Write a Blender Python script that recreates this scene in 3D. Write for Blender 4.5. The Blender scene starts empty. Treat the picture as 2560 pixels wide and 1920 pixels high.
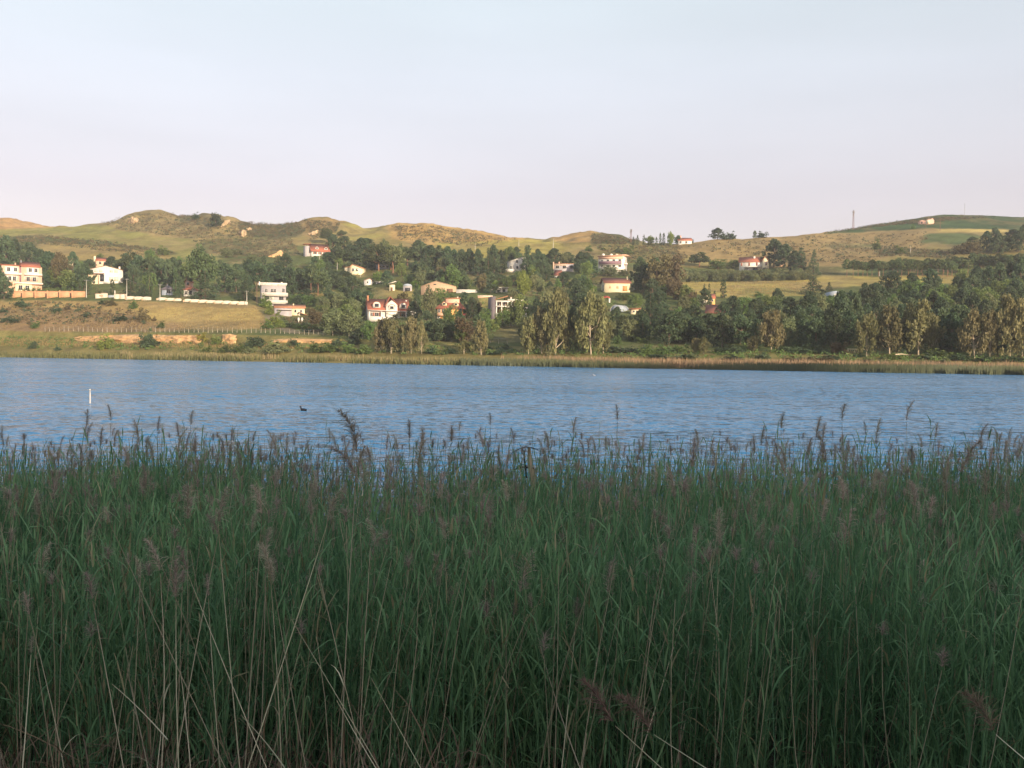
import bpy, math, random
import numpy as np
from mathutils import Vector, Matrix

# ---------------------------------------------------------------- camera, sky, sun, exposure
SC = bpy.context.scene
COL = SC.collection
FPX = 2490.0                      # focal length in pixels of a 2560 px wide picture
EYE = 3.9
PITCH, ROLL = math.radians(-1.80), math.radians(0.60)
cam_data = bpy.data.cameras.new('camera')
cam_data.sensor_width = 36.0
cam_data.lens = 36.0 * FPX / 2560.0
cam_data.clip_start = 0.1
cam_data.clip_end = 12000.0
cam = bpy.data.objects.new('camera', cam_data)
COL.objects.link(cam)
CAM_R = Matrix.Rotation(math.radians(90) + PITCH, 3, 'X') @ Matrix.Rotation(ROLL, 3, 'Z')
cam.matrix_world = Matrix.Translation((0, 0, EYE)) @ CAM_R.to_4x4()
SC.camera = cam

SUN_EL, SUN_AZ = math.radians(13.0), math.radians(33.0)   # low evening sun behind the camera, to its right
SUN = Vector((math.sin(SUN_AZ) * math.cos(SUN_EL), -math.cos(SUN_AZ) * math.cos(SUN_EL), math.sin(SUN_EL)))
world = bpy.data.worlds.new('World')
SC.world = world
world.use_nodes = True
wn, wl = world.node_tree.nodes, world.node_tree.links
wn.clear()
sky = wn.new('ShaderNodeTexSky')
sky.sky_type = 'NISHITA'
sky.sun_disc = False
sky.sun_elevation = SUN_EL
sky.sun_rotation = math.atan2(SUN.x, SUN.y)
sky.altitude = 300
sky.air_density = 1.0
sky.dust_density = 1.0
sky.ozone_density = 1.0
bg = wn.new('ShaderNodeBackground')
bg.inputs['Strength'].default_value = 0.15
wo = wn.new('ShaderNodeOutputWorld')
# thin evening haze over the whole sky: a tint that depends only on the height above the horizon
tcw = wn.new('ShaderNodeTexCoord')
sep = wn.new('ShaderNodeSeparateXYZ')
wl.new(tcw.outputs['Generated'], sep.inputs[0])
ramp = wn.new('ShaderNodeValToRGB')
cr_ = ramp.color_ramp
HAZE_TINT = [(0.0, (0.67, 0.46, 0.45)), (0.15, (0.71, 0.48, 0.475)), (0.26, (1.08, 0.775, 0.665)), (0.34, (1.28, 0.965, 0.74)), (1.0, (1.35, 1.08, 0.90))]
cr_.elements[0].position, cr_.elements[1].position = 0.0, 1.0
for pos_, _c in HAZE_TINT[1:-1]:
    cr_.elements.new(pos_)
for el_, (pos_, c_) in zip(cr_.elements, HAZE_TINT):
    el_.position = pos_
    el_.color = tuple(v / 2 for v in c_) + (1,)
wl.new(sep.outputs['Z'], ramp.inputs[0])
dbl = wn.new('ShaderNodeVectorMath'); dbl.operation = 'SCALE'; dbl.inputs['Scale'].default_value = 2.0
wl.new(ramp.outputs[0], dbl.inputs[0])
mul = wn.new('ShaderNodeVectorMath'); mul.operation = 'MULTIPLY'
wl.new(sky.outputs[0], mul.inputs[0]); wl.new(dbl.outputs[0], mul.inputs[1])
# faint uneven high haze
cmap = wn.new('ShaderNodeMapping'); cmap.inputs['Scale'].default_value = (1.6, 1.6, 9.0)
wl.new(tcw.outputs['Generated'], cmap.inputs['Vector'])
cno = wn.new('ShaderNodeTexNoise'); cno.inputs['Scale'].default_value = 1.8; cno.inputs['Detail'].default_value = 5.0
wl.new(cmap.outputs[0], cno.inputs['Vector'])
cmr = wn.new('ShaderNodeMapRange')
cmr.inputs[1].default_value, cmr.inputs[2].default_value, cmr.inputs[3].default_value, cmr.inputs[4].default_value = 0.3, 0.7, 0.965, 1.035
wl.new(cno.outputs[0], cmr.inputs[0])
csc = wn.new('ShaderNodeVectorMath'); csc.operation = 'SCALE'
# even veil of thin haze, the same in every direction
veil = wn.new('ShaderNodeValToRGB')
VEIL = [(0.0, (2.30, 2.16, 2.30)), (0.15, (2.40, 2.29, 2.42)), (0.26, (2.37, 2.48, 2.69)), (0.34, (2.18, 2.40, 2.63)), (1.0, (1.95, 2.25, 2.60))]
for pos_, _c in VEIL[1:-1]:
    veil.color_ramp.elements.new(pos_)
for el_, (pos_, c_) in zip(veil.color_ramp.elements, VEIL):
    el_.position = pos_
    el_.color = tuple(v / 3 for v in c_) + (1,)
wl.new(sep.outputs['Z'], veil.inputs[0])
tri = wn.new('ShaderNodeVectorMath'); tri.operation = 'SCALE'; tri.inputs['Scale'].default_value = 3.0
wl.new(veil.outputs[0], tri.inputs[0])
vmx = wn.new('ShaderNodeMix'); vmx.data_type = 'RGBA'; vmx.inputs[0].default_value = 0.55
wl.new(mul.outputs[0], vmx.inputs[6]); wl.new(tri.outputs[0], vmx.inputs[7])
wl.new(vmx.outputs[2], csc.inputs[0]); wl.new(cmr.outputs[0], csc.inputs['Scale'])
wl.new(csc.outputs[0], bg.inputs[0])
wl.new(bg.outputs[0], wo.inputs[0])

sun_data = bpy.data.lights.new('sun', 'SUN')
sun_data.energy = 3.9
sun_data.angle = math.radians(0.5)
sun_data.color = (1.0, 0.83, 0.60)
sun_ob = bpy.data.objects.new('sun', sun_data)
sun_ob.rotation_mode = 'QUATERNION'
sun_ob.rotation_quaternion = SUN.to_track_quat('Z', 'Y')
sun_ob.location = SUN * 500
COL.objects.link(sun_ob)
SC.view_settings.view_transform = 'Standard'
SC.view_settings.look = 'None'
SC.view_settings.exposure = 1.15
SC.view_settings.gamma = 1.0
SC.view_settings.use_curve_mapping = False
SC.render.engine = 'CYCLES'
SC.cycles.max_bounces = 6
SC.cycles.diffuse_bounces = 3
SC.cycles.transparent_max_bounces = 6

rng = np.random.default_rng(11)
random.seed(11)

# ---------------------------------------------------------------- picture geometry (used to survey the place)
R3 = np.array(CAM_R)
def ray(px, py):
    d = R3 @ np.array([(px - 1280) / FPX, -(py - 960) / FPX, -1.0])
    return d / d[1]
def at(px, py, Y):                # the point seen at that pixel, Y metres ahead
    d = ray(px, py) * Y
    return np.array([d[0], d[1], d[2] + EYE])
def project(P):
    P = np.asarray(P, float)
    c = (P - np.array([0, 0, EYE])) @ R3
    return 1280 - FPX * c[..., 0] / c[..., 2], 960 + FPX * c[..., 1] / c[..., 2]
def z_for(t, Y, py):              # height that makes the ground at (tY, Y) appear on picture row py
    a = (py - 960) / FPX
    r1, r2 = R3[:, 1], R3[:, 2]
    # a*(-(r2.v)) + r1.v = 0, v=(tY,Y,dz)
    num = (r1[0] - a * r2[0]) * t * Y + (r1[1] - a * r2[1]) * Y
    return EYE - num / (r1[2] - a * r2[2])

# ---------------------------------------------------------------- noise
def _hash(ix, iy, seed):
    h = (ix.astype(np.int64) * 374761393 + iy.astype(np.int64) * 668265263 + seed * 974711) & 0x7fffffff
    h = ((h ^ (h >> 13)) * 1274126177) & 0x7fffffff
    return ((h ^ (h >> 16)) & 0xffff) / 65535.0
def vnoise(x, y, seed=0):
    x, y = np.asarray(x, float), np.asarray(y, float)
    ix, iy = np.floor(x), np.floor(y)
    fx, fy = x - ix, y - iy
    fx, fy = fx * fx * (3 - 2 * fx), fy * fy * (3 - 2 * fy)
    a, b = _hash(ix, iy, seed), _hash(ix + 1, iy, seed)
    c, d = _hash(ix, iy + 1, seed), _hash(ix + 1, iy + 1, seed)
    return (a * (1 - fx) + b * fx) * (1 - fy) + (c * (1 - fx) + d * fx) * fy
def fbm(x, y, seed=0, octv=4):
    s, a, tot = 0, 0.5, 0
    for k in range(octv):
        s = s + a * vnoise(x * 2 ** k, y * 2 ** k, seed + k)
        tot += a
        a *= 0.5
    return s / tot - 0.5

# ---------------------------------------------------------------- mesh helpers
def np_mesh(name, V, F, tint=None, color=None, smooth=False):
    """F: (n,3) or (n,4) int array, or a list of such arrays"""
    V = np.ascontiguousarray(V, dtype=np.float32)
    if isinstance(F, np.ndarray):
        F = [F]
    F = [np.asarray(f, dtype=np.int32) for f in F if len(f)]
    me = bpy.data.meshes.new(name)
    me.vertices.add(len(V))
    me.vertices.foreach_set('co', V.ravel())
    loops = np.concatenate([f.ravel() for f in F])
    sizes = np.concatenate([np.full(len(f), f.shape[1], np.int32) for f in F])
    starts = np.concatenate([[0], np.cumsum(sizes)[:-1]]).astype(np.int32)
    me.loops.add(len(loops))
    me.loops.foreach_set('vertex_index', loops)
    me.polygons.add(len(sizes))
    me.polygons.foreach_set('loop_start', starts)
    me.polygons.foreach_set('loop_total', sizes)
    if smooth:
        me.polygons.foreach_set('use_smooth', np.ones(len(sizes), bool))
    if tint is not None:
        at_ = me.attributes.new('tint', 'FLOAT', 'POINT')
        at_.data.foreach_set('value', np.ascontiguousarray(tint, dtype=np.float32))
    if color is not None:
        ca = me.attributes.new('albedo', 'FLOAT_COLOR', 'POINT')
        c4 = np.ones((len(V), 4), np.float32)
        c4[:, :3] = color
        ca.data.foreach_set('color', c4.ravel())
    me.update(calc_edges=True)
    me.validate()
    return me
class MB:
    """collects shapes for one mesh"""
    def __init__(self):
        self.v, self.q, self.t, self.tint, self.n = [], [], [], [], 0
    def add(self, V, quads=None, tris=None, tint=0.5):
        V = np.asarray(V, float).reshape(-1, 3)
        self.v.append(V)
        if quads is not None and len(quads):
            self.q.append(np.asarray(quads) + self.n)
        if tris is not None and len(tris):
            self.t.append(np.asarray(tris) + self.n)
        self.tint.append(np.broadcast_to(np.asarray(tint, float), (len(V),)).copy())
        self.n += len(V)
        return self
    def box(self, x0, x1, y0, y1, z0, z1, tint=0.5):
        V = [(x, y, z) for z in (z0, z1) for y in (y0, y1) for x in (x0, x1)]
        return self.add(V, [(0, 2, 3, 1), (4, 5, 7, 6), (0, 1, 5, 4), (2, 6, 7, 3), (0, 4, 6, 2), (1, 3, 7, 5)], tint=tint)
    def prism(self, poly, axis, a0, a1, tint=0.5):
        """poly of (u,v) extruded along axis 'x' (u=y,v=z) or 'y' (u=x,v=z)"""
        n = len(poly)
        V = []
        for a in (a0, a1):
            for (u, v) in poly:
                V.append((a, u, v) if axis == 'x' else (u, a, v))
        V = np.array(V)
        qs = [(i, (i + 1) % n, n + (i + 1) % n, n + i) for i in range(n)]
        ts = [(0, i + 1, i) for i in range(1, n - 1)] + [(n, n + i, n + i + 1) for i in range(1, n - 1)]
        return self.add(V, qs, ts, tint)
    def tube(self, pts, radii, sides=6, tint=0.5):
        pts = np.asarray(pts, float)
        n = len(pts)
        radii = np.broadcast_to(np.asarray(radii, float), (n,))
        d = np.gradient(pts, axis=0)
        d /= np.linalg.norm(d, axis=1)[:, None] + 1e-9
        ref = np.array([0.0, 0, 1]) if abs(d[:, 2]).mean() < 0.9 else np.array([1.0, 0, 0])
        u = np.cross(d, ref)
        u /= np.linalg.norm(u, axis=1)[:, None] + 1e-9
        w = np.cross(d, u)
        ang = np.arange(sides) * 2 * math.pi / sides
        V = (pts[:, None, :] + radii[:, None, None] * (np.cos(ang)[None, :, None] * u[:, None, :] + np.sin(ang)[None, :, None] * w[:, None, :])).reshape(-1, 3)
        q = []
        for i in range(n - 1):
            for j in range(sides):
                k = (j + 1) % sides
                q.append((i * sides + j, i * sides + k, (i + 1) * sides + k, (i + 1) * sides + j))
        ts = [(0, j, j + 1) for j in range(1, sides - 1)] + [((n - 1) * sides, (n - 1) * sides + j + 1, (n - 1) * sides + j) for j in range(1, sides - 1)]
        return self.add(V, q, ts, tint)
    def mesh(self, name, smooth=False):
        F = []
        if self.q: F.append(np.concatenate(self.q))
        if self.t: F.append(np.concatenate(self.t))
        return np_mesh(name, np.concatenate(self.v), F, tint=np.concatenate(self.tint), smooth=smooth)
def link(name, mesh, mat=None, parent=None):
    o = bpy.data.objects.new(name, mesh)
    COL.objects.link(o)
    if mat is not None and mesh is not None and not mesh.materials:
        mesh.materials.append(mat)
    if parent is not None:
        o.parent = parent
    return o
def tag(o, label=None, cat=None, group=None, kind=None):
    if label: o['label'] = label
    if cat: o['category'] = cat
    if group: o['group'] = group
    if kind: o['kind'] = kind
    return o
def empty(name, loc=(0, 0, 0), rz=0.0):
    o = bpy.data.objects.new(name, None)
    o.empty_display_size = 0.3
    o.location = loc
    o.rotation_euler = (0, 0, rz)
    COL.objects.link(o)
    return o

# ---------------------------------------------------------------- materials
def new_mat(name):
    m = bpy.data.materials.new(name)
    m.use_nodes = True
    nt = m.node_tree
    nt.nodes.clear()
    out = nt.nodes.new('ShaderNodeOutputMaterial')
    return m, nt, out
def node(nt, typ, **kw):
    n = nt.nodes.new(typ)
    for k, v in kw.items():
        setattr(n, k, v)
    return n
def mixc(nt, fac, a, b, blend='MIX'):
    n = nt.nodes.new('ShaderNodeMix')
    n.data_type = 'RGBA'
    n.blend_type = blend
    for sock, val in ((n.inputs[0], fac), (n.inputs[6], a), (n.inputs[7], b)):
        if isinstance(val, (int, float)):
            sock.default_value = val
        elif isinstance(val, tuple):
            sock.default_value = val + (1,) if len(val) == 3 else val
        else:
            nt.links.new(val, sock)
    return n.outputs[2]
def math_(nt, op, a, b=0.0, clamp=False):
    n = nt.nodes.new('ShaderNodeMath')
    n.operation = op
    n.use_clamp = clamp
    for s, v in ((n.inputs[0], a), (n.inputs[1], b)):
        if isinstance(v, (int, float)): s.default_value = v
        else: nt.links.new(v, s)
    return n.outputs[0]
def noise_tex(nt, scale, detail=3.0, rough=0.55, coord='Object', scl=None):
    tc = nt.nodes.new('ShaderNodeTexCoord')
    v = tc.outputs[coord]
    if scl is not None:
        mp = nt.nodes.new('ShaderNodeMapping')
        mp.inputs['Scale'].default_value = scl
        nt.links.new(v, mp.inputs['Vector'])
        v = mp.outputs[0]
    n = nt.nodes.new('ShaderNodeTexNoise')
    n.inputs['Scale'].default_value = scale
    n.inputs['Detail'].default_value = detail
    n.inputs['Roughness'].default_value = rough
    nt.links.new(v, n.inputs['Vector'])
    return n
def plain(name, col, rough=0.8, var=0.18, scale=0.8, col2=None, spec=0.3, metallic=0.0, bump=0.0, bscale=8.0):
    """procedural surface: base colour broken by two scales of noise and weather streaks"""
    m, nt, out = new_mat(name)
    p = nt.nodes.new('ShaderNodeBsdfPrincipled')
    p.inputs['Roughness'].default_value = rough
    p.inputs['Specular IOR Level'].default_value = spec
    p.inputs['Metallic'].default_value = metallic
    n1 = noise_tex(nt, scale)
    n2 = noise_tex(nt, scale * 6, 2)
    f = math_(nt, 'ADD', math_(nt, 'MULTIPLY', n1.outputs[0], 0.65), math_(nt, 'MULTIPLY', n2.outputs[0], 0.35))
    lo = tuple(c * (1 - var * 1.6) for c in col) if col2 is None else col2
    hi = tuple(min(1, c * (1 + var)) for c in col)
    fr = nt.nodes.new('ShaderNodeMapRange')
    fr.inputs[1].default_value, fr.inputs[2].default_value = 0.32, 0.68
    nt.links.new(f, fr.inputs[0])
    c = mixc(nt, fr.outputs[0], lo, hi)
    nt.links.new(c, p.inputs['Base Color'])
    if bump:
        b = nt.nodes.new('ShaderNodeBump')
        b.inputs['Strength'].default_value = bump
        b.inputs['Distance'].default_value = 0.05
        nb = noise_tex(nt, bscale, 4)
        nt.links.new(nb.outputs[0], b.inputs['Height'])
        nt.links.new(b.outputs[0], p.inputs['Normal'])
    nt.links.new(p.outputs[0], out.inputs[0])
    return m
def foliage(name, dark, light, trans=0.25, objvar=0.35, hue=None):
    """leaf surface: tint attribute picks between two greens, each plant differs a little; some light passes through"""
    m, nt, out = new_mat(name)
    a = node(nt, 'ShaderNodeAttribute', attribute_name='tint')
    c = mixc(nt, a.outputs['Fac'], dark, light)
    oi = nt.nodes.new('ShaderNodeObjectInfo')
    v = math_(nt, 'ADD', math_(nt, 'MULTIPLY', oi.outputs['Random'], objvar * 2), 1 - objvar)
    hsv = nt.nodes.new('ShaderNodeHueSaturation')
    nt.links.new(c, hsv.inputs['Color'])
    nt.links.new(v, hsv.inputs['Value'])
    h2 = math_(nt, 'FRACT', math_(nt, 'MULTIPLY', oi.outputs['Random'], 7.31))
    nt.links.new(math_(nt, 'ADD', math_(nt, 'MULTIPLY', h2, 0.05), 0.475), hsv.inputs['Hue'])
    d = nt.nodes.new('ShaderNodeBsdfPrincipled')
    d.inputs['Roughness'].default_value = 0.6
    d.inputs['Specular IOR Level'].default_value = 0.25
    nt.links.new(hsv.outputs[0], d.inputs['Base Color'])
    t = nt.nodes.new('ShaderNodeBsdfTranslucent')
    nt.links.new(hsv.outputs[0], t.inputs[0])
    mx = nt.nodes.new('ShaderNodeMixShader')
    mx.inputs[0].default_value = trans
    nt.links.new(d.outputs[0], mx.inputs[1])
    nt.links.new(t.outputs[0], mx.inputs[2])
    nt.links.new(mx.outputs[0], out.inputs[0])
    return m
M = {}
M['white'] = plain('white_plaster', (0.66, 0.62, 0.56), var=0.10)
M['cream'] = plain('cream_plaster', (0.72, 0.62, 0.42), var=0.08)
M['yellow'] = plain('yellow_plaster', (0.66, 0.56, 0.37), var=0.08)
M['pink'] = plain('pink_plaster', (0.60, 0.36, 0.27), var=0.10)
M['salmon'] = plain('salmon_plaster', (0.68, 0.42, 0.30), var=0.10)
M['orange'] = plain('orange_plaster', (0.62, 0.33, 0.12), var=0.10)
M['tan'] = plain('tan_block_wall', (0.46, 0.31, 0.20), var=0.12)
M['brick'] = plain('orange_brick_wall', (0.50, 0.26, 0.14), var=0.14)
M['grey'] = plain('grey_render', (0.36, 0.33, 0.34), var=0.10)
M['concrete'] = plain('pale_concrete', (0.52, 0.48, 0.43), var=0.10)
M['pole'] = plain('pole_concrete', (0.50, 0.47, 0.42), var=0.10)
M['dark'] = plain('dark_opening', (0.035, 0.035, 0.04), var=0.2, rough=0.5)
M['glass'] = plain('window_glass', (0.03, 0.035, 0.045), rough=0.08, spec=0.6, var=0.2)
M['wood'] = plain('brown_wood', (0.16, 0.085, 0.05), var=0.2)
M['doorwood'] = plain('orange_door_wood', (0.55, 0.25, 0.09), var=0.12)
M['shutter'] = plain('red_brown_shutter', (0.26, 0.075, 0.045), var=0.15)
M['metal'] = plain('grey_metal', (0.30, 0.30, 0.31), rough=0.5, metallic=0.4, var=0.1)
M['rust'] = plain('rusty_metal', (0.20, 0.10, 0.07), rough=0.8, var=0.25)
M['slate'] = plain('grey_roof', (0.13, 0.11, 0.12), var=0.15)
M['bluegrey'] = plain('blue_grey_sheet', (0.30, 0.34, 0.40), var=0.1)
M['awning'] = plain('dark_red_cloth', (0.50, 0.06, 0.06), var=0.1)
M['black'] = plain('black_feather', (0.015, 0.015, 0.02), rough=0.6)
M['birdwhite'] = plain('white_feather', (0.42, 0.41, 0.42), rough=0.7)
M['purple'] = plain('shade_toned_rail_and_gap', (0.22, 0.13, 0.16), var=0.1)  # purple with shade put into the colour, for railings and one gap
def roof_mat(name, col):
    m, nt, out = new_mat(name)
    p = nt.nodes.new('ShaderNodeBsdfPrincipled')
    p.inputs['Roughness'].default_value = 0.85
    n1 = noise_tex(nt, 0.7, 4)
    n2 = noise_tex(nt, 5.0, 2)
    c = mixc(nt, n1.outputs[0], tuple(x * 0.62 for x in col), tuple(min(1, x * 1.25) for x in col))
    c = mixc(nt, math_(nt, 'MULTIPLY', n2.outputs[0], 0.5), c, (0.20, 0.12, 0.08))
    nt.links.new(c, p.inputs['Base Color'])
    w = node(nt, 'ShaderNodeTexWave', wave_type='BANDS', bands_direction='X')
    tc = nt.nodes.new('ShaderNodeTexCoord')
    nt.links.new(tc.outputs['Object'], w.inputs['Vector'])
    w.inputs['Scale'].default_value = 1.3
    b = nt.nodes.new('ShaderNodeBump')
    b.inputs['Distance'].default_value = 0.06
    nt.links.new(w.outputs['Fac'], b.inputs['Height'])
    nt.links.new(b.outputs[0], p.inputs['Normal'])
    nt.links.new(p.outputs[0], out.inputs[0])
    return m
M['roof_red'] = roof_mat('red_roof_tiles', (0.46, 0.13, 0.075))
M['roof_dark'] = roof_mat('dark_red_roof_tiles', (0.28, 0.085, 0.06))
M['roof_orange'] = roof_mat('orange_roof_tiles', (0.55, 0.24, 0.12))
M['roof_brown'] = roof_mat('brown_roof_tiles', (0.30, 0.15, 0.09))

M['bark'] = plain('brown_bark', (0.13, 0.09, 0.065), var=0.3, scale=2)
M['bark_red'] = plain('red_pine_bark', (0.24, 0.12, 0.075), var=0.3, scale=2)
M['bark_pale'] = plain('pale_eucalyptus_bark', (0.46, 0.37, 0.27), var=0.22, scale=1.5)

# ---------------------------------------------------------------- far shore terrain
def cur(*pts):
    xs, ys = zip(*pts)
    return lambda px: np.interp(px, xs, ys)
def horizon_y(px):
    return 869 + 0.0105 * np.asarray(px)
def shore_y(px):
    px = np.asarray(px, float)
    return 893 + 0.0172 * px
SKYLINE = cur((-1700, 600), (-900, 570), (-400, 545), (-100, 545), (0, 547), (70, 553), (140, 565), (185, 566), (240, 560), (290, 553), (310, 546), (340, 535),
              (375, 528), (400, 526), (425, 533), (450, 539), (480, 535), (505, 530), (530, 531), (560, 543), (600, 552), (640, 557), (700, 560), (740, 555),
              (765, 549), (800, 547), (830, 548), (855, 556), (880, 564), (905, 568), (940, 563), (1000, 561), (1050, 561), (1080, 565), (1130, 572), (1170, 574),
              (1190, 576), (1230, 588), (1270, 594), (1340, 597), (1390, 592), (1440, 584), (1480, 580), (1500, 580), (1540, 588), (1570, 598), (1620, 606),
              (1700, 608), (1780, 597), (1850, 596), (1900, 592), (1980, 589), (2010, 585), (2060, 581), (2110, 575), (2160, 566), (2220, 556), (2280, 549),
              (2320, 543), (2350, 541), (2440, 541), (2560, 542), (2700, 545), (3200, 570), (4300, 640))
CTRL = [  # (depth along the view, picture row) of contour lines from the shore to the ridge
    (None, shore_y),
    (lambda px: D0(px) + 16, lambda px: shore_y(px) - 9),
    (lambda px: D0(px) + 34, cur((-1700, 860), (0, 868), (640, 872), (1280, 884), (2000, 894), (2560, 903), (4300, 930))),
    (lambda px: D0(px) + 44, cur((-1700, 840), (0, 845), (150, 850), (640, 853), (900, 862), (1280, 874), (2000, 886), (2560, 896), (4300, 920))),
    (lambda px: D0(px) + 50, cur((-1700, 818), (0, 825), (150, 829), (500, 834), (700, 838), (900, 848), (1280, 866), (2000, 880), (2560, 890), (4300, 910))),
    (cur((-1700, 700), (0, 520), (640, 480), (1280, 410), (2000, 350), (2560, 310), (4300, 260)), cur((-1700, 740), (0, 742), (280, 746), (620, 763), (720, 792), (900, 806), (1280, 812), (1600, 826), (2000, 838), (2560, 850), (4300, 880))),
    (cur((-1700, 780), (0, 600), (640, 560), (1280, 500), (2000, 440), (2560, 400), (4300, 340)), cur((-1700, 700), (0, 700), (400, 704), (800, 730), (1000, 738), (1300, 736), (1600, 760), (2000, 775), (2200, 785), (2560, 800), (4300, 850))),
    (cur((-1700, 850), (0, 690), (640, 640), (1280, 590), (2000, 520), (2560, 490), (4300, 420)), cur((-1700, 660), (0, 655), (400, 655), (800, 668), (1200, 690), (1600, 712), (1700, 724), (2030, 736), (2250, 715), (2560, 730), (4300, 800))),
    (cur((-1700, 920), (0, 760), (640, 700), (1280, 660), (2000, 600), (2560, 580), (4300, 520)), cur((-1700, 620), (0, 610), (250, 618), (450, 640), (800, 636), (1200, 652), (1400, 658), (1600, 680), (1700, 703), (2030, 700), (2250, 690), (2400, 688), (2560, 680), (4300, 760))),
    (cur((-1700, 980), (0, 830), (640, 770), (1280, 730), (2000, 690), (2560, 680), (4300, 640)), cur((-1700, 600), (0, 585), (250, 585), (450, 605), (800, 600), (1000, 608), (1300, 622), (1600, 640), (1850, 655), (2100, 640), (2350, 625), (2560, 610), (4300, 720))),
    (cur((-1700, 1100), (0, 980), (640, 880), (1280, 880), (1500, 860), (1700, 780), (2000, 800), (2200, 900), (2560, 960), (4300, 900)), SKYLINE),
]
def D0(px):
    # depth where the water line is seen: solve the view ray for z = 0
    px = np.asarray(px, float)
    t = (px - 1280) / FPX
    a = (shore_y(px) - 960) / FPX
    r1, r2 = R3[:, 1], R3[:, 2]
    num = (r1[0] - a * r2[0]) * t + (r1[1] - a * r2[1])
    return EYE * (r1[2] - a * r2[2]) / num
CTRL[0] = (D0, shore_y)
COLPX = np.concatenate([np.arange(-1700, -120, 40), np.arange(-120, 2680, 6.0), np.arange(2680, 4301, 40)])
NC = len(COLPX)
T = (COLPX - 1280) / FPX
cd = np.array([c[0](COLPX) * np.ones(NC) for c in CTRL])           # depths
cy = np.array([c[1](COLPX) * np.ones(NC) for c in CTRL])
cz = z_for(T[None, :], cd, cy)
cz[0] = 0.0
rows_per = [6, 8, 8, 10, 40, 34, 34, 34, 34, 70]
YY, ZZ, SS = [cd[0] - 14], [np.full(NC, -1.6)], [np.full(NC, -0.5)]
for i, n in enumerate(rows_per):
    for k in range(n):
        f = k / n
        YY.append(cd[i] * (1 - f) + cd[i + 1] * f)
        ZZ.append(cz[i] * (1 - f) + cz[i + 1] * f)
        SS.append(np.full(NC, i + f))
YY.append(cd[-1]); ZZ.append(cz[-1]); SS.append(np.full(NC, 10.0))
for k, (dd, dz) in enumerate(((25, -2), (60, -8), (140, -22), (300, -40), (700, -60), (1600, -90))):
    YY.append(cd[-1] + dd); ZZ.append(cz[-1] + dz); SS.append(np.full(NC, 10.2 + 0.2 * k))
YY, ZZ, SS = np.array(YY), np.array(ZZ), np.array(SS)
XX = YY * T[None, :]
# smooth the slope breaks, keep the shore and the cut below the fence
Zs = ZZ.copy()
for _ in range(10):
    Zs[1:-1] = (Zs[:-2] + 2 * Zs[1:-1] + Zs[2:]) / 4
w = np.clip((SS - 4.1) / 0.5, 0, 1) * np.clip((10.0 - SS) / 0.12, 0, 1)
ZZ = ZZ * (1 - w) + Zs * w
amp = np.clip((SS - 5.15) / 1.2, 0, 1) * np.clip((10.6 - SS) / 0.5, 0, 1)
hill = np.clip((SS - 8.8) / 0.8, 0, 1) * np.clip((10.5 - SS) / 0.5, 0, 1)
gully = np.abs(fbm(XX / 55, YY / 75, 3, 3))
PXg, PYg = project(np.stack([XX, YY, ZZ], -1))
smoothland = np.clip((PXg - 1560) / 160, 0, 1)                   # the right-hand hill is gentler
ZZ = ZZ + amp * 2.4 * fbm(XX / 45, YY / 45, 7, 4)
ZZ = ZZ + hill * (1 - 0.75 * smoothland) * (12.0 * (gully - 0.10) + 6.0 * fbm(XX / 11, YY / 20, 21, 4)) * np.clip((10.2 - SS) / 0.3, 0, 1)
ZZ = ZZ + np.clip((SS - 0.8) / 0.8, 0, 1) * 0.5 * fbm(XX / 6, YY / 6, 31, 2)
def mound(px, py, depth, h, rx, ry):
    global ZZ
    p = at(px, py, depth)
    ZZ = ZZ + h * np.exp(-((XX - p[0]) / rx) ** 2 - ((YY - p[1]) / ry) ** 2)
mound(800, 560, 840, 2.5, 24, 50)
mound(640, 565, 820, -3.5, 26, 60)
mound(560, 560, 850, 5, 10, 40)
mound(1040, 575, 850, 1.5, 34, 50)
mound(920, 575, 850, -3, 14, 40)
mound(1500, 588, 800, 2, 20, 30)
mound(2350, 548, 930, 1.5, 60, 60)
PXg, PYg = project(np.stack([XX, YY, ZZ], -1))

def ground_z(X, Y):
    c = np.interp((X / Y) * FPX + 1280, COLPX, np.arange(NC))
    i = int(min(max(c, 0), NC - 2)); f = c - i
    return (1 - f) * np.interp(Y, YY[:, i], ZZ[:, i]) + f * np.interp(Y, YY[:, i + 1], ZZ[:, i + 1])
def ground_hit(px, py, min_s=0.0):
    """first ground point seen at that pixel"""
    i = int(np.clip(np.searchsorted(COLPX, px), 0, NC - 1))
    for _ in range(2):
        colpy = PYg[:, i]
        k0 = int(np.searchsorted(SS[:, i], min_s))
        ks = np.nonzero(colpy[k0:] <= py)[0]
        k = k0 + (int(ks[0]) if len(ks) else int(np.argmin(colpy[k0:])))
        i = int(np.clip(i + round((px - PXg[k, i]) / 6.0), 0, NC - 1))
    colpy = PYg[:, i]
    if k > 0 and colpy[k - 1] > py >= colpy[k]:
        f = (colpy[k - 1] - py) / (colpy[k - 1] - colpy[k] + 1e-9)
        Y = YY[k - 1, i] * (1 - f) + YY[k, i] * f
    else:
        Y = YY[k, i]
    d = ray(px, py)
    X = d[0] * Y
    return np.array([X, Y, ground_z(X, Y)])

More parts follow.
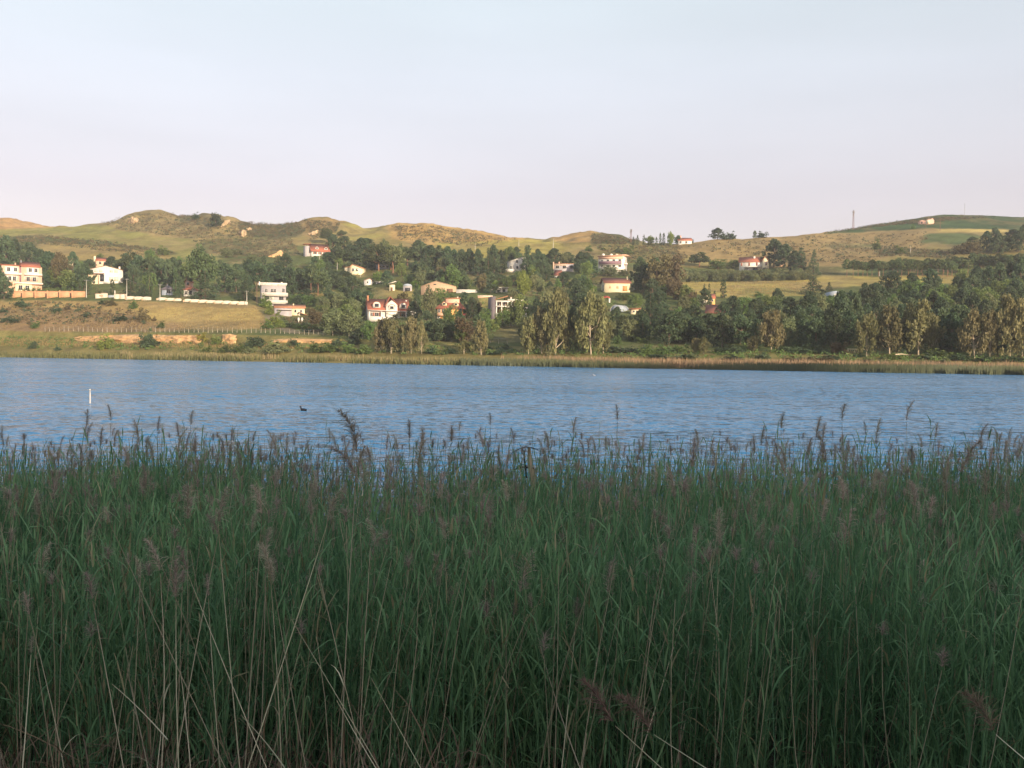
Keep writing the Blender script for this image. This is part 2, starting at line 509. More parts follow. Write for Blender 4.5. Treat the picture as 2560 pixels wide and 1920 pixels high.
# ground cover colours by the patch of land (fields, scrub, bare earth; one slope carries shade)
def inside(poly, x, y):
    r = np.zeros(x.shape, bool)
    n = len(poly)
    for i in range(n):
        (x0, y0), (x1, y1) = poly[i], poly[(i + 1) % n]
        c = ((y0 > y) != (y1 > y))
        with np.errstate(divide='ignore', invalid='ignore'):
            r ^= c & (x < (x1 - x0) * (y - y0) / (y1 - y0 + 1e-12) + x0)
    return r
jx = PXg + 26 * fbm(XX / 22, YY / 22, 41, 3)
jy = PYg + 9 * fbm(XX / 22, YY / 22, 47, 3)
ALB = np.zeros(XX.shape + (3,))
ALB[:] = (0.075, 0.098, 0.036)
upl = SS > 8.6
ALB[upl] = (0.17, 0.15, 0.06)
ZONES = [
    ([(-1700, 500), (170, 500), (170, 562), (100, 574), (0, 576), (-1700, 590)], (0.30, 0.20, 0.10)),
    ([(-1700, 580), (0, 574), (150, 568), (250, 562), (320, 576), (420, 590), (540, 605), (560, 650), (400, 645), (250, 610), (120, 590), (-1700, 600)], (0.165, 0.168, 0.058)),
    ([(-300, 592), (90, 590), (250, 602), (390, 622), (460, 634), (380, 640), (200, 622), (-300, 606)], (0.07, 0.085, 0.035)),
    ([(100, 606), (260, 612), (430, 636), (430, 650), (200, 650), (100, 630)], (0.21, 0.17, 0.07)),
    ([(240, 556), (330, 520), (430, 520), (560, 536), (660, 553), (710, 588), (480, 600), (380, 586), (300, 576)], (0.165, 0.14, 0.07)),
    ([(590, 553), (745, 548), (775, 570), (750, 592), (640, 597), (600, 580)], (0.075, 0.08, 0.04)),  # dark left-facing slope: its shade is put into the scrub colour
    ([(430, 530), (520, 525), (520, 560), (450, 562)], (0.10, 0.095, 0.05)),
    ([(480, 600), (720, 592), (760, 640), (560, 640), (480, 628)], (0.10, 0.10, 0.045)),
    ([(740, 545), (860, 545), (850, 575), (780, 600), (750, 575)], (0.20, 0.15, 0.07)),
    ([(850, 558), (930, 562), (960, 590), (880, 600), (840, 585)], (0.20, 0.19, 0.06)),
    ([(960, 553), (1060, 550), (1230, 576), (1300, 590), (1320, 612), (1220, 620), (1060, 612), (980, 596)], (0.28, 0.20, 0.085)),
    ([(1090, 606), (1250, 600), (1400, 602), (1420, 640), (1250, 645), (1120, 635)], (0.22, 0.20, 0.06)),
    ([(1380, 575), (1480, 575), (1490, 605), (1380, 604)], (0.26, 0.18, 0.08)),
    ([(1490, 575), (1600, 575), (1600, 610), (1480, 612)], (0.075, 0.085, 0.04)),
    ([(1480, 610), (1700, 612), (1720, 640), (1560, 660), (1450, 640)], (0.13, 0.12, 0.05)),
    ([(1640, 590), (2060, 578), (2340, 566), (2360, 600), (2250, 640), (2100, 668), (1930, 668), (1700, 640)], (0.20, 0.155, 0.075)),
    ([(2060, 585), (2160, 560), (2330, 530), (4300, 520), (4300, 640), (2560, 576), (2340, 570), (2200, 577)], (0.034, 0.066, 0.027)),
    ([(2345, 572), (2520, 573), (2520, 581), (2345, 580)], (0.34, 0.28, 0.11)),
    ([(2320, 584), (2470, 584), (2400, 612), (2300, 608)], (0.07, 0.10, 0.04)),
    ([(2060, 607), (2190, 609), (2190, 618), (2060, 620)], (0.09, 0.10, 0.045)),
    ([(2180, 620), (2400, 630), (2380, 645), (2200, 640)], (0.11, 0.105, 0.05)),
    ([(1670, 704), (2030, 700), (2060, 692), (2440, 686), (2440, 708), (2070, 716), (2030, 740), (1820, 742), (1690, 730)], (0.27, 0.23, 0.075)),
    ([(1860, 722), (2030, 718), (2020, 738), (1850, 738)], (0.18, 0.17, 0.06)),
    ([(-400, 750), (30, 752), (330, 752), (640, 764), (668, 800), (690, 822), (400, 826), (-400, 822)], (0.25, 0.19, 0.085)),
    ([(330, 768), (640, 772), (660, 800), (560, 806), (360, 800)], (0.33, 0.26, 0.10)),
    ([(-400, 775), (150, 770), (340, 785), (380, 806), (200, 815), (-400, 812)], (0.16, 0.12, 0.07)),
    ([(-400, 800), (100, 795), (460, 808), (460, 830), (-400, 826)], (0.20, 0.14, 0.08)),
    ([(660, 755), (700, 780), (700, 812), (760, 832), (720, 834), (670, 808)], (0.17, 0.15, 0.11)),
    ([(620, 730), (830, 722), (840, 740), (690, 745)], (0.20, 0.17, 0.07)),
    ([(960, 724), (1040, 726), (1030, 748), (970, 745)], (0.22, 0.19, 0.07)),
    ([(1195, 740), (1230, 742), (1220, 775), (1195, 770)], (0.20, 0.18, 0.06)),
]
for poly, col in ZONES:
    m_ = inside(poly, jx, jy) & (SS > 3.9)
    ALB[m_] = col
low = SS <= 3.9
ALB[low & (SS > 1.8)] = (0.15, 0.14, 0.055)
ALB[SS <= 1.8] = (0.17, 0.15, 0.06)
for _ in range(2):
    ALB[1:-1, 1:-1] = (ALB[1:-1, 1:-1] * 2 + ALB[:-2, 1:-1] + ALB[2:, 1:-1] + ALB[1:-1, :-2] + ALB[1:-1, 2:]) / 6
mott = 1 + 0.75 * fbm(XX / 9, YY / 14, 61, 4) + 0.45 * fbm(XX / 2.5, YY / 4, 67, 2)
ALB *= np.clip(mott, 0.4, 1.8)[..., None] * np.array((1.22, 1.13, 1.02))
dry = np.clip(fbm(XX / 18, YY / 30, 71, 3) * 3, 0, 0.6)[..., None] * (SS > 4)[..., None]
ALB = ALB * (1 - dry) + dry * np.array((0.24, 0.18, 0.085)) * np.clip(mott, 0.6, 1.4)[..., None] * np.where(ALB.sum(-1, keepdims=True) > 0.25, 1, 0.6)
NR = XX.shape[0]
idx = np.arange(NR * NC).reshape(NR, NC)
quads = np.stack([idx[:-1, :-1], idx[:-1, 1:], idx[1:, 1:], idx[1:, :-1]], -1).reshape(-1, 4)
m, nt, out = new_mat('hillside_ground')
p = nt.nodes.new('ShaderNodeBsdfPrincipled')
p.inputs['Roughness'].default_value = 0.95
p.inputs['Specular IOR Level'].default_value = 0.1
a = node(nt, 'ShaderNodeAttribute', attribute_name='albedo')
n1 = noise_tex(nt, 0.9, 5, 0.65)
c = mixc(nt, 1.0, a.outputs['Color'], mixc(nt, n1.outputs[0], (0.45, 0.45, 0.45), (1.55, 1.55, 1.5)), 'MULTIPLY')
nt.links.new(c, p.inputs['Base Color'])
b = nt.nodes.new('ShaderNodeBump')
b.inputs['Distance'].default_value = 0.9
b.inputs['Strength'].default_value = 0.8
nb = noise_tex(nt, 0.55, 5, 0.65)
nt.links.new(nb.outputs[0], b.inputs['Height'])
nt.links.new(b.outputs[0], p.inputs['Normal'])
nt.links.new(p.outputs[0], out.inputs[0])
M['ground'] = m
terr = link('hillside', np_mesh('hillside', np.stack([XX, YY, ZZ], -1).reshape(-1, 3), quads, color=ALB.reshape(-1, 3), smooth=True), m)
tag(terr, 'hills and fields rising behind the far shore', 'hillside', kind='structure')

# ---------------------------------------------------------------- near bank, with an unseen rise behind the viewer, shaped to keep the reeds in shade
bx = np.concatenate([np.linspace(-260, -30, 24), np.linspace(-28, 28, 57), np.linspace(30, 420, 36)])
by = np.concatenate([np.linspace(-260, -24, 40), np.linspace(-22, 30, 66)])
BX, BY = np.meshgrid(bx, by)
prof = cur((-260, 55), (-190, 53), (-150, 50), (-110, 37), (-70, 18), (-40, 8), (-26, 5), (-14, 2.9), (-5, 2.25), (1.5, 2.15), (3.2, 1.3), (5.0, 0.55), (9, 0.25), (16, 0.0), (18.5, -0.5), (30, -2.2))
def bank_z(x, y):
    z = prof(y)
    return z + np.where(y < -12, 2.0, 0.0) * fbm(x / 30, y / 30, 5, 3) + 0.10 * fbm(x / 1.3, y / 1.3, 15, 3) * (y > -12)
BZ = bank_z(BX, BY)
bi = np.arange(BX.size).reshape(BX.shape)
bq = np.stack([bi[:-1, :-1], bi[:-1, 1:], bi[1:, 1:], bi[1:, :-1]], -1).reshape(-1, 4)
M['bank'] = plain('dark_muddy_bank', (0.055, 0.045, 0.032), var=0.35, scale=1.5, bump=0.6, rough=0.95)
bank = link('near_bank', np_mesh('near_bank', np.stack([BX, BY, BZ], -1).reshape(-1, 3), bq, smooth=True), M['bank'])
tag(bank, 'dark muddy ground under the near reeds', 'bank', kind='structure')

# ---------------------------------------------------------------- lake
m, nt, out = new_mat('lake_water')
p = nt.nodes.new('ShaderNodeBsdfPrincipled')
p.inputs['Base Color'].default_value = (0.008, 0.125, 0.285, 1)
p.inputs['Roughness'].default_value = 0.16
p.inputs['IOR'].default_value = 1.333
p.inputs['Specular IOR Level'].default_value = 0.5
def wave_slopes(scale, scl, amt, off=(0, 0, 0), detail=2.0):
    tc = nt.nodes.new('ShaderNodeTexCoord')
    mp = nt.nodes.new('ShaderNodeMapping')
    mp.inputs['Scale'].default_value = scl
    mp.inputs['Location'].default_value = off
    mp.inputs['Rotation'].default_value = (0, 0, math.radians(-6))
    nt.links.new(tc.outputs['Object'], mp.inputs['Vector'])
    n = nt.nodes.new('ShaderNodeTexNoise')
    n.inputs['Scale'].default_value = scale
    n.inputs['Detail'].default_value = detail
    nt.links.new(mp.outputs[0], n.inputs['Vector'])
    s = nt.nodes.new('ShaderNodeVectorMath'); s.operation = 'SUBTRACT'
    s.inputs[1].default_value = (0.5, 0.5, 0.5)
    nt.links.new(n.outputs['Color'], s.inputs[0])
    k = nt.nodes.new('ShaderNodeVectorMath'); k.operation = 'MULTIPLY'
    k.inputs[1].default_value = (amt * 0.6, amt, 0)
    nt.links.new(s.outputs[0], k.inputs[0])
    return k.outputs[0], n
def vadd(a_, b_):
    s = nt.nodes.new('ShaderNodeVectorMath'); s.operation = 'ADD'
    for q, v in ((s.inputs[0], a_), (s.inputs[1], b_)):
        if isinstance(v, tuple): q.default_value = v
        else: nt.links.new(v, q)
    return s.outputs[0]
s1, _ = wave_slopes(2.4, (0.85, 1.6, 1), 1.35)                  # short wind ripples
s2, _ = wave_slopes(0.8, (0.8, 1.6, 1), 0.75, (31, 7, 0))
s3, _ = wave_slopes(0.2, (0.35, 1.6, 1), 0.3, (11, 3, 0))    # gust patches
s4, calm = wave_slopes(0.012, (0.30, 1.6, 1), 0.0, (5, 71, 0), 3.0)
tot = vadd(vadd(s1, s2), s3)
cf = nt.nodes.new('ShaderNodeMapRange')
cf.inputs[1].default_value, cf.inputs[2].default_value = 0.36, 0.64
cf.inputs[3].default_value, cf.inputs[4].default_value = 0.55, 1.25
nt.links.new(calm.outputs[0], cf.inputs[0])
sc_ = nt.nodes.new('ShaderNodeVectorMath'); sc_.operation = 'SCALE'
nt.links.new(tot, sc_.inputs[0]); nt.links.new(cf.outputs[0], sc_.inputs['Scale'])
nrm = nt.nodes.new('ShaderNodeVectorMath'); nrm.operation = 'NORMALIZE'
nt.links.new(vadd(sc_.outputs[0], (0.0, -0.075, 1.0)), nrm.inputs[0])
nt.links.new(nrm.outputs[0], p.inputs['Normal'])
nt.links.new(p.outputs[0], out.inputs[0])
M['water'] = m
lv = [(-1200, 5, 0), (1200, 5, 0), (1200, 1000, 0), (-1200, 1000, 0)]
lx = np.linspace(-1200, 1200, 25); ly = np.linspace(6, 1000, 25)
LX, LY = np.meshgrid(lx, ly)
li = np.arange(LX.size).reshape(LX.shape)
lake = link('lake_water', np_mesh('lake_water', np.stack([LX, LY, 0 * LX], -1).reshape(-1, 3), np.stack([li[:-1, :-1], li[:-1, 1:], li[1:, 1:], li[1:, :-1]], -1).reshape(-1, 4)), m)
tag(lake, 'rippled blue lake between the reeds and the far shore', 'lake', kind='structure')

# ---------------------------------------------------------------- evening air
m, nt, out = new_mat('evening_air')
vp = nt.nodes.new('ShaderNodeVolumePrincipled')
vp.inputs['Color'].default_value = (0.86, 0.90, 0.98, 1)
vp.inputs['Density'].default_value = 0.00013
vp.inputs['Anisotropy'].default_value = 0.0
nt.links.new(vp.outputs[0], out.inputs['Volume'])
hz = link('haze', MB().box(-2600, 2600, -275, 2700, -70, 190).mesh('haze'), m)
tag(hz, 'thin evening haze over the lake and hills', 'haze', kind='stuff')

# ---------------------------------------------------------------- plants: prototypes in a unit box (height 1, width 1), many small leaf faces
def leaf_faces(C, size, rg, stretch=(1.0, 1.0, 1.0), aspect=0.6, tint=None, up=0.0):
    n = len(C)
    u = rg.normal(size=(n, 3)); u[:, 2] = u[:, 2] * (1 - up) + up * np.abs(u[:, 2])
    u /= np.linalg.norm(u, axis=1)[:, None]
    w_ = rg.normal(size=(n, 3))
    v = np.cross(u, w_); v /= np.linalg.norm(v, axis=1)[:, None] + 1e-9
    s = size * rg.uniform(0.6, 1.4, n)[:, None]
    st = np.array(stretch)
    a, b_ = u * s * st, v * s * aspect * st
    V = np.stack([C + a, C + b_, C - a, C - b_], 1).reshape(-1, 3)
    q = np.arange(4 * n).reshape(n, 4)
    t = np.repeat(rg.uniform(0, 1, n) if tint is None else tint, 4)
    return V, q, t
def clusters(cen, rad, per, rg, squash=(1, 1, 1)):
    n = len(cen)
    P = rg.normal(size=(n, per, 3))
    P /= np.linalg.norm(P, axis=2)[..., None]
    P *= rg.uniform(0.25, 1, (n, per, 1)) ** 0.5
    P = P * np.asarray(rad).reshape(n, 1, 1) * np.array(squash) + cen[:, None, :]
    tt = np.clip(rg.uniform(0, 1, n)[:, None] * 0.6 + rg.uniform(0, 0.4, (n, per)), 0, 1)
    return P.reshape(-1, 3), tt.ravel()
def sphere_pts(n, rg):
    P = rg.normal(size=(n, 3))
    return P / np.linalg.norm(P, axis=1)[:, None]
def trunk_mesh(name, base_r, top, limbs, mat, rg, lean=0.03):
    mb = MB()
    zz = np.linspace(-0.05, top, 6)
    ox = np.cumsum(rg.normal(0, lean, 6)) * 0.5; oy = np.cumsum(rg.normal(0, lean, 6)) * 0.5
    ox -= ox[0]; oy -= oy[0]
    pts = np.stack([ox, oy, zz], 1)
    mb.tube(pts, np.linspace(base_r, base_r * 0.45, 6), 6)
    for (z0, tgt, r) in limbs:
        p0 = np.array([np.interp(z0, zz, ox), np.interp(z0, zz, oy), z0])
        tgt = np.asarray(tgt, float)
        mid = (p0 + tgt) / 2 + np.array([0, 0, -0.03]) + rg.normal(0, 0.01, 3)
        mb.tube([p0, mid, tgt], [r, r * 0.75, r * 0.35], 4)
    me = mb.mesh(name, True)
    me.materials.append(mat)
    return me
def crown_mesh(name, V, q, t, mat):
    me = np_mesh(name, V, q, tint=t)
    me.materials.append(mat)
    return me
FOL = {
    'pine': foliage('pine_needles', (0.036, 0.060, 0.026), (0.110, 0.138, 0.052), 0.12),
    'dark': foliage('dark_conifer_needles', (0.026, 0.050, 0.028), (0.080, 0.115, 0.052), 0.12),
    'cypress': foliage('cypress_foliage', (0.034, 0.056, 0.026), (0.080, 0.110, 0.045), 0.08, 0.25),
    'euc': foliage('eucalyptus_leaves', (0.085, 0.088, 0.040), (0.215, 0.195, 0.085), 0.22, 0.25),
    'green': foliage('green_leaves', (0.060, 0.100, 0.028), (0.150, 0.205, 0.060), 0.25, 0.3),
    'bright': foliage('bright_green_leaves', (0.09, 0.145, 0.028), (0.22, 0.28, 0.065), 0.3, 0.2),
    'olive': foliage('olive_leaves', (0.085, 0.105, 0.048), (0.200, 0.220, 0.100), 0.2, 0.25),
    'brown': foliage('brownish_leaves', (0.075, 0.060, 0.032), (0.150, 0.120, 0.055), 0.2, 0.25),
    'palm': foliage('palm_fronds', (0.050, 0.065, 0.025), (0.130, 0.140, 0.055), 0.2, 0.2),
    'yellow': foliage('yellow_green_leaves', (0.16, 0.17, 0.03), (0.34, 0.33, 0.06), 0.3, 0.15),
}
PROTO = {}
def make_protos():
    for var in range(4):
        rg = np.random.default_rng(100 + var)
        # umbrella pine: bare trunk, domed crown with a flattish underside
        n = 90
        P = sphere_pts(n, rg); P[:, 2] = np.where(P[:, 2] < -0.25, -0.25 * rg.random(n), P[:, 2])
        P *= rg.uniform(0.55, 1.0, (n, 1))
        P *= 1 + 0.16 * np.sin(P[:, [1]] * 5 + var * 2) * np.cos(P[:, [0]] * 4 + var)
        cen = P * np.array([0.42, 0.42, 0.46]) + np.array([0, 0, 0.50])
        C, tt = clusters(cen, np.full(n, 0.105), 42, rg, (1, 1, 0.8))
        V, q, t = leaf_faces(C, 0.030, rg, tint=tt)
        PROTO['umbrella', var] = (trunk_mesh('trunk', 0.03, 0.62, [(0.32 + 0.04 * k, cen[k * 5] * 0.9, 0.014) for k in range(7)], M['bark_red'], rg), crown_mesh('crown', V, q, t, FOL['pine']))
        # shaggy dark pine: tall irregular crown to near the ground
        n = 110
        z = rg.random(n) ** 0.8
        r = np.interp(z, [0, 0.15, 0.45, 0.8, 1], [0.30, 0.42, 0.42, 0.27, 0.06]) * rg.uniform(0.45, 1.08, n)
        th = rg.uniform(0, 6.283, n)
        r *= 1 + 0.18 * np.sin(3 * th + var + 4 * z)
        cen = np.stack([r * np.cos(th), r * np.sin(th), 0.06 + 0.90 * z], 1)
        C, tt = clusters(cen, rg.uniform(0.06, 0.12, n), 38, rg, (1, 1, 0.7))
        V, q, t = leaf_faces(C, 0.029, rg, tint=tt)
        PROTO['pine', var] = (trunk_mesh('trunk', 0.026, 0.85, [(0.2 + 0.08 * k, cen[k * 3], 0.010) for k in range(6)], M['bark'], rg), crown_mesh('crown', V, q, t, FOL['dark']))
        # row-grown pine with a clean reddish stem and a high crown
        n = 70
        z = rg.random(n)
        r = np.interp(z, [0, 0.3, 0.7, 1], [0.30, 0.44, 0.36, 0.1]) * rg.uniform(0.4, 1.05, n)
        th = rg.uniform(0, 6.283, n)
        cen = np.stack([r * np.cos(th), r * np.sin(th), 0.44 + 0.50 * z], 1)
        C, tt = clusters(cen, rg.uniform(0.06, 0.11, n), 30, rg, (1, 1, 0.6))
        V, q, t = leaf_faces(C, 0.028, rg, tint=tt)
        PROTO['stem_pine', var] = (trunk_mesh('trunk', 0.022, 0.8, [(0.4 + 0.06 * k, cen[k * 3], 0.009) for k in range(5)], M['bark_red'], rg), crown_mesh('crown', V, q, t, FOL['pine']))
        # cedar or fir: layered cone
        cen = []
        for k in range(11):
            zz = 0.10 + 0.86 * k / 10.5
            rr = 0.47 * (1 - (k / 11.0) ** 1.15) + 0.02
            for j in range(max(4, int(15 * rr / 0.47))):
                th = rg.uniform(0, 6.283)
                f = rg.uniform(0.35, 1.1)
                cen.append((rr * f * math.cos(th), rr * f * math.sin(th), zz - 0.05 * f + rg.normal(0, 0.012)))
        cen = np.array(cen)
        C, tt = clusters(cen, rg.uniform(0.07, 0.12, len(cen)), 44, rg, (1, 1, 0.5))
        V, q, t = leaf_faces(C, 0.024, rg, (1, 1, 0.6), tint=tt)
        PROTO['cedar', var] = (trunk_mesh('trunk', 0.028, 0.96, [(0.2 + 0.1 * k, cen[k * 8], 0.008) for k in range(6)], M['bark'], rg, 0.01), crown_mesh('crown', V, q, t, FOL['dark']))
        # cypress column
        n = 90
        z = rg.random(n)
        r = np.interp(z, [0, 0.1, 0.45, 0.85, 1], [0.28, 0.42, 0.44, 0.25, 0.03]) * rg.uniform(0.5, 1.0, n)
        th = rg.uniform(0, 6.283, n)
        cen = np.stack([r * np.cos(th), r * np.sin(th), 0.04 + 0.93 * z], 1)
        C, tt = clusters(cen, rg.uniform(0.07, 0.12, n), 26, rg, (1, 1, 0.55))
        V, q, t = leaf_faces(C, 0.035, rg, (1, 1, 0.7), tint=tt, up=0.6)
        PROTO['cypress', var] = (trunk_mesh('trunk', 0.05, 0.7, [], M['bark'], rg, 0.004), crown_mesh('crown', V, q, t, FOL['cypress']))
        # eucalyptus: several rising pale limbs, hanging loose sprays with gaps
        limbs, cen = [], []
        for k in range(13):
            th = k * 2.4 + rg.normal(0, 0.3)
            z1 = 0.30 + 0.66 * (k + rg.random()) / 13
            rr = np.interp(z1, [0.3, 0.65, 0.85, 1], [0.36, 0.40, 0.28, 0.08]) * rg.uniform(0.45, 1.05)
            tip = np.array([rr * math.cos(th), rr * math.sin(th), z1])
            limbs.append((min(z1 * 0.7, rg.uniform(0.10, 0.42)), tip, 0.009))
            for j in range(12):
                f = rg.uniform(0.5, 1.08)
                cen.append((tip[0] * f + rg.normal(0, 0.045), tip[1] * f + rg.normal(0, 0.045), z1 - abs(rg.normal(0, 0.13)) + 0.03))
        cen = np.array(cen)
        C, tt = clusters(cen, rg.uniform(0.05, 0.10, len(cen)), 26, rg, (1, 1, 1.3))
        V, q, t = leaf_faces(C, 0.026, rg, (0.8, 0.8, 1.4), tint=tt)
        PROTO['eucalyptus', var] = (trunk_mesh('trunk', 0.019, 0.78, limbs, M['bark_pale'], rg, 0.022), crown_mesh('crown', V, q, t, FOL['euc']))
        # round broadleaf tree, and the same build in other leaf colours
        for kind, fol in (('broadleaf', 'green'), ('olive', 'olive'), ('brown', 'brown'), ('bright', 'bright')):
            n = 80
            P = sphere_pts(n, rg) * rg.uniform(0.5, 1.0, (n, 1))
            P *= 1 + 0.22 * np.sin(P[:, [0]] * 5 + var * 1.7) * np.cos(P[:, [2]] * 5)
            cen = P * np.array([0.42, 0.42, 0.46]) + np.array([0, 0, 0.50])
            C, tt = clusters(cen, rg.uniform(0.08, 0.14, n), 38, rg)
            V, q, t = leaf_faces(C, 0.031, rg, tint=tt)
            PROTO[kind, var] = (trunk_mesh('trunk', 0.03, 0.6, [(0.25 + 0.05 * k, cen[k * 7] * 0.9, 0.012) for k in range(6)], M['bark'], rg), crown_mesh('crown', V, q, t, FOL[fol]))
        # bush down to the ground
        for kind, fol in (('bush', 'green'), ('bush_dark', 'dark'), ('bush_brown', 'brown'), ('bush_olive', 'olive'), ('bush_yellow', 'yellow'), ('bush_bright', 'bright')):
            n = 50
            P = sphere_pts(n, rg); P[:, 2] = np.abs(P[:, 2])
            P *= rg.uniform(0.45, 1.0, (n, 1)) * (1 + 0.25 * np.sin(P[:, [0]] * 6 + var * 2.1))
            cen = P * np.array([0.42, 0.42, 0.85]) + np.array([0, 0, 0.04])
            C, tt = clusters(cen, rg.uniform(0.08, 0.16, n), 26, rg)
            C[:, 2] = np.maximum(C[:, 2], 0.0)
            V, q, t = leaf_faces(C, 0.045, rg, tint=tt)
            PROTO[kind, var] = (trunk_mesh('stem', 0.03, 0.5, [(0.05 + 0.05 * k, cen[k * 7] * 0.8, 0.016) for k in range(5)], M['bark'], rg), crown_mesh('foliage', V, q, t, FOL[fol]))
        # palm: trunk and arched fronds made of leaflets
        VV, QQ, TT, nn = [], [], [], 0
        for k in range(26):
            th = k * 2.4; el = rg.uniform(-0.2, 1.2)
            L = rg.uniform(0.42, 0.55)
            s = np.linspace(0, 1, 9)
            ang = el - s * rg.uniform(0.9, 1.5)
            x = np.cumsum(np.cos(ang)) / 9 * L; zc = np.cumsum(np.sin(ang)) / 9 * L
            base = np.stack([x * math.cos(th), x * math.sin(th), zc + 0.55], 1)
            side = np.array([-math.sin(th), math.cos(th), 0])
            for i in range(8):
                for sg in (-1, 1):
                    p0, p1 = base[i], base[i + 1]
                    tip = p0 + sg * side * 0.10 * (1 - 0.5 * s[i]) + (p1 - p0) * 0.9 + np.array([0, 0, -0.04])
                    VV += [p0, p1, tip, p0 * 0.6 + tip * 0.4]; QQ.append((nn, nn + 1, nn + 2, nn + 3)); nn += 4
                    TT += [rg.random()] * 4
        PROTO['palm', var] = (trunk_mesh('trunk', 0.045, 0.56, [], M['bark'], rg, 0.004), crown_mesh('fronds', np.array(VV), np.array(QQ), np.array(TT), FOL['palm']))
make_protos()
PNAME = {'umbrella': 'umbrella_pine', 'pine': 'dark_pine', 'stem_pine': 'row_pine', 'cedar': 'cedar', 'cypress': 'cypress', 'eucalyptus': 'eucalyptus', 'broadleaf': 'broadleaf_tree',
         'olive': 'olive_tree', 'brown': 'brownish_tree', 'bright': 'bright_green_tree', 'palm': 'palm_tree'}
PWORD = {'umbrella': 'round-crowned umbrella pine', 'pine': 'dark shaggy pine', 'stem_pine': 'straight-stemmed pine', 'cedar': 'layered conical conifer', 'cypress': 'slim columnar cypress',
         'eucalyptus': 'loose olive-brown eucalyptus', 'broadleaf': 'leafy green tree', 'olive': 'grey-green olive tree', 'brown': 'brownish tree', 'bright': 'bright green tree',
         'palm': 'palm tree', 'bush': 'green bush', 'bush_dark': 'dark green bush', 'bush_brown': 'brown bush', 'bush_olive': 'pale olive bush', 'bush_yellow': 'yellow-green bush', 'bush_bright': 'bright green bush'}
REG = {'A': (0, 500, 520 / 2054), 'B': (480, 500, 520 / 2054), 'C': (880, 560, 460 / 2120), 'D': (1220, 560, 460 / 2120), 'E': (1600, 540, 500 / 2074), 'F': (2060, 500, 500 / 1885), 'S': (0, 0, 1.0)}
PLANTS = []
def plant(reg, kind, *rows):
    ox, oy, k = REG[reg]
    for r in rows:
        x, yb, yt, w_ = r[:4]
        PLANTS.append([kind, ox + x * k, oy + yb * k, (yb - yt) * k, w_ * k, r[4] if len(r) > 4 else None])

# --- left part of the far shore
plant('A', 'pine', (60, 720, 370, 210), (150, 700, 400, 170), (290, 650, 430, 190), (400, 720, 500, 180), (480, 830, 520, 210), (-60, 720, 390, 220), (720, 740, 520, 130), (830, 890, 640, 210),
      (880, 710, 590, 140), (1100, 690, 560, 130), (1230, 720, 560, 130), (1370, 810, 560, 210), (1590, 820, 590, 150), (1660, 870, 600, 160), (1710, 830, 580, 160), (40, 980, 770, 190),
      (-40, 950, 640, 190), (430, 870, 720, 160), (1180, 760, 610, 120), (1320, 880, 650, 120))
plant('A', 'brown', (600, 860, 520, 200))
plant('A', 'broadleaf', (700, 890, 700, 250), (550, 860, 640, 180), (770, 890, 780, 200))
plant('A', 'umbrella', (1290, 780, 520, 200))
plant('A', 'stem_pine', (1480, 810, 560, 150), (1540, 800, 565, 140))
plant('A', 'cypress', (1735, 965, 680, 66), (1788, 965, 650, 60), (1475, 955, 660, 66), (1380, 955, 760, 80), (870, 935, 800, 60), (1110, 930, 780, 60), (790, 925, 780, 60))
plant('A', 'cedar', (1285, 965, 770, 140), (1425, 965, 830, 120))
plant('A', 'bush_olive', (975, 935, 850, 75))
plant('A', 'bush', (1610, 545, 455, 140), (350, 1262, 1195, 100), (1590, 1265, 1195, 100), (1320, 1075, 985, 90))
plant('A', 'bush_brown', (1410, 1190, 1060, 140), (1100, 1045, 970, 140), (1520, 1195, 1145, 60), (670, 1085, 1030, 90))
plant('A', 'bush_bright', (1050, 1470, 1320, 165))
plant('A', 'bush_dark', (1455, 1450, 1275, 160), (345, 1465, 1375, 110), (575, 1485, 1430, 80), (200, 1045, 975, 130), (240, 1060, 1000, 120), (560, 1105, 1045, 120), (1190, 1195, 1120, 170), (1010, 1030, 975, 90),
      (70, 1205, 1130, 140), (150, 1210, 1150, 120), (30, 1110, 1060, 90), (870, 1150, 1105, 110), (1540, 1440, 1350, 90))
plant('A', 'bush', (190, 905, 862, 44), (235, 905, 858, 44), (285, 905, 862, 40), (335, 905, 856, 44), (385, 905, 862, 44), (470, 905, 866, 60), (560, 908, 860, 70), (640, 908, 850, 80), (720, 908, 860, 70))
# --- left of centre
plant('B', 'umbrella', (85, 970, 480, 310, 'the big one beside the cypresses'), (1440, 1090, 925, 250), (1850, 720, 450, 290), (1500, 660, 480, 230), (1330, 440, 270, 140), (1480, 365, 300, 95), (1985, 720, 440, 210))
plant('B', 'bush_dark', (235, 262, 108, 150))
plant('B', 'bush_dark', (45, 185, 120, 95))
plant('B', 'pine', (330, 910, 640, 210), (440, 910, 640, 190), (640, 900, 620, 230), (760, 810, 640, 230), (860, 810, 650, 190), (960, 960, 680, 190), (1060, 910, 680, 180), (1290, 910, 680, 160), (1400, 860, 700, 190),
      (1500, 800, 700, 190), (1590, 990, 760, 190), (1540, 910, 770, 160), (1390, 540, 350, 160), (1500, 540, 360, 190), (1350, 640, 520, 190), (1560, 570, 440, 130), (1720, 470, 380, 190), (1640, 700, 520, 200),
      (560, 800, 640, 170), (1140, 860, 660, 160), (1690, 560, 400, 160), (1130, 1000, 880, 170))
plant('B', 'stem_pine', (1240, 940, 700, 210), (1180, 965, 640, 190))
plant('B', 'cedar', (130, 990, 700, 270), (540, 975, 700, 160), (520, 985, 790, 160))
plant('B', 'olive', (590, 670, 530, 170), (340, 570, 470, 130), (450, 540, 480, 130))
plant('B', 'broadleaf', (1300, 1190, 1040, 270), (1560, 1110, 960, 190), (1050, 1020, 930, 190), (1140, 1050, 940, 170), (1620, 1180, 1020, 150))
plant('B', 'brown', (1230, 1270, 1070, 190))
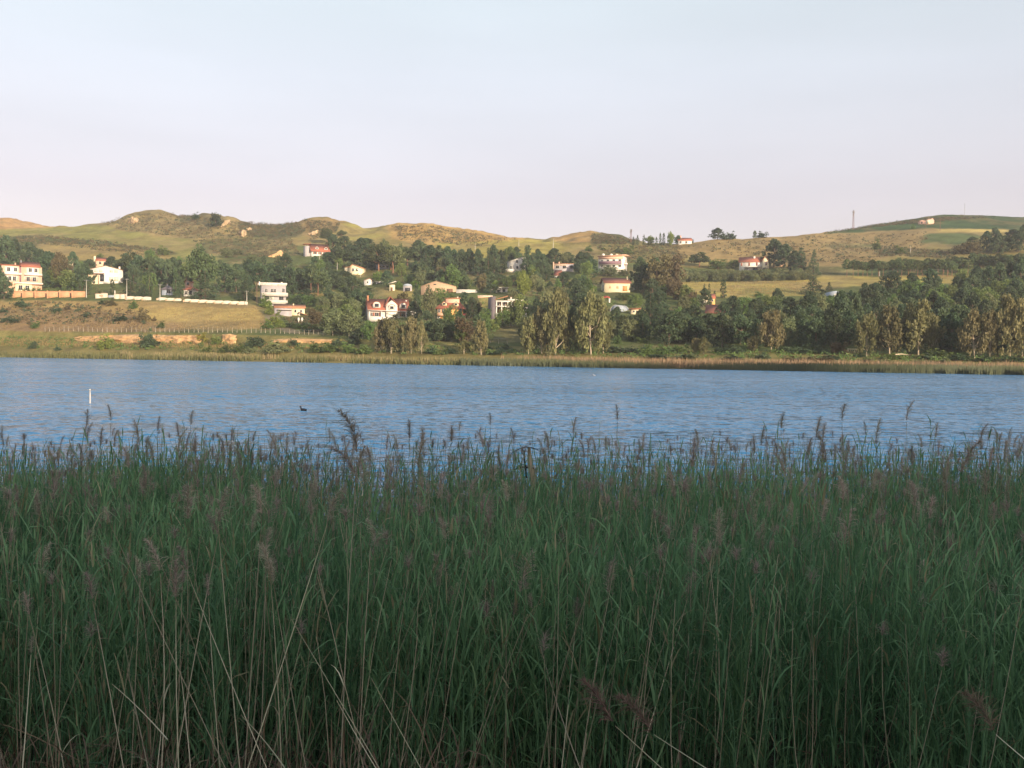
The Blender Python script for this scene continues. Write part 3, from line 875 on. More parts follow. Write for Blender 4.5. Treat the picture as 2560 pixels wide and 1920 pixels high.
plant('B', 'palm', (1600, 1330, 1110, 200))
plant('B', 'bush_dark', (1480, 1290, 1180, 160), (1680, 1290, 1210, 170), (620, 1450, 1330, 190), (1010, 1445, 1350, 120), (1450, 1440, 1350, 170), (1600, 1430, 1340, 160), (560, 1470, 1350, 120), (960, 1260, 1190, 180))
plant('B', 'bush_bright', (720, 1065, 930, 130), (830, 1235, 1100, 170), (760, 1130, 1030, 110), (870, 1260, 1180, 110))
plant('B', 'bush', (240, 1430, 1330, 130), (450, 1505, 1420, 160), (1350, 1500, 1410, 270), (1220, 1505, 1400, 170), (1690, 1520, 1430, 170), (1540, 1510, 1405, 160), (130, 1505, 1425, 140), (320, 1505, 1430, 140), (750, 1270, 1195, 150),
      (1080, 1270, 1215, 190), (1260, 1290, 1230, 190))
plant('B', 'bush_olive', (840, 1508, 1385, 270), (570, 1510, 1440, 130))
plant('B', 'bush_yellow', (105, 1400, 1310, 110))
# --- centre
plant('C', 'umbrella', (270, 510, 245, 250), (450, 530, 250, 250), (640, 490, 260, 210), (370, 410, 185, 140), (560, 490, 250, 160))
plant('C', 'pine', (100, 390, 170, 220), (800, 510, 230, 190), (760, 320, 190, 200), (900, 530, 260, 210), (1000, 530, 260, 170), (1100, 550, 270, 190), (1180, 550, 300, 150), (1260, 570, 300, 170), (1350, 570, 300, 170),
      (1450, 590, 300, 150), (1640, 590, 300, 140), (1720, 570, 310, 140), (1800, 440, 290, 150), (1890, 430, 270, 140), (1700, 690, 580, 190), (1850, 710, 590, 210), (400, 730, 540, 150), (1000, 1350, 1100, 270), (1150, 1310, 1130, 210),
      (880, 1340, 1130, 170), (1240, 1340, 1010, 160), (1290, 1010, 790, 170), (1380, 1090, 850, 150), (100, 1010, 820, 160), (700, 1110, 900, 140), (60, 1100, 960, 130), (950, 640, 560, 150), (1480, 700, 600, 140), (1600, 800, 690, 170))
plant('C', 'cedar', (850, 560, 340, 210), (1570, 600, 270, 130), (2030, 570, 240, 170), (740, 1010, 680, 140))
plant('C', 'broadleaf', (1170, 760, 475, 270), (1290, 750, 600, 190), (570, 610, 450, 140), (800, 610, 530, 120), (1950, 650, 540, 170), (2080, 710, 480, 160), (1010, 930, 740, 180), (1130, 1190, 940, 200), (1530, 1260, 980, 160), (1740, 1190, 980, 200), (660, 700, 590, 120))
plant('C', 'brown', (1040, 670, 500, 190), (1490, 790, 565, 120))
plant('C', 'bright', (300, 650, 540, 130), (1980, 810, 560, 170), (740, 730, 640, 110), (540, 750, 660, 90), (1650, 740, 650, 90))
plant('C', 'olive', (890, 1130, 730, 190))
plant('C', 'palm', (185, 900, 690, 230), (490, 1190, 1000, 210))
plant('C', 'eucalyptus', (450, 1490, 1100, 250), (330, 1480, 1110, 200), (680, 1490, 1080, 210), (800, 1495, 1130, 120), (1340, 1300, 1140, 150), (1490, 1505, 1130, 190), (1290, 1500, 1340, 140), (1500, 1240, 1000, 120))
plant('C', 'bush', (1640, 1210, 1060, 180), (1600, 1500, 1440, 180), (1040, 1500, 1430, 160), (150, 1490, 1400, 200))
plant('C', 'bush_dark', (120, 1300, 1120, 230), (30, 1340, 1200, 160), (1500, 1450, 1380, 220), (1760, 1460, 1380, 180), (1120, 1490, 1420, 200), (930, 1490, 1400, 190))
plant('C', 'olive', (1610, 1345, 1255, 72))
plant('D', 'pine', (60, 570, 260, 160), (250, 440, 280, 170), (590, 550, 330, 160), (520, 510, 340, 140), (760, 490, 290, 190), (920, 470, 330, 170), (640, 630, 360, 130), (690, 610, 450, 140), (1060, 570, 430, 170), (1180, 620, 390, 200),
      (1750, 770, 400, 210), (1800, 760, 600, 210), (1750, 1270, 1000, 190), (560, 1210, 880, 180), (970, 1480, 980, 150), (560, 720, 600, 160), (870, 730, 560, 190), (1100, 790, 600, 170), (1620, 1200, 1060, 190), (1480, 1180, 960, 170))
plant('D', 'cedar', (440, 570, 240, 140), (1870, 1170, 790, 250), (2000, 1170, 920, 210), (1500, 330, 260, 80))
plant('D', 'bush', (1160, 315, 250, 110), (1620, 345, 250, 150), (1330, 300, 270, 110), (1490, 1380, 1280, 110), (1800, 1370, 1290, 170), (1690, 1350, 1250, 180))
plant('D', 'olive', (1400, 605, 480, 210), (1560, 600, 520, 120))
plant('D', 'brown', (1950, 820, 350, 330), (2030, 1310, 1170, 170))
plant('D', 'bright', (400, 830, 540, 150), (520, 720, 530, 140), (950, 770, 660, 120), (1210, 800, 710, 100))
plant('D', 'broadleaf', (1050, 690, 580, 130), (620, 750, 670, 130), (800, 770, 630, 90), (380, 1190, 820, 180), (260, 1180, 900, 170), (1560, 880, 800, 170), (1700, 960, 800, 180), (1150, 800, 620, 110), (340, 700, 560, 150))
plant('D', 'palm', (970, 1100, 815, 190))
plant('D', 'eucalyptus', (780, 1510, 790, 280), (620, 1490, 980, 250), (470, 1500, 1080, 210), (890, 1480, 1020, 180), (1190, 1510, 830, 320), (1330, 1490, 1080, 210), (1080, 1470, 1010, 170), (840, 1240, 780, 160), (1290, 1250, 860, 170))
plant('D', 'umbrella', (1560, 1280, 1050, 250))
plant('D', 'bush_dark', (1440, 1480, 1390, 260), (1640, 1480, 1400, 240), (1840, 1480, 1390, 250), (2020, 1490, 1400, 220), (150, 1500, 1430, 220), (290, 1480, 1420, 170))
# --- right of centre
plant('E', 'cypress', (40, 305, 195, 32), (170, 305, 215, 32), (210, 305, 180, 32), (245, 305, 178, 34), (545, 245, 205, 32), (665, 810, 700, 24), (717, 810, 700, 26), (772, 890, 770, 34), (862, 850, 650, 76), (-25, 305, 200, 30), (-70, 300, 215, 30))
plant('E', 'bright', (105, 300, 205, 100), (315, 305, 165, 80))
plant('E', 'pine', (395, 290, 200, 80), (1390, 535, 255, 230), (1500, 545, 300, 210), (1600, 580, 370, 170), (800, 235, 120, 150), (60, 800, 520, 190), (150, 780, 450, 250), (960, 1010, 830, 170), (1550, 1040, 850, 210), (1850, 1010, 850, 210), (700, 1300, 1030, 270),
      (580, 1310, 1060, 230), (1700, 1340, 1080, 250), (1880, 1330, 1000, 290), (2030, 1330, 1000, 260), (480, 1190, 960, 230), (230, 1070, 900, 210), (560, 1110, 920, 160), (1000, 1190, 960, 190), (1200, 1310, 1080, 210), (1420, 1120, 900, 200), (860, 1140, 900, 160), (1640, 1180, 940, 200), (1780, 1160, 920, 200))
plant('E', 'umbrella', (620, 530, 380, 230), (360, 1310, 1035, 270))
plant('E', 'bush_dark', (945, 228, 148, 110), (1265, 222, 155, 130), (880, 232, 170, 110))
plant('E', 'cedar', (1670, 600, 320, 170), (1800, 610, 350, 130), (1790, 820, 620, 230), (1960, 815, 680, 90), (100, 1110, 790, 230), (2000, 1340, 1180, 100))
plant('E', 'broadleaf', (810, 550, 450, 190), (970, 550, 450, 150), (470, 880, 720, 190), (1080, 1010, 840, 190), (1250, 1010, 830, 240), (1400, 1010, 830, 200), (1980, 1010, 830, 210), (430, 1110, 940, 170), (555, 970, 850, 130), (140, 640, 560, 150))
plant('E', 'pine', (1190, 220, 145, 46))
plant('E', 'brown', (300, 820, 420, 280), (530, 920, 780, 140), (1700, 1010, 840, 230))
plant('E', 'olive', (890, 1320, 1040, 230), (1080, 1310, 1040, 190), (1540, 1340, 1050, 230))
for k in range(21):
    plant('E', 'olive', (375 + k * 68 + (k * 37) % 23, 692 - (k % 3) * 5 - k * 1.2, 600 - (k * 53) % 30 - (20 if k in (5, 6) else 0), 100))
for k in range(19):
    plant('E', 'olive', (420 + k * 72 + (k * 29) % 27, 640 - (k % 2) * 6, 565 - (k * 31) % 22, 95))
plant('E', 'bush', (1230, 835, 785, 120), (90, 1440, 1330, 200), (240, 1430, 1330, 180), (440, 1420, 1320, 170))
plant('E', 'eucalyptus', (1360, 1410, 1000, 260), (660, 1430, 1260, 120), (590, 1420, 1270, 130), (1180, 1410, 1240, 120))
plant('E', 'bush_dark', (850, 1420, 1330, 220), (1000, 1420, 1330, 200), (1500, 1420, 1340, 200), (1680, 1420, 1340, 230), (1860, 1420, 1340, 220), (200, 1480, 1420, 260), (480, 1480, 1410, 240), (960, 1490, 1430, 260), (1290, 1480, 1390, 170))
plant('E', 'bush_brown', (2040, 1425, 1300, 100), (1600, 1520, 1440, 300), (1900, 1520, 1430, 300))
# --- right edge
for k in range(25):
    plant('F', 'stem_pine', (215 + k * 47 + (k * 31) % 17, 722 - (k * 13) % 7, 560 + (k * 37) % 30 - (10 if k > 15 else 0), 105))
for k in range(11):
    plant('F', 'stem_pine', (1400 + k * 48 + (k * 31) % 17, 705 - (k * 13) % 9, 500 + (k * 37) % 30, 120))
for k in range(14):
    plant('F', 'stem_pine', (700 + k * 52 + (k * 23) % 17, 690 - (k * 13) % 9, 545 + (k * 37) % 30 - (25 if k > 9 else 0), 110))
plant('F', 'pine', (1530, 490, 300, 120), (1610, 410, 265, 100), (1640, 510, 320, 150), (1780, 410, 280, 170), (1700, 490, 340, 210), (1830, 490, 300, 160), (1880, 420, 240, 120), (1400, 430, 350, 130), (640, 890, 680, 230), (480, 1010, 790, 230),
      (970, 1010, 800, 160), (1060, 950, 720, 110), (1250, 910, 730, 150), (1330, 990, 780, 140), (1430, 910, 650, 150), (1550, 910, 640, 160), (1650, 910, 600, 160), (1760, 890, 600, 170), (1850, 910, 560, 160), (1680, 980, 800, 210),
      (150, 1340, 880, 230), (300, 1290, 880, 170), (240, 1360, 1050, 190), (60, 1360, 1000, 210), (700, 1310, 1060, 210), (1100, 1410, 1030, 210), (1200, 1430, 1080, 260), (1320, 1410, 1050, 190), (1640, 1460, 1040, 170), (1870, 1490, 1100, 170),
      (1800, 1040, 760, 190), (1400, 1160, 880, 180), (1100, 1160, 930, 170), (500, 1200, 930, 200), (820, 1170, 930, 190), (1520, 1180, 950, 190))
plant('F', 'brown', (1300, 510, 400, 160), (1400, 510, 390, 170), (1480, 640, 490, 160), (1250, 1280, 1090, 160))
plant('F', 'broadleaf', (780, 970, 760, 170), (900, 970, 760, 170), (1100, 1010, 800, 160), (1200, 1030, 800, 150), (1420, 1050, 830, 160), (1550, 1070, 830, 170))
plant('F', 'bush', (500, 465, 370, 95), (710, 505, 430, 130), (840, 275, 230, 55), (1080, 1490, 1400, 260), (640, 1500, 1440, 200))
plant('F', 'bush_olive', (1130, 1545, 1455, 150), (900, 1540, 1490, 160), (420, 1525, 1475, 120), (560, 1530, 1480, 140))
plant('F', 'eucalyptus', (400, 1480, 1080, 190), (620, 1470, 1020, 270), (890, 1460, 965, 310), (1010, 1440, 1090, 170), (1420, 1490, 1060, 240), (1560, 1490, 1060, 140), (1750, 1490, 915, 290), (1870, 1480, 1020, 180), (1090, 1060, 940, 95), (1250, 1060, 940, 90), (1320, 1080, 940, 90), (780, 1440, 1060, 140))
plant('F', 'bush_brown', (100, 1450, 1330, 110), (180, 1450, 1330, 110))
plant('F', 'bush_dark', (1000, 1500, 1430, 220), (1250, 1510, 1440, 240), (1500, 1520, 1450, 240), (1780, 1520, 1450, 240), (60, 1500, 1440, 200), (340, 1480, 1430, 160))

# --- the wood between the houses: more trees of the same kinds where the slope is closed, none in front of a house
HOUSE_RECTS = [(5, 650, 105, 735), (220, 658, 305, 712), (230, 636, 275, 668), (160, 640, 185, 668), (405, 688, 495, 745), (645, 702, 724, 766), (685, 756, 770, 796), (765, 605, 838, 642), (858, 655, 908, 692), (905, 690, 962, 715), (938, 655, 975, 676), (970, 700, 992, 730),
               (1003, 706, 1037, 732), (910, 736, 1044, 806), (1050, 700, 1147, 738), (1145, 718, 1237, 748), (1085, 738, 1172, 800), (1222, 715, 1327, 800), (1258, 638, 1312, 690), (1378, 650, 1442, 700), (1490, 628, 1578, 695), (1495, 690, 1584, 736), (1500, 736, 1606, 790),
               (1845, 638, 1926, 682), (1943, 648, 1964, 664), (1748, 725, 1812, 792), (1678, 582, 1736, 612), (2474, 782, 2496, 825), (2078, 726, 2107, 747), (20, 724, 645, 768), (1225, 855, 1280, 865), (2115, 868, 2150, 888)]
FILL = [([(0, 650), (430, 655), (640, 664), (640, 738), (400, 738), (215, 722), (0, 735)], 34, ('pine', 'pine', 'pine', 'broadleaf')), ([(640, 660), (900, 660), (1240, 660), (1240, 725), (900, 740), (720, 750)], 46, ('pine', 'pine', 'broadleaf', 'olive', 'pine')),
        ([(700, 770), (920, 770), (920, 850), (770, 832)], 16, ('pine', 'broadleaf', 'olive')), ([(1030, 760), (1240, 760), (1500, 780), (1500, 866), (920, 852), (920, 810)], 60, ('pine', 'broadleaf', 'pine', 'olive', 'brown')),
        ([(1310, 660), (1500, 660), (1500, 770), (1310, 750)], 30, ('pine', 'broadleaf', 'pine', 'olive')), ([(1480, 770), (1700, 760), (2060, 775), (2560, 775), (2560, 880), (1500, 866)], 105, ('pine', 'pine', 'broadleaf', 'pine', 'olive', 'pine')),
        ([(2190, 735), (2560, 700), (2560, 790), (2080, 780)], 34, ('pine', 'pine', 'broadleaf')), ([(1300, 655), (1240, 660), (1250, 720), (1310, 730)], 8, ('pine', 'broadleaf')), ([(1590, 690), (1680, 690), (1700, 760), (1600, 760)], 14, ('pine', 'brown', 'broadleaf'))]
rgf = np.random.default_rng(404)
for poly, cnt, kinds in FILL:
    xs, ys = [p_[0] for p_ in poly], [p_[1] for p_ in poly]
    done, tries = 0, 0
    while done < cnt and tries < 4000:
        tries += 1
        x, y = rgf.uniform(min(xs), max(xs)), rgf.uniform(min(ys), max(ys))
        if not inside(poly, np.array([x]), np.array([y]))[0]: continue
        g = ground_hit(x, y, 1.2)
        hm = rgf.uniform(5.5, 11.0)
        hp = hm * FPX / g[1]; wp = hp * rgf.uniform(0.6, 0.95)
        bad = False
        for (a0, b0, a1, b1) in HOUSE_RECTS:
            if x + wp * 0.5 > a0 and x - wp * 0.5 < a1 and y > b1 - 14 and y - hp < b1 - 0.12 * (b1 - b0): bad = True; break
        if bad: continue
        PLANTS.append([kinds[int(rgf.integers(len(kinds)))], x, y, hp, wp, None])
        done += 1

# ---------------------------------------------------------------- planting, with labels that lead to each plant
LANDMARKS = [  # (phrase, px, py)
    ('the pink double house', 50, 690), ('the white gabled house', 262, 690), ('the orange garden wall', 120, 735), ('the scalloped white wall', 480, 752), ('the gate in the white wall', 276, 742),
    ('the grey flat-roofed house', 684, 735), ('the cream bungalow', 728, 778), ('the red mansard-roofed house', 800, 625), ('the cream house under the round pine', 885, 675),
    ('the white villa with three dormers', 970, 770), ('the tan gabled hall', 1097, 720), ('the orange hip-roofed house', 1127, 770), ('the unfinished house with beams', 1272, 770),
    ('the white house with the slanted roof', 1284, 662), ('the long pale house in the trees', 1410, 668), ('the pink-topped apartment block', 1530, 660), ('the yellow house', 1538, 712),
    ('the white house with arches', 1884, 658), ('the cream cottage among cypresses', 1770, 748), ('the house on the skyline', 1708, 600), ('the ruined house on the hill', 2315, 553), ('the lattice mast', 2133, 560),
    ('the yellow field', 2230, 705), ('the small white tower in the trees', 2485, 803), ('the little shore gate', 2133, 878), ('the leftmost badland hill', 385, 545), ('the middle badland hill', 800, 560), ('the wide tan hill', 1040, 580),
    ('the low hill by the skyline trees', 1490, 592), ('the post fence above the sand bank', 400, 828), ('the bare sand bank', 330, 845), ('the right end of the post fence', 850, 840), ('the lower left field', 200, 790),
    ('the tan slope of the right hill', 1960, 620), ('the right end of the reed fringe', 2400, 905), ('the middle of the far reed fringe', 1300, 895), ('the green upper field', 300, 590),
    ('the shore below the orange house', 1140, 860), ('the shore beside the lone umbrella pine', 1680, 850), ('the right edge of the far shore', 2540, 850), ('the shaded wood on the right', 2030, 830), ('the left end of the pine plantation', 2150, 670), ('the middle of the pine plantation', 2300, 670), ('the right end of the pine plantation', 2480, 660)]
ORD = ['first', 'second', 'third', 'fourth', 'fifth', 'sixth', 'seventh', 'eighth', 'ninth', 'tenth', 'eleventh', 'twelfth', 'thirteenth', 'fourteenth', 'fifteenth', 'sixteenth', 'seventeenth', 'eighteenth', 'nineteenth', 'twentieth']
NUM = ['', 'one', 'two', 'three', 'four', 'five', 'six', 'seven', 'eight', 'nine', 'ten', 'eleven', 'twelve', 'thirteen', 'fourteen', 'fifteen', 'sixteen', 'seventeen', 'eighteen', 'nineteen', 'twenty']
def plural(wd):
    if wd.endswith('bush'): return wd + 'es'
    if wd.endswith('eucalyptus'): return wd
    if wd.endswith('cypress'): return wd + 'es'
    return wd + 's'
buckets = {}
for i, (kind, px, pb, hp, wp, extra) in enumerate(PLANTS):
    yc = pb - hp * 0.5
    j = min(range(len(LANDMARKS)), key=lambda k: (LANDMARKS[k][1] - px) ** 2 + (2.0 * (LANDMARKS[k][2] - yc)) ** 2)
    buckets.setdefault((kind, j), []).append(i)
PLABEL = {}
for (kind, j), ids in buckets.items():
    ids.sort(key=lambda i: PLANTS[i][1])
    lm = LANDMARKS[j][0]
    big = max(ids, key=lambda i: PLANTS[i][3])
    for n, i in enumerate(ids):
        wd = PWORD[kind]
        if len(ids) == 1:
            above = PLANTS[i][2] < LANDMARKS[j][2]
            PLABEL[i] = 'the one %s %s %s' % (wd, 'just behind' if above else 'close to', lm)
        elif len(ids) == 2:
            PLABEL[i] = '%s %s of two close to %s' % ('left' if n == 0 else 'right', wd, lm)
        else:
            m_ = len(ids) - 1 - n
            o = 'leftmost' if n == 0 else 'rightmost' if m_ == 0 else ORD[n] + ' from left' if n <= m_ else ORD[m_] + ' from right'
            PLABEL[i] = '%s of the %s near %s' % (o, plural(wd), lm)
PLANT_FOOT = []
def put_plant(i):
    kind, px, pb, hp, wp, extra = PLANTS[i]
    g = ground_hit(px, pb, 1.2)
    k = g[1] / FPX
    h, wd = hp * k, wp * k
    var = (i * 7 + int(px)) % 4
    tr, cr = PROTO[kind, var]
    isb = kind.startswith('bush')
    root = empty(('bush' if isb else PNAME[kind]), (g[0], g[1], g[2] - 0.15), (i * 2.399) % 6.283)
    if kind == 'eucalyptus': wd *= 1.28
    root.scale = (wd * 1.14, wd * 1.14, h * 1.05)
    o = link('stem' if isb else 'trunk', tr, None, root)
    c = link('foliage' if isb else ('fronds' if kind == 'palm' else 'crown'), cr, None, root)
    grp = {'cypress': 'cypresses', 'eucalyptus': 'eucalyptus trees', 'olive': 'olive and orchard trees', 'palm': 'palm trees', 'umbrella': 'umbrella pines', 'stem_pine': 'plantation pines', 'cedar': 'layered conifers', 'pine': 'dark pines'}.get(kind, 'bushes on the far shore' if isb else 'broadleaf trees')
    tag(root, PLABEL[i], 'bush' if isb else 'tree', grp + ' on the far hillside' if not isb else grp)
    PLANT_FOOT.append((g[0], g[1]))
for i in range(len(PLANTS)):
    put_plant(i)

# ---------------------------------------------------------------- ground cover nobody could count: scrub, dry grass, the far reed fringe
def tufts(name, label, cat, pts, size, mat, per=14, leaf=0.35, squash=0.6, seed=1):
    rg = np.random.default_rng(seed)
    P = np.asarray(pts)
    n = len(P)
    cen = P + np.array([0, 0, 1]) * (size * squash * 0.4)[:, None]
    C, tt = clusters(cen, size, per, rg, (1, 1, squash))
    V, q, t = leaf_faces(C, leaf, rg, tint=tt)
    V[:, 2] = V[:, 2]
    o = link(name, np_mesh(name, V, q, tint=t), mat)
    return tag(o, label, cat, kind='stuff')
def scatter(polys, n, rg):
    """random ground points inside picture-surveyed patches"""
    out_ = []
    tot_ = sum(w_ for _, w_ in polys)
    for poly, w_ in polys:
        xs, ys = [p[0] for p in poly], [p[1] for p in poly]
        want = int(n * w_ / tot_)
        tries = 0
        while want > 0 and tries < 20 * n:
            tries += 1
            x, y = rg.uniform(min(xs), max(xs)), rg.uniform(min(ys), max(ys))
            if inside(poly, np.array([x]), np.array([y]))[0]:
                out_.append(ground_hit(x, y, 1.0)); want -= 1
    return np.array(out_)
rg = np.random.default_rng(5)
SCRUB = [([(250, 556), (340, 534), (430, 534), (560, 548), (700, 572), (690, 592), (480, 598), (380, 584), (300, 574)], 5), ([(590, 556), (745, 556), (770, 575), (740, 592), (620, 594)], 3), ([(480, 600), (730, 594), (750, 640), (560, 645)], 3),
         ([(760, 550), (850, 558), (840, 580), (780, 600)], 2), ([(980, 565), (1080, 566), (1230, 592), (1290, 600), (1200, 618), (1000, 600)], 3), ([(1480, 584), (1600, 600), (1560, 612), (1480, 610)], 2), ([(1480, 615), (1700, 615), (1720, 645), (1560, 660)], 3),
         ([(1700, 615), (2060, 590), (2330, 580), (2300, 620), (2150, 660), (1950, 660)], 4), ([(0, 592), (120, 590), (280, 605), (440, 632), (380, 640), (150, 615), (0, 604)], 4), ([(0, 758), (150, 756), (330, 776), (370, 810), (0, 812)], 2.2),
         ([(2180, 618), (2400, 628), (2380, 646), (2200, 640)], 2), ([(2070, 578), (2330, 546), (2480, 543), (2400, 549), (2250, 562)], 3), ([(700, 795), (900, 800), (900, 840), (760, 830)], 3)]
sp = scatter(SCRUB, 4000, rg)
tufts('scrub', 'low dark scrub dotted over the hills', 'scrub', sp, rg.uniform(0.7, 2.4, len(sp)) * np.clip(sp[:, 1] / 800, 0.5, 1.1), FOL['brown'], 20, 0.36, 0.65, 2)
sp = scatter(SCRUB, 2200, rg)
tufts('green_scrub', 'low dark green scrub dotted over the hills', 'scrub', sp, rg.uniform(0.7, 2.2, len(sp)) * np.clip(sp[:, 1] / 800, 0.5, 1.1), FOL['dark'], 20, 0.36, 0.65, 3)
UNDER = [([(0, 842), (300, 850), (640, 862), (1000, 872), (1000, 884), (0, 872)], 5), ([(950, 862), (1400, 870), (1900, 880), (2560, 895), (2560, 912), (1900, 898), (950, 885)], 9), ([(880, 740), (1240, 760), (1240, 830), (900, 830)], 4), ([(1300, 690), (1500, 700), (1500, 800), (1300, 800)], 3), ([(1500, 740), (1800, 760), (1800, 860), (1500, 850)], 4), ([(1800, 760), (2560, 790), (2560, 880), (1800, 870)], 8), ([(380, 650), (900, 660), (900, 740), (620, 730)], 3)]
sp = scatter(UNDER, 1700, rg)
tufts('undergrowth', 'tangled green undergrowth below the far trees', 'undergrowth', sp, rg.uniform(0.5, 1.6, len(sp)), FOL['green'], 22, 0.28, 0.8, 4)

def blade_field(name, label, cat, P, H, width, mat, seed, lean=0.12):
    """upright reed blades, one thin folded triangle each"""
    rg = np.random.default_rng(seed)
    n = len(P)
    th = rg.uniform(0, 6.283, n)
    d = np.stack([np.cos(th), np.sin(th), 0 * th], 1) * width
    tip = P + np.stack([rg.normal(0, lean, n) * H, rg.normal(0, lean, n) * H, H], 1)
    mid = (P + tip) / 2 + rg.normal(0, 0.03, (n, 3))
    V = np.stack([P - d / 2, P + d / 2, mid + d / 2, tip, mid - d / 2], 1).reshape(-1, 3)
    i0 = np.arange(n) * 5
    q = np.stack([i0, i0 + 1, i0 + 2, i0 + 4], 1)
    t3 = np.stack([i0 + 4, i0 + 2, i0 + 3], 1)
    tt = np.repeat(np.clip(rg.uniform(0, 1, n) * 0.7 + 0.5 * (fbm(P[:, 0] / 9, P[:, 1] / 9, 91, 2) + 0.3), 0, 1), 5)
    o = link(name, np_mesh(name, V, [q, t3], tint=tt), mat)
    return tag(o, label, cat, kind='stuff')
FOL['reedgreen'] = foliage('far_reed_green', (0.075, 0.095, 0.035), (0.19, 0.18, 0.07), 0.25, 0.0)
FOL['reeddark'] = foliage('far_reed_dark_green', (0.048, 0.066, 0.036), (0.105, 0.12, 0.06), 0.25, 0.0)
FOL['reedtan'] = foliage('far_reed_dry', (0.19, 0.145, 0.085), (0.40, 0.295, 0.16), 0.25, 0.0)
def fringe(n, px0, px1, d0, d1, thin, seed):
    rg = np.random.default_rng(seed)
    px = rg.uniform(px0, px1, n)
    off = rg.uniform(d0, d1, n)
    Y = D0(px) + off + 7.0 * fbm(px / 60, px * 0, 77, 4)
    X = Y * (px - 1280) / FPX
    Z = np.array([ground_z(x, y) for x, y in zip(X, Y)])
    keep = fbm(X / 14, Y / 9, 83, 3) > thin
    return np.stack([X, Y, np.maximum(Z, -0.3) - 0.1], 1)[keep]
rg = np.random.default_rng(8)
P = fringe(16000, -700, 1400, -3, 10, -0.12, 1); blade_field('shore_reeds', 'yellow-green reed fringe along the left of the far water line', 'reeds', P, rg.uniform(1.2, 2.6, len(P)), 0.16, FOL['reedgreen'], 1)
P = fringe(9000, 300, 1500, 0, 15, 0.03, 2); blade_field('dry_shore_reeds', 'dry tan reeds along the middle of the far shore', 'reeds', P, rg.uniform(1.2, 2.6, len(P)), 0.16, FOL['reedtan'], 2)
P = fringe(24000, 1150, 3600, -5, 6, -0.4, 3); blade_field('dark_shore_reeds', 'dark green reeds standing in the water at the right shore', 'reeds', P, rg.uniform(1.5, 2.5, len(P)), 0.15, FOL['reeddark'], 3)
P = fringe(15000, 1250, 3600, 6, 17, -0.2, 4); blade_field('tan_shore_reeds', 'dry orange-tan reed belt behind the dark reeds at right', 'reeds', P, rg.uniform(1.6, 2.9, len(P)), 0.14, FOL['reedtan'], 4)
# dry grass on the open fields
FOL['drygrass'] = foliage('dry_grass', (0.19, 0.15, 0.06), (0.38, 0.30, 0.12), 0.3, 0.0)
gp = scatter([([(30, 752), (330, 754), (640, 766), (668, 800), (690, 822), (400, 826), (0, 822)], 5), ([(1690, 706), (2030, 703), (2020, 736), (1830, 738)], 2), ([(0, 846), (300, 852), (700, 862), (900, 874), (300, 868), (0, 864)], 3), ([(980, 565), (1080, 566), (1230, 592), (1200, 612), (1000, 598)], 2)], 7000, np.random.default_rng(12))
gp = np.repeat(gp, 3, axis=0) + np.random.default_rng(13).normal(0, 0.7, (len(gp) * 3, 3)) * np.array([1, 1, 0.0])
blade_field('dry_grass', 'dry grass standing on the open fields', 'grass', gp, np.random.default_rng(14).uniform(0.3, 0.8, len(gp)), 0.14, FOL['drygrass'], 9, 0.3)

# dark hedge growth along the crest of the green hill
hp_ = [ground_hit(x, float(SKYLINE(x)) + 3 + 2 * math.sin(x), 1.2) for x in np.arange(2062, 2490, 2.6)]
tufts('hedge_growth', 'dark hedge growth along the crest of the green right hill', 'hedge', np.array(hp_), np.random.default_rng(3).uniform(0.6, 1.7, len(hp_)), FOL['dark'], 26, 0.3, 0.8, 6)

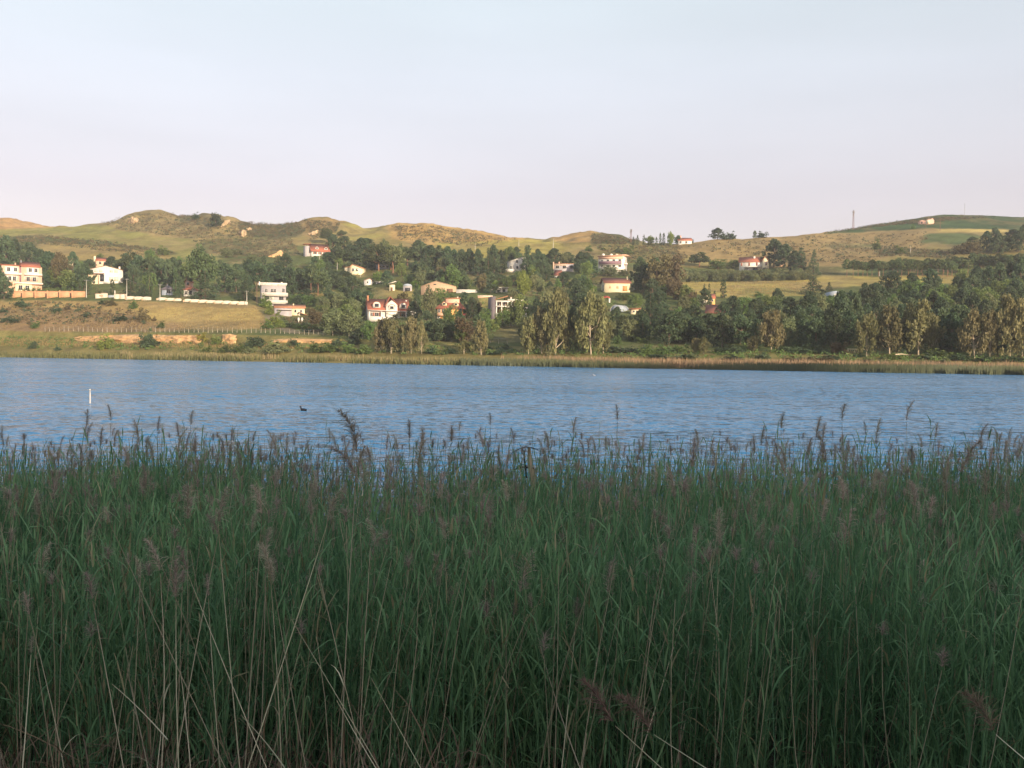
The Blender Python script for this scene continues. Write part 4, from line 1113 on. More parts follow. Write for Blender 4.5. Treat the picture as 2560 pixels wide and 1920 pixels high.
# ---------------------------------------------------------------- buildings
class House:
    """a building surveyed from the picture: local x right, y away from the viewer, z up, metres; widths and heights given in picture units of one region"""
    def __init__(self, reg, name, label, cat, cx, base, yaw=0.0, group='houses on the far hillside', dist=None, root=True):
        self.ox, self.oy, self.s = REG[reg]
        px, py = self.ox + cx * self.s, self.oy + base * self.s
        g = ground_hit(px, py, 1.2) if dist is None else at(px, py, dist)
        self.k = g[1] / FPX * self.s
        self.cx, self.base = cx, base
        rz = -math.atan2(g[0], g[1]) - math.radians(yaw)
        self.root = empty(name, (g[0], g[1], g[2]), rz)
        tag(self.root, label, cat, group)
    def X(self, x): return (x - self.cx) * self.k
    def Z(self, y): return (self.base - y) * self.k
    def put(self, name, mb, mat, parent=None):
        return link(name, mb.mesh(name), M[mat] if isinstance(mat, str) else mat, parent or self.root)
    def box(self, name, x0, x1, yt, yb, mat, front=0.0, depth=8.0, parent=None, down=0.0):
        return self.put(name, MB().box(self.X(x0), self.X(x1), front, front + depth, self.Z(yb) - down, self.Z(yt)), mat, parent)
    def wall(self, x0, x1, yt, yb, mat, front=0.0, depth=8.0, name='wall'):
        return self.box(name, x0, x1, yt, yb, mat, front, depth, down=4.0)
    def gable_wall(self, x0, x1, ya, ye, yb, mat, front=0.0, depth=8.0, axis='y', ax=None, name='wall'):
        """axis 'y': gable faces the viewer, apex at ax; axis 'x': gables at the sides"""
        zb, ze, za = self.Z(yb) - 4.0, self.Z(ye), self.Z(ya)
        if axis == 'y':
            a = self.X(ax if ax is not None else (x0 + x1) / 2)
            mb = MB().prism([(self.X(x0), zb), (self.X(x1), zb), (self.X(x1), ze), (a, za), (self.X(x0), ze)], 'y', front, front + depth)
        else:
            mb = MB().prism([(front, zb), (front + depth, zb), (front + depth, ze), (front + depth / 2, za), (front, ze)], 'x', self.X(x0), self.X(x1))
        return self.put(name, mb, mat)
    def gable_roof(self, x0, x1, ya, ye, mat, front=0.0, depth=8.0, axis='y', ax=None, over=0.45, th=0.22, lift=0.03, ye2=None):
        ze, za = self.Z(ye), self.Z(ya)
        mb = MB()
        if axis == 'y':
            a = self.X(ax if ax is not None else (x0 + x1) / 2)
            for xe, zz in ((self.X(x0), ze), (self.X(x1), self.Z(ye2) if ye2 is not None else ze)):
                sl = (za - zz) / (abs(a - xe) + 1e-6)
                xo = xe + (-over if xe < a else over)
                zo = zz - sl * over
                mb.prism([(xo, zo + lift), (a, za + lift), (a, za + th + lift), (xo, zo + th + lift)], 'y', front - over, front + depth + over)
        else:
            m_ = front + depth / 2
            for ye_ in (front, front + depth):
                sl = (za - ze) / (depth / 2)
                yo = ye_ + (-over if ye_ < m_ else over)
                zo = ze - sl * over
                mb.prism([(yo, zo + lift), (m_, za + lift), (m_, za + th + lift), (yo, zo + th + lift)], 'x', self.X(x0) - over, self.X(x1) + over)
        return self.put('roof', mb, mat)
    def hip_roof(self, x0, x1, ya, ye, mat, front=0.0, depth=8.0, inset=None, over=0.5, name='roof'):
        X0, X1, Y0, Y1 = self.X(x0) - over, self.X(x1) + over, front - over, front + depth + over
        ze, za = self.Z(ye), self.Z(ya)
        ins = (Y1 - Y0) / 2 if inset is None else inset
        ins = min(ins, (X1 - X0) / 2 - 0.2)
        ym = (Y0 + Y1) / 2
        V = [(X0, Y0, ze), (X1, Y0, ze), (X1, Y1, ze), (X0, Y1, ze), (X0 + ins, ym, za), (X1 - ins, ym, za), (X0, Y0, ze - 0.25), (X1, Y0, ze - 0.25), (X1, Y1, ze - 0.25), (X0, Y1, ze - 0.25)]
        mb = MB().add(V, [(0, 1, 5, 4), (2, 3, 4, 5), (6, 7, 1, 0), (7, 8, 2, 1), (8, 9, 3, 2), (9, 6, 0, 3), (6, 9, 8, 7)], [(1, 2, 5), (3, 0, 4)])
        return self.put(name, mb, mat)
    def slab_roof(self, x0, x1, yl, yr, mat, front=0.0, depth=8.0, over=0.4, th=0.25, name='roof'):
        """flat or single-pitch roof, left edge on row yl, right edge on row yr"""
        mb = MB().prism([(self.X(x0) - over, self.Z(yl)), (self.X(x1) + over, self.Z(yr)), (self.X(x1) + over, self.Z(yr) + th), (self.X(x0) - over, self.Z(yl) + th)], 'y', front - over, front + depth + over)
        return self.put(name, mb, mat)
    def win(self, x, y, w, h, front=0.0, frame='white', pane='glass', shutters=None, name='window', side=None):
        """framed opening on the front face (or on a side face: side = x of that face, x then counts metres back)"""
        hw, hh = w * self.k / 2, h * self.k / 2
        zc = self.Z(y)
        t = min(0.12, hw * 0.35)
        def mk(mb, x0, x1, d0, d1, z0, z1):
            if side is None: mb.box(self.X(x) + x0, self.X(x) + x1, front + d0, front + d1, zc + z0, zc + z1)
            else:
                sx = self.X(side); sg = 1 if side > self.cx else -1
                a, b2 = sorted((sx - sg * d0, sx - sg * d1))
                mb.box(a, b2, x + x0, x + x1, zc + z0, zc + z1)
        f = MB()
        for (a, b2, c_, d_) in ((-hw - t, -hw, -hh - t, hh + t), (hw, hw + t, -hh - t, hh + t), (-hw, hw, hh, hh + t), (-hw, hw, -hh - t, -hh)):
            mk(f, a, b2, -0.10, 0.02, c_, d_)
        fr = self.put(name, f, frame)
        g_ = MB(); mk(g_, -hw, hw, -0.03, 0.02, -hh, hh)
        self.put('pane' if name == 'window' else 'panel', g_, pane, fr)
        if w * self.k > 0.9 and name == 'window' and pane == 'glass':
            b_ = MB(); mk(b_, -0.04, 0.04, -0.07, -0.03, -hh, hh); self.put('glazing_bar', b_, frame, fr)
        if shutters:
            for sg in (-1, 1):
                sb = MB(); mk(sb, sg * (hw + t + hw * 0.45) - hw * 0.42, sg * (hw + t + hw * 0.45) + hw * 0.42, -0.07, 0.0, -hh, hh)
                self.put('shutter', sb, shutters, fr)
        return fr
    def door(self, x, y, w, h, front=0.0, mat='doorwood'):
        d = self.win(x, y, w, h, front, 'white', mat, name='door')
        hb = MB().box(self.X(x) + w * self.k * 0.3, self.X(x) + w * self.k * 0.3 + 0.08, front - 0.09, front - 0.03, self.Z(y) - 0.1, self.Z(y) + 0.05)
        self.put('handle', hb, 'metal', d)
        return d
    def chimney(self, x, yt, yb, w, mat='white', front=2.5, parent=None):
        c_ = self.box('chimney', x - w / 2, x + w / 2, yt, yb, mat, front, max(0.6, w * self.k), parent, down=0.6)
        mb = MB().box(self.X(x - w / 2) - 0.12, self.X(x + w / 2) + 0.12, front - 0.12, front + max(0.6, w * self.k) + 0.12, self.Z(yt), self.Z(yt) + 0.15)
        self.put('chimney_cap', mb, 'roof_brown', c_)
    def balcony(self, x0, x1, yt, yb, mat='white', front=-1.3, depth=1.3, rail='white', solid=True):
        sl = self.box('balcony', x0, x1, yb - 2.5, yb, mat, front, depth)
        if solid:
            self.box('parapet', x0, x1, yt, yb - 2.6, rail, front, 0.15, sl)
        else:
            mb = MB(); X0, X1 = self.X(x0), self.X(x1); z0, z1 = self.Z(yb - 2.5), self.Z(yt)
            mb.box(X0, X1, front, front + 0.06, z1 - 0.06, z1)
            for i in range(max(4, int((X1 - X0) / 0.25))):
                xx = X0 + (X1 - X0) * i / max(3, int((X1 - X0) / 0.25) - 1)
                mb.box(xx - 0.02, xx + 0.02, front + 0.01, front + 0.05, z0, z1 - 0.06)
            self.put('railing', mb, rail, sl)
    def column(self, x, yt, yb, w=0.35, front=-1.2, mat='white'):
        mb = MB().box(self.X(x) - w / 2, self.X(x) + w / 2, front, front + w, self.Z(yb) - 2, self.Z(yt))
        mb.box(self.X(x) - w * 0.7, self.X(x) + w * 0.7, front - w * 0.2, front + w * 1.2, self.Z(yt) - 0.2, self.Z(yt) - 0.002)
        return self.put('column', mb, mat)
    def dormer(self, x, yt, yb, w, mat='white', front=0.3, depth=3.0, arched=True, roof='roof_red'):
        hw = w * self.k / 2
        z0, z1 = self.Z(yb), self.Z(yt)
        poly = [(self.X(x) - hw, z0), (self.X(x) + hw, z0)]
        n = 7 if arched else 3
        zs = z0 + (z1 - z0) * 0.55
        for i in range(n):
            a = math.pi * i / (n - 1)
            poly.append((self.X(x) + hw * math.cos(a), zs + (z1 - zs) * math.sin(a)))
        d = self.put('dormer', MB().prism(poly, 'y', front, front + depth), mat)
        rp = [(self.X(x) + (hw + 0.18) * math.cos(math.pi * i / (n - 1)), zs + (z1 - zs + 0.18) * math.sin(math.pi * i / (n - 1))) for i in range(n)]
        rp2 = [(self.X(x) + (hw + 0.02) * math.cos(math.pi * i / (n - 1)), zs + (z1 - zs + 0.02) * math.sin(math.pi * i / (n - 1))) for i in range(n)]
        mb = MB()
        for i in range(n - 1):
            mb.prism([rp2[i], rp[i], rp[i + 1], rp2[i + 1]], 'y', front - 0.2, front + depth)
        self.put('dormer_roof', mb, roof, d)
        g_ = MB().box(self.X(x) - hw * 0.55, self.X(x) + hw * 0.55, front - 0.05, front + 0.02, z0 + 0.35, z0 + (z1 - z0) * 0.68)
        self.put('pane', g_, 'glass', d)

# pink double house at the far left
h = House('A', 'terraced_house', 'pink and white double house with stacked balconies above the orange wall', 'house', 215, 900, yaw=-6)
h.wall(38, 195, 655, 900, 'salmon', 0.0, 9); h.wall(70, 185, 664, 720, 'white', -0.12, 0.3, 'front_panel')
h.wall(210, 395, 660, 900, 'salmon', -0.9, 10); h.wall(258, 365, 666, 715, 'white', -1.02, 0.3, 'front_panel')
h.slab_roof(30, 200, 648, 650, 'roof_red', 0, 9); h.gable_roof(212, 380, 608, 660, 'roof_red', -0.9, 10, 'x', over=0.3)
h.balcony(45, 215, 724, 745, 'pink'); h.balcony(235, 395, 724, 745, 'pink', -2.2, 1.3); h.box('front_panel', 72, 172, 752, 808, 'white', -0.2, 0.25); h.box('front_panel', 236, 350, 752, 808, 'white', -1.1, 0.25)
h.balcony(150, 400, 815, 832, 'pink', -3.0, 3.0); h.wall(155, 300, 834, 905, 'cream', -2.4, 3.0, 'lower_storey')
h.box('painted_shadow_gap', 178, 232, 668, 810, 'purple', 0.02, 0.3)  # dark strip whose colour stands in for shade between the two halves
for x in (100, 160): h.win(x, 690, 26, 36, -0.12)
for x in (290, 340): h.win(x, 690, 26, 36, -1.02)
for x in (110, 150): h.win(x, 780, 26, 40, -0.2)
for x in (270, 325): h.win(x, 780, 30, 40, -1.1, shutters='pink')
for x in (200, 260): h.win(x, 868, 34, 44, -2.4)
h.chimney(165, 622, 655, 12, 'pink', 3); h.chimney(216, 590, 640, 12, 'metal', 3)

# white gabled house
h = House('A', 'gabled_house', 'large white house with low brown gable facing the lake', 'house', 1045, 825, yaw=4)
h.gable_wall(892, 1198, 652, 690, 840, 'white', 0, 10, 'y', ax=1045); h.gable_roof(892, 1198, 650, 690, 'roof_brown', 0, 10, 'y', ax=1045)
h.chimney(1168, 652, 690, 16, 'white', 2)
for x in (955, 998, 1095, 1138): h.win(x, 702, 26, 20, 0, 'cream', 'concrete')
for x in (1095, 1140): h.win(x, 778, 34, 34, 0, 'cream', 'concrete')
h.box('porch_opening', 992, 1030, 740, 806, 'dark', -0.06, 0.3)
h.slab_roof(880, 1030, 736, 732, 'roof_brown', -2.6, 2.6, over=0.1, name='porch_roof'); h.wall(890, 985, 742, 830, 'cream', -0.4, 0.38, 'porch_wall')
for x in (893, 940, 984): h.column(x, 742, 815, 0.3, -2.4, 'salmon')
h.balcony(1030, 1180, 808, 826, 'white', -1.6, 1.6)

# small houses half hidden behind it
h = House('A', 'cottage', 'small house with red roof and chimney peeping over the white gabled house', 'house', 1010, 680, yaw=-8)
h.gable_wall(955, 1070, 572, 598, 690, 'salmon', 0, 7, 'x'); h.gable_roof(955, 1070, 568, 598, 'roof_red', 0, 7, 'x'); h.chimney(944, 556, 600, 18, 'cream', 1)
h.win(1035, 622, 22, 26, 0); h.win(990, 622, 22, 26, 0)
h = House('A', 'cottage', 'tiny cream house among pines left of the white gabled house', 'house', 690, 650, yaw=0)
h.wall(668, 715, 592, 660, 'cream', 0, 6); h.hip_roof(668, 715, 574, 592, 'roof_red', 0, 6); h.win(702, 618, 16, 22, 0)
h = House('A', 'cottage', 'small white building right behind the white gabled house', 'house', 1185, 650, yaw=-10)
h.gable_wall(1160, 1215, 606, 622, 660, 'pink', 0, 6, 'x'); h.gable_roof(1160, 1215, 602, 622, 'roof_brown', 0, 6, 'x'); h.win(1180, 636, 12, 14, 0)
# house behind the cypresses
h = House('A', 'cypress_house', 'white house with stepped red roofs behind the tall cypresses', 'house', 1880, 950, yaw=12)
h.gable_wall(1815, 1872, 775, 800, 860, 'salmon', 3, 6, 'y'); h.gable_roof(1815, 1872, 765, 800, 'roof_red', 3, 6, 'y'); h.win(1845, 825, 22, 24, 3)
h.wall(1815, 1930, 880, 960, 'white', 0, 7); h.hip_roof(1812, 1935, 846, 884, 'roof_red', 0, 7)
h.win(1838, 915, 22, 30, 0); h.win(1880, 915, 30, 44, 0, pane='dark'); h.column(1905, 884, 950); h.column(1928, 884, 950)
h = House('A', 'shaded_house', 'low house with shadow-grey wall and dark roof left of the tall cypresses', 'house', 1655, 940, yaw=6)
h.wall(1600, 1702, 880, 950, 'bluegrey', 0, 8); h.hip_roof(1596, 1706, 838, 884, 'slate', 0, 8); h.win(1665, 905, 34, 26, 0); h.chimney(1645, 826, 852, 10, 'grey', 3)  # blue-grey wall colour stands in for the shadow on it

# grey flat-roofed block
h = House('B', 'apartment_house', 'grey three-storey house with white roof beams and balcony bands', 'house', 820, 1045, yaw=-4)
h.wall(690, 925, 845, 1060, 'grey', 0, 10); h.slab_roof(690, 925, 846, 842, 'concrete', 0, 10, 0.2)
for x in (672, 730, 790, 850, 925): h.box('roof_post', x - 5, x + 5, 818, 845, 'white', -0.3, 0.4)
h.box('roof_beam', 664, 935, 818, 834, 'white', -0.6, 0.5); h.box('roof_beam', 664, 935, 818, 834, 'white', 8.0, 0.5)
h.chimney(888, 806, 842, 16, 'white', 3); h.box('corner_post', 664, 674, 810, 850, 'white', -0.7, 0.5)
h.balcony(690, 942, 915, 950, 'concrete', -1.6, 1.6, 'concrete'); h.balcony(720, 942, 990, 1025, 'concrete', -1.6, 1.6, 'concrete')
for x in (735, 790, 815): h.win(x, 895, 24, 34, 0)
h.win(900, 890, 22, 36, 0)
for x in (742, 880): h.win(x, 968, 44, 34, 0, pane='dark')
h.win(800, 968, 14, 34, 0, pane='concrete')
# small cream house in front
h = House('B', 'bungalow', 'small cream house with orange roof and red porch below the grey block', 'house', 980, 1140, yaw=-3)
h.wall(820, 985, 1062, 1150, 'grey', -0.3, 6); h.wall(985, 1110, 1062, 1150, 'cream', 0, 6)
h.gable_roof(820, 1115, 1034, 1066, 'roof_orange', -0.3, 6.3, 'x', over=0.3); h.chimney(1003, 1022, 1050, 10, 'cream', 2)
h.slab_roof(850, 985, 1088, 1090, 'concrete', -2.6, 2.2, 0.05, name='awning'); h.wall(858, 983, 1098, 1150, 'grey', -2.2, 0.3, 'awning_wall')
h.win(1075, 1096, 20, 26, 0); h.win(1020, 1096, 18, 26, 0)
h.slab_roof(1050, 1135, 1110, 1140, 'roof_orange', -2.4, 2.3, 0.05, name='porch_roof'); h.column(1056, 1114, 1150, 0.25, -2.2); h.column(1120, 1138, 1156, 0.25, -2.2)
# two pale garden ornaments on the lawn below it
for n_, (x, lab) in enumerate(((1052, 'left of two small white garden urns below the cream bungalow'), (1086, 'right of two small white garden urns below the cream bungalow'))):
    h = House('B', 'garden_urn', lab, 'garden urn', x, 1212, group='white garden urns')
    mb = MB()
    a = np.linspace(0, 2 * math.pi, 9)[:-1]
    prof_u = [(0.32, 0.0), (0.34, 0.15), (0.14, 0.3), (0.2, 0.7), (0.5, 1.3), (0.48, 1.7), (0.34, 2.1), (0.42, 2.3)]
    V = [(r * math.cos(t_), r * math.sin(t_), z_) for r, z_ in prof_u for t_ in a]
    Q = [(i * 8 + j, i * 8 + (j + 1) % 8, (i + 1) * 8 + (j + 1) % 8, (i + 1) * 8 + j) for i in range(7) for j in range(8)]
    h.put('bowl', MB().add(V, Q), 'white'); h.put('plinth', MB().box(-0.45, 0.45, -0.45, 0.45, -0.5, 0.02), 'white')

# red mansard house on the upper slope
h = House('B', 'mansard_house', 'small white house with broad red roof and two white dormers up the slope', 'house', 1255, 550, yaw=-14)
h.wall(1185, 1350, 500, 560, 'white', 0, 9); h.gable_wall(1185, 1350, 436, 500, 560, 'white', 0.3, 8.4, 'x', name='gable_wall')
h.gable_roof(1180, 1358, 434, 502, 'roof_red', 0, 9, 'x', over=0.7)
h.dormer(1235, 460, 486, 30, front=0.2, arched=False); h.dormer(1325, 462, 488, 30, front=0.2, arched=False)
for x in (1215, 1265, 1315): h.win(x, 525, 18, 22, 0, shutters='shutter')
h.wall(1130, 1182, 455, 560, 'grey', 3, 6, 'side_wing'); h.slab_roof(1120, 1180, 440, 434, 'roof_red', 3, 6, 0.2, name='wing_roof')
# cream house half behind a round pine
h = House('B', 'cream_house', 'cream house with sloping red roof half behind a round pine', 'house', 1610, 735, yaw=22)
h.gable_wall(1545, 1672, 640, 668, 745, 'cream', 0, 8, 'y', ax=1585); h.gable_roof(1545, 1672, 636, 668, 'roof_orange', 0, 8, 'y', ax=1585, ye2=672)
h.win(1630, 690, 20, 26, 0); h.win(1590, 690, 20, 26, 0); h.wall(1485, 1540, 665, 720, 'cream', 2, 5, 'side_wing'); h.slab_roof(1485, 1540, 662, 660, 'roof_orange', 2, 5, 0.2, name='wing_roof'); h.chimney(1560, 628, 660, 10, 'cream', 3)
# low white outbuilding under the pines
h = House('C', 'outbuilding', 'long low white outbuilding with dark openings under the round pines', 'shed', 350, 520, yaw=0)
h.wall(280, 425, 470, 525, 'bluegrey', 0, 4); h.slab_roof(278, 428, 466, 466, 'white', 0, 4, 0.15)
for x in (320, 362, 405): h.win(x, 490, 28, 16, 0, 'white', 'dark')
h = House('C', 'shed', 'low shed with flat blue-grey roof beside the cream house', 'shed', 120, 500, yaw=0)
h.wall(75, 170, 462, 505, 'dark', 0, 4); h.slab_roof(72, 175, 458, 455, 'bluegrey', 0, 4, 0.3); h.box('opening', 100, 150, 470, 500, 'dark', -0.06, 0.2)
# cluster of small white buildings
h = House('C', 'white_cottage', 'small bright white gabled cottage among trees above the dormer villa', 'house', 185, 705, yaw=8)
h.gable_wall(138, 232, 632, 650, 715, 'white', 0, 6, 'y', ax=205); h.gable_roof(138, 232, 626, 650, 'roof_brown', 0, 6, 'y', ax=205); h.win(180, 672, 14, 20, 0)
h = House('C', 'white_shed', 'low white flat-roofed shed beside the small white cottage', 'shed', 315, 690, yaw=0)
h.wall(275, 355, 668, 695, 'white', 0, 4); h.slab_roof(270, 360, 668, 664, 'white', 0, 4, 0.3); h.box('opening', 290, 340, 676, 694, 'dark', -0.06, 0.2)
h = House('C', 'garden_hut', 'little cream hut with leaning roof above the dormer villa', 'shed', 460, 770, yaw=10)
h.wall(430, 485, 700, 775, 'cream', 0, 4); h.slab_roof(425, 495, 690, 664, 'white', 0, 4, 0.3); h.box('opening', 445, 470, 730, 772, 'wood', -0.06, 0.2)
h = House('C', 'vaulted_shed', 'grey vaulted shed with pale roof left of the tan hall', 'shed', 640, 775, yaw=0)
h.wall(590, 690, 715, 785, 'grey', 0, 6)
a = [math.pi * i / 8 for i in range(9)]
h.put('roof', MB().prism([(h.X(640) + h.X(695) * 0 + (h.X(692) - h.X(640)) * math.cos(t_), h.Z(714) + 1.2 * math.sin(t_)) for t_ in a], 'y', -0.2, 6.2), 'bluegrey'); h.box('opening', 610, 670, 735, 780, 'dark', -0.06, 0.2)

# white villa with three dormers
h = House('C', 'dormer_villa', 'white villa with red roof, three arched dormers and a verandah', 'house', 440, 1095, yaw=-8)
h.wall(190, 725, 1000, 1110, 'white', 0, 10); h.gable_wall(190, 650, 872, 1000, 1110, 'white', 0.25, 9.5, 'x', name='gable_wall')
h.gable_roof(186, 400, 868, 1002, 'roof_red', 0, 10, 'x', over=0.35); h.gable_roof(480, 660, 860, 1002, 'roof_red', 0, 10, 'x', over=0.35)
h.gable_wall(392, 520, 880, 930, 1105, 'white', -0.6, 9.0, 'y', ax=455, name='centre_gable'); h.gable_roof(392, 520, 842, 930, 'roof_red', -0.6, 9.0, 'y', ax=440)
h.dormer(285, 900, 968, 84, front=-0.1, depth=4); h.dormer(455, 930, 990, 70, front=-1.0, depth=3, roof='roof_dark'); h.dormer(588, 905, 972, 80, front=-0.1, depth=4)
h.slab_roof(180, 735, 1002, 1012, 'white', -1.6, 1.6, 0.1, 0.25, name='verandah_roof')
for x in (198, 335, 620, 700, 722): h.column(x, 1012, 1085, 0.4, -1.5)
h.win(285, 1045, 44, 40, 0, shutters='shutter'); h.win(400, 1045, 40, 60, 0, pane='dark'); h.win(590, 1045, 40, 40, 0, shutters='shutter'); h.win(665, 1045, 34, 44, 0, pane='dark'); h.win(225, 1045, 24, 40, 0)
h.chimney(195, 826, 880, 20, 'roof_orange', 4); h.box('terrace', 190, 430, 1075, 1105, 'white', -3.2, 3.1, down=1); h.chimney(640, 870, 900, 16, 'white', 4)
# tan gabled hall
h = House('C', 'gabled_hall', 'big plain tan hall with a wide low gable', 'hall', 1000, 800, yaw=3)
h.gable_wall(795, 1195, 662, 722, 810, 'tan', 0, 14, 'y', ax=975); h.gable_roof(795, 1195, 658, 720, 'tan', 0, 14, 'y', ax=975, over=0.2, th=0.15)
h.box('vent', 940, 970, 690, 702, 'dark', -0.06, 0.2); h.box('sliding_door', 1090, 1160, 745, 800, 'wood', -0.08, 0.15)
# low walls to its right
h = House('C', 'garden_wall', 'long low pale garden wall running right from the tan hall', 'wall', 1320, 795, yaw=-4, group='garden walls')
h.wall(1200, 1430, 762, 800, 'concrete', 0, 0.4); h.box('coping', 1198, 1432, 756, 762, 'white', -0.06, 0.52); h.box('gate_pillar', 1420, 1446, 772, 815, 'white', -0.2, 0.8, down=1)
h = House('C', 'garden_wall', 'lower pale garden wall stepping towards the unfinished house', 'wall', 1530, 845, yaw=-6, group='garden walls')
h.wall(1450, 1620, 828, 855, 'salmon', 0, 0.4); h.box('coping', 1448, 1622, 823, 828, 'white', -0.06, 0.52)
# white house fragments above the unfinished house
h = House('C', 'white_bungalow', 'low white bungalow with pillars seen over the unfinished house', 'house', 1700, 785, yaw=-3)
h.wall(1590, 1790, 742, 795, 'white', 0, 7); h.slab_roof(1580, 1800, 742, 736, 'concrete', -1.5, 8.5, 0.2)
for x in (1610, 1660, 1720, 1780): h.column(x, 744, 785, 0.35, -1.3)
for x in (1635, 1690, 1750): h.win(x, 766, 26, 28, 0, pane='dark')
# orange hip-roofed house
h = House('C', 'hip_roof_house', 'orange house with hipped red roof and two cream dormers behind a leafy tree', 'house', 1140, 1090, yaw=2)
h.wall(985, 1275, 968, 1100, 'orange', 0, 10); h.hip_roof(975, 1300, 868, 972, 'roof_red', 0, 10, inset=4.0, over=0.6)
h.wall(1075, 1232, 858, 900, 'salmon', 3, 4, 'roof_lantern'); h.slab_roof(1068, 1238, 856, 850, 'roof_orange', 3, 4, 0.3, name='lantern_roof'); h.chimney(1212, 832, 860, 14, 'white', 4)
h.dormer(1062, 895, 940, 56, 'cream', 0.4, 3, False, 'roof_red'); h.dormer(1197, 895, 945, 56, 'cream', 0.4, 3, False, 'roof_red')
h.balcony(1270, 1320, 1030, 1062, 'awning', -1.5, 3, 'awning'); h.balcony(985, 1100, 1030, 1060, 'orange', -1.4, 1.4, 'salmon')
for x in (1005, 1050, 1250): h.win(x, 1000, 26, 40, 0, shutters=None)
for x in (1000, 1250): h.win(x, 1075, 26, 26, 0)
# unfinished house with beams
h = House('C', 'unfinished_house', 'unfinished house with bare white beams, orange roof patch and shade-dark left wall', 'house', 1810, 1090, yaw=-10)
h.box('frame_core', 1650, 2000, 900, 1100, 'wood', 2.5, 6, down=4)
h.box('side_wall', 1600, 1648, 840, 1110, 'slate', -0.5, 9, down=4); h.slab_roof(1640, 1790, 880, 836, 'roof_orange', -0.5, 9, 0.1, 0.3)  # the side wall's shade is put into its dark grey colour
h.box('beam', 1650, 1850, 885, 900, 'white', -0.4, 0.5); h.box('beam', 1790, 1975, 866, 884, 'white', -0.6, 0.5); h.box('floor_slab', 1650, 1850, 945, 958, 'white', -1.0, 3.5); h.box('floor_slab', 1650, 1850, 1030, 1042, 'concrete', -1.0, 3.5)
for x in (1660, 1720, 1790, 1835): h.column(x, 888, 1100, 0.45, -0.5)
h.slab_roof(1880, 2020, 900, 925, 'roof_red', -0.5, 7, 0.2, 0.3, name='wing_roof'); h.wall(1890, 2015, 930, 1095, 'white', 0.2, 6, 'side_wing'); h.box('loggia', 1950, 2010, 935, 950, 'dark', 0.1, 0.2); h.balcony(1945, 2020, 955, 972, 'white', -1.2, 1.3)
h.win(1690, 920, 30, 30, 2.5); h.win(1760, 920, 24, 40, 2.5); h.win(1810, 1015, 30, 26, 2.5, 'cream', 'cream'); h.chimney(1840, 840, 870, 14, 'white', 2); h.win(1985, 1010, 30, 34, 0.2)

# white house with slanted roof
h = House('D', 'slanted_roof_house', 'pale house with single slanted roof, two windows and white terrace', 'house', 300, 550, yaw=20)
mb = MB().prism([(h.X(215), h.Z(560) - 4), (h.X(395), h.Z(560) - 4), (h.X(395), h.Z(388)), (h.X(215), h.Z(440))], 'y', 0, 8)
h.put('wall', mb, 'white'); h.slab_roof(212, 398, 442, 386, 'white', 0, 8, 0.3, 0.25)
h.win(262, 502, 26, 36, 0); h.win(335, 432, 22, 30, 0); h.balcony(195, 330, 520, 560, 'white', -2.4, 2.4); h.win(340, 500, 22, 30, 0, pane='dark')
# long pale house in trees and the little red-roofed one
h = House('D', 'long_house', 'long pale house with pinkish flat roof half hidden in the trees', 'house', 880, 545, yaw=-2)
h.wall(755, 985, 462, 555, 'grey', 0, 7); h.slab_roof(750, 990, 462, 458, 'roof_orange', 0, 7, 0.2); h.box('front_panel', 760, 900, 466, 480, 'tan', -0.08, 0.2)
for x in (800, 880, 965): h.win(x, 495, 40, 36, 0, pane='dark')
h.box('corner_pillar', 748, 760, 440, 520, 'salmon', -0.4, 0.5); h.chimney(820, 435, 460, 14, 'pink', 2)
h = House('D', 'red_hut', 'tiny white hut with steep red roof below the long pale house', 'house', 790, 625, yaw=16)
h.gable_wall(762, 828, 545, 585, 635, 'white', 0, 5, 'x'); h.gable_roof(758, 832, 532, 588, 'roof_dark', 0, 5, 'x', over=0.3); h.win(815, 600, 14, 18, 0)
# apartment block with pink top
h = House('D', 'apartment_block', 'three-storey white block with pink top band and water tanks on the roof', 'house', 1430, 560, yaw=14)
h.wall(1265, 1560, 375, 600, 'white', 0, 10); h.slab_roof(1258, 1590, 372, 362, 'salmon', -0.8, 11.6, 0.3, 0.3); h.box('top_band', 1268, 1558, 375, 402, 'salmon', -0.15, 0.3)
h.balcony(1275, 1545, 430, 468, 'white', -1.4, 1.4, 'purple'); h.balcony(1275, 1545, 500, 530, 'white', -1.4, 1.4, 'white')
for x in (1310, 1380, 1450, 1520):
    h.win(x, 428, 30, 40, 0, pane='glass'); h.win(x, 492, 30, 38, 0, pane='glass')
for n_, x in enumerate((1310, 1405, 1470)):
    t_ = h.box('water_tank', x - 14, x + 14, 338 + n_ * 4, 360, 'white' if n_ != 2 else 'salmon', 2.0, 1.6); h.box('tank_lid', x - 6, x + 6, 334 + n_ * 4, 338 + n_ * 4, 'white', 2.4, 0.8, t_)
for y_ in (430, 500): h.win(5.0, y_, 30, 40, side=1560)
h.box('outside_stair', 1540, 1600, 545, 600, 'cream', -2.0, 3.0, down=2); h.balcony(1560, 1600, 450, 468, 'purple', 2, 3)
# yellow house
h = House('D', 'yellow_house', 'plain yellow house with dark red roof and orange double door', 'house', 1470, 785, yaw=-14)
h.gable_wall(1345, 1640, 640, 678, 800, 'yellow', 0, 9, 'x'); h.gable_roof(1335, 1648, 620, 678, 'roof_dark', 0, 9, 'x', over=0.4)
h.win(1405, 728, 24, 30, 0, 'cream', 'tan'); h.win(1492, 728, 24, 30, 0, 'cream', 'tan'); h.door(1580, 742, 56, 60, 0); h.win(4.0, 735, 40, 70, side=1345, pane='dark'); h.chimney(1625, 600, 645, 14, 'cream', 3)
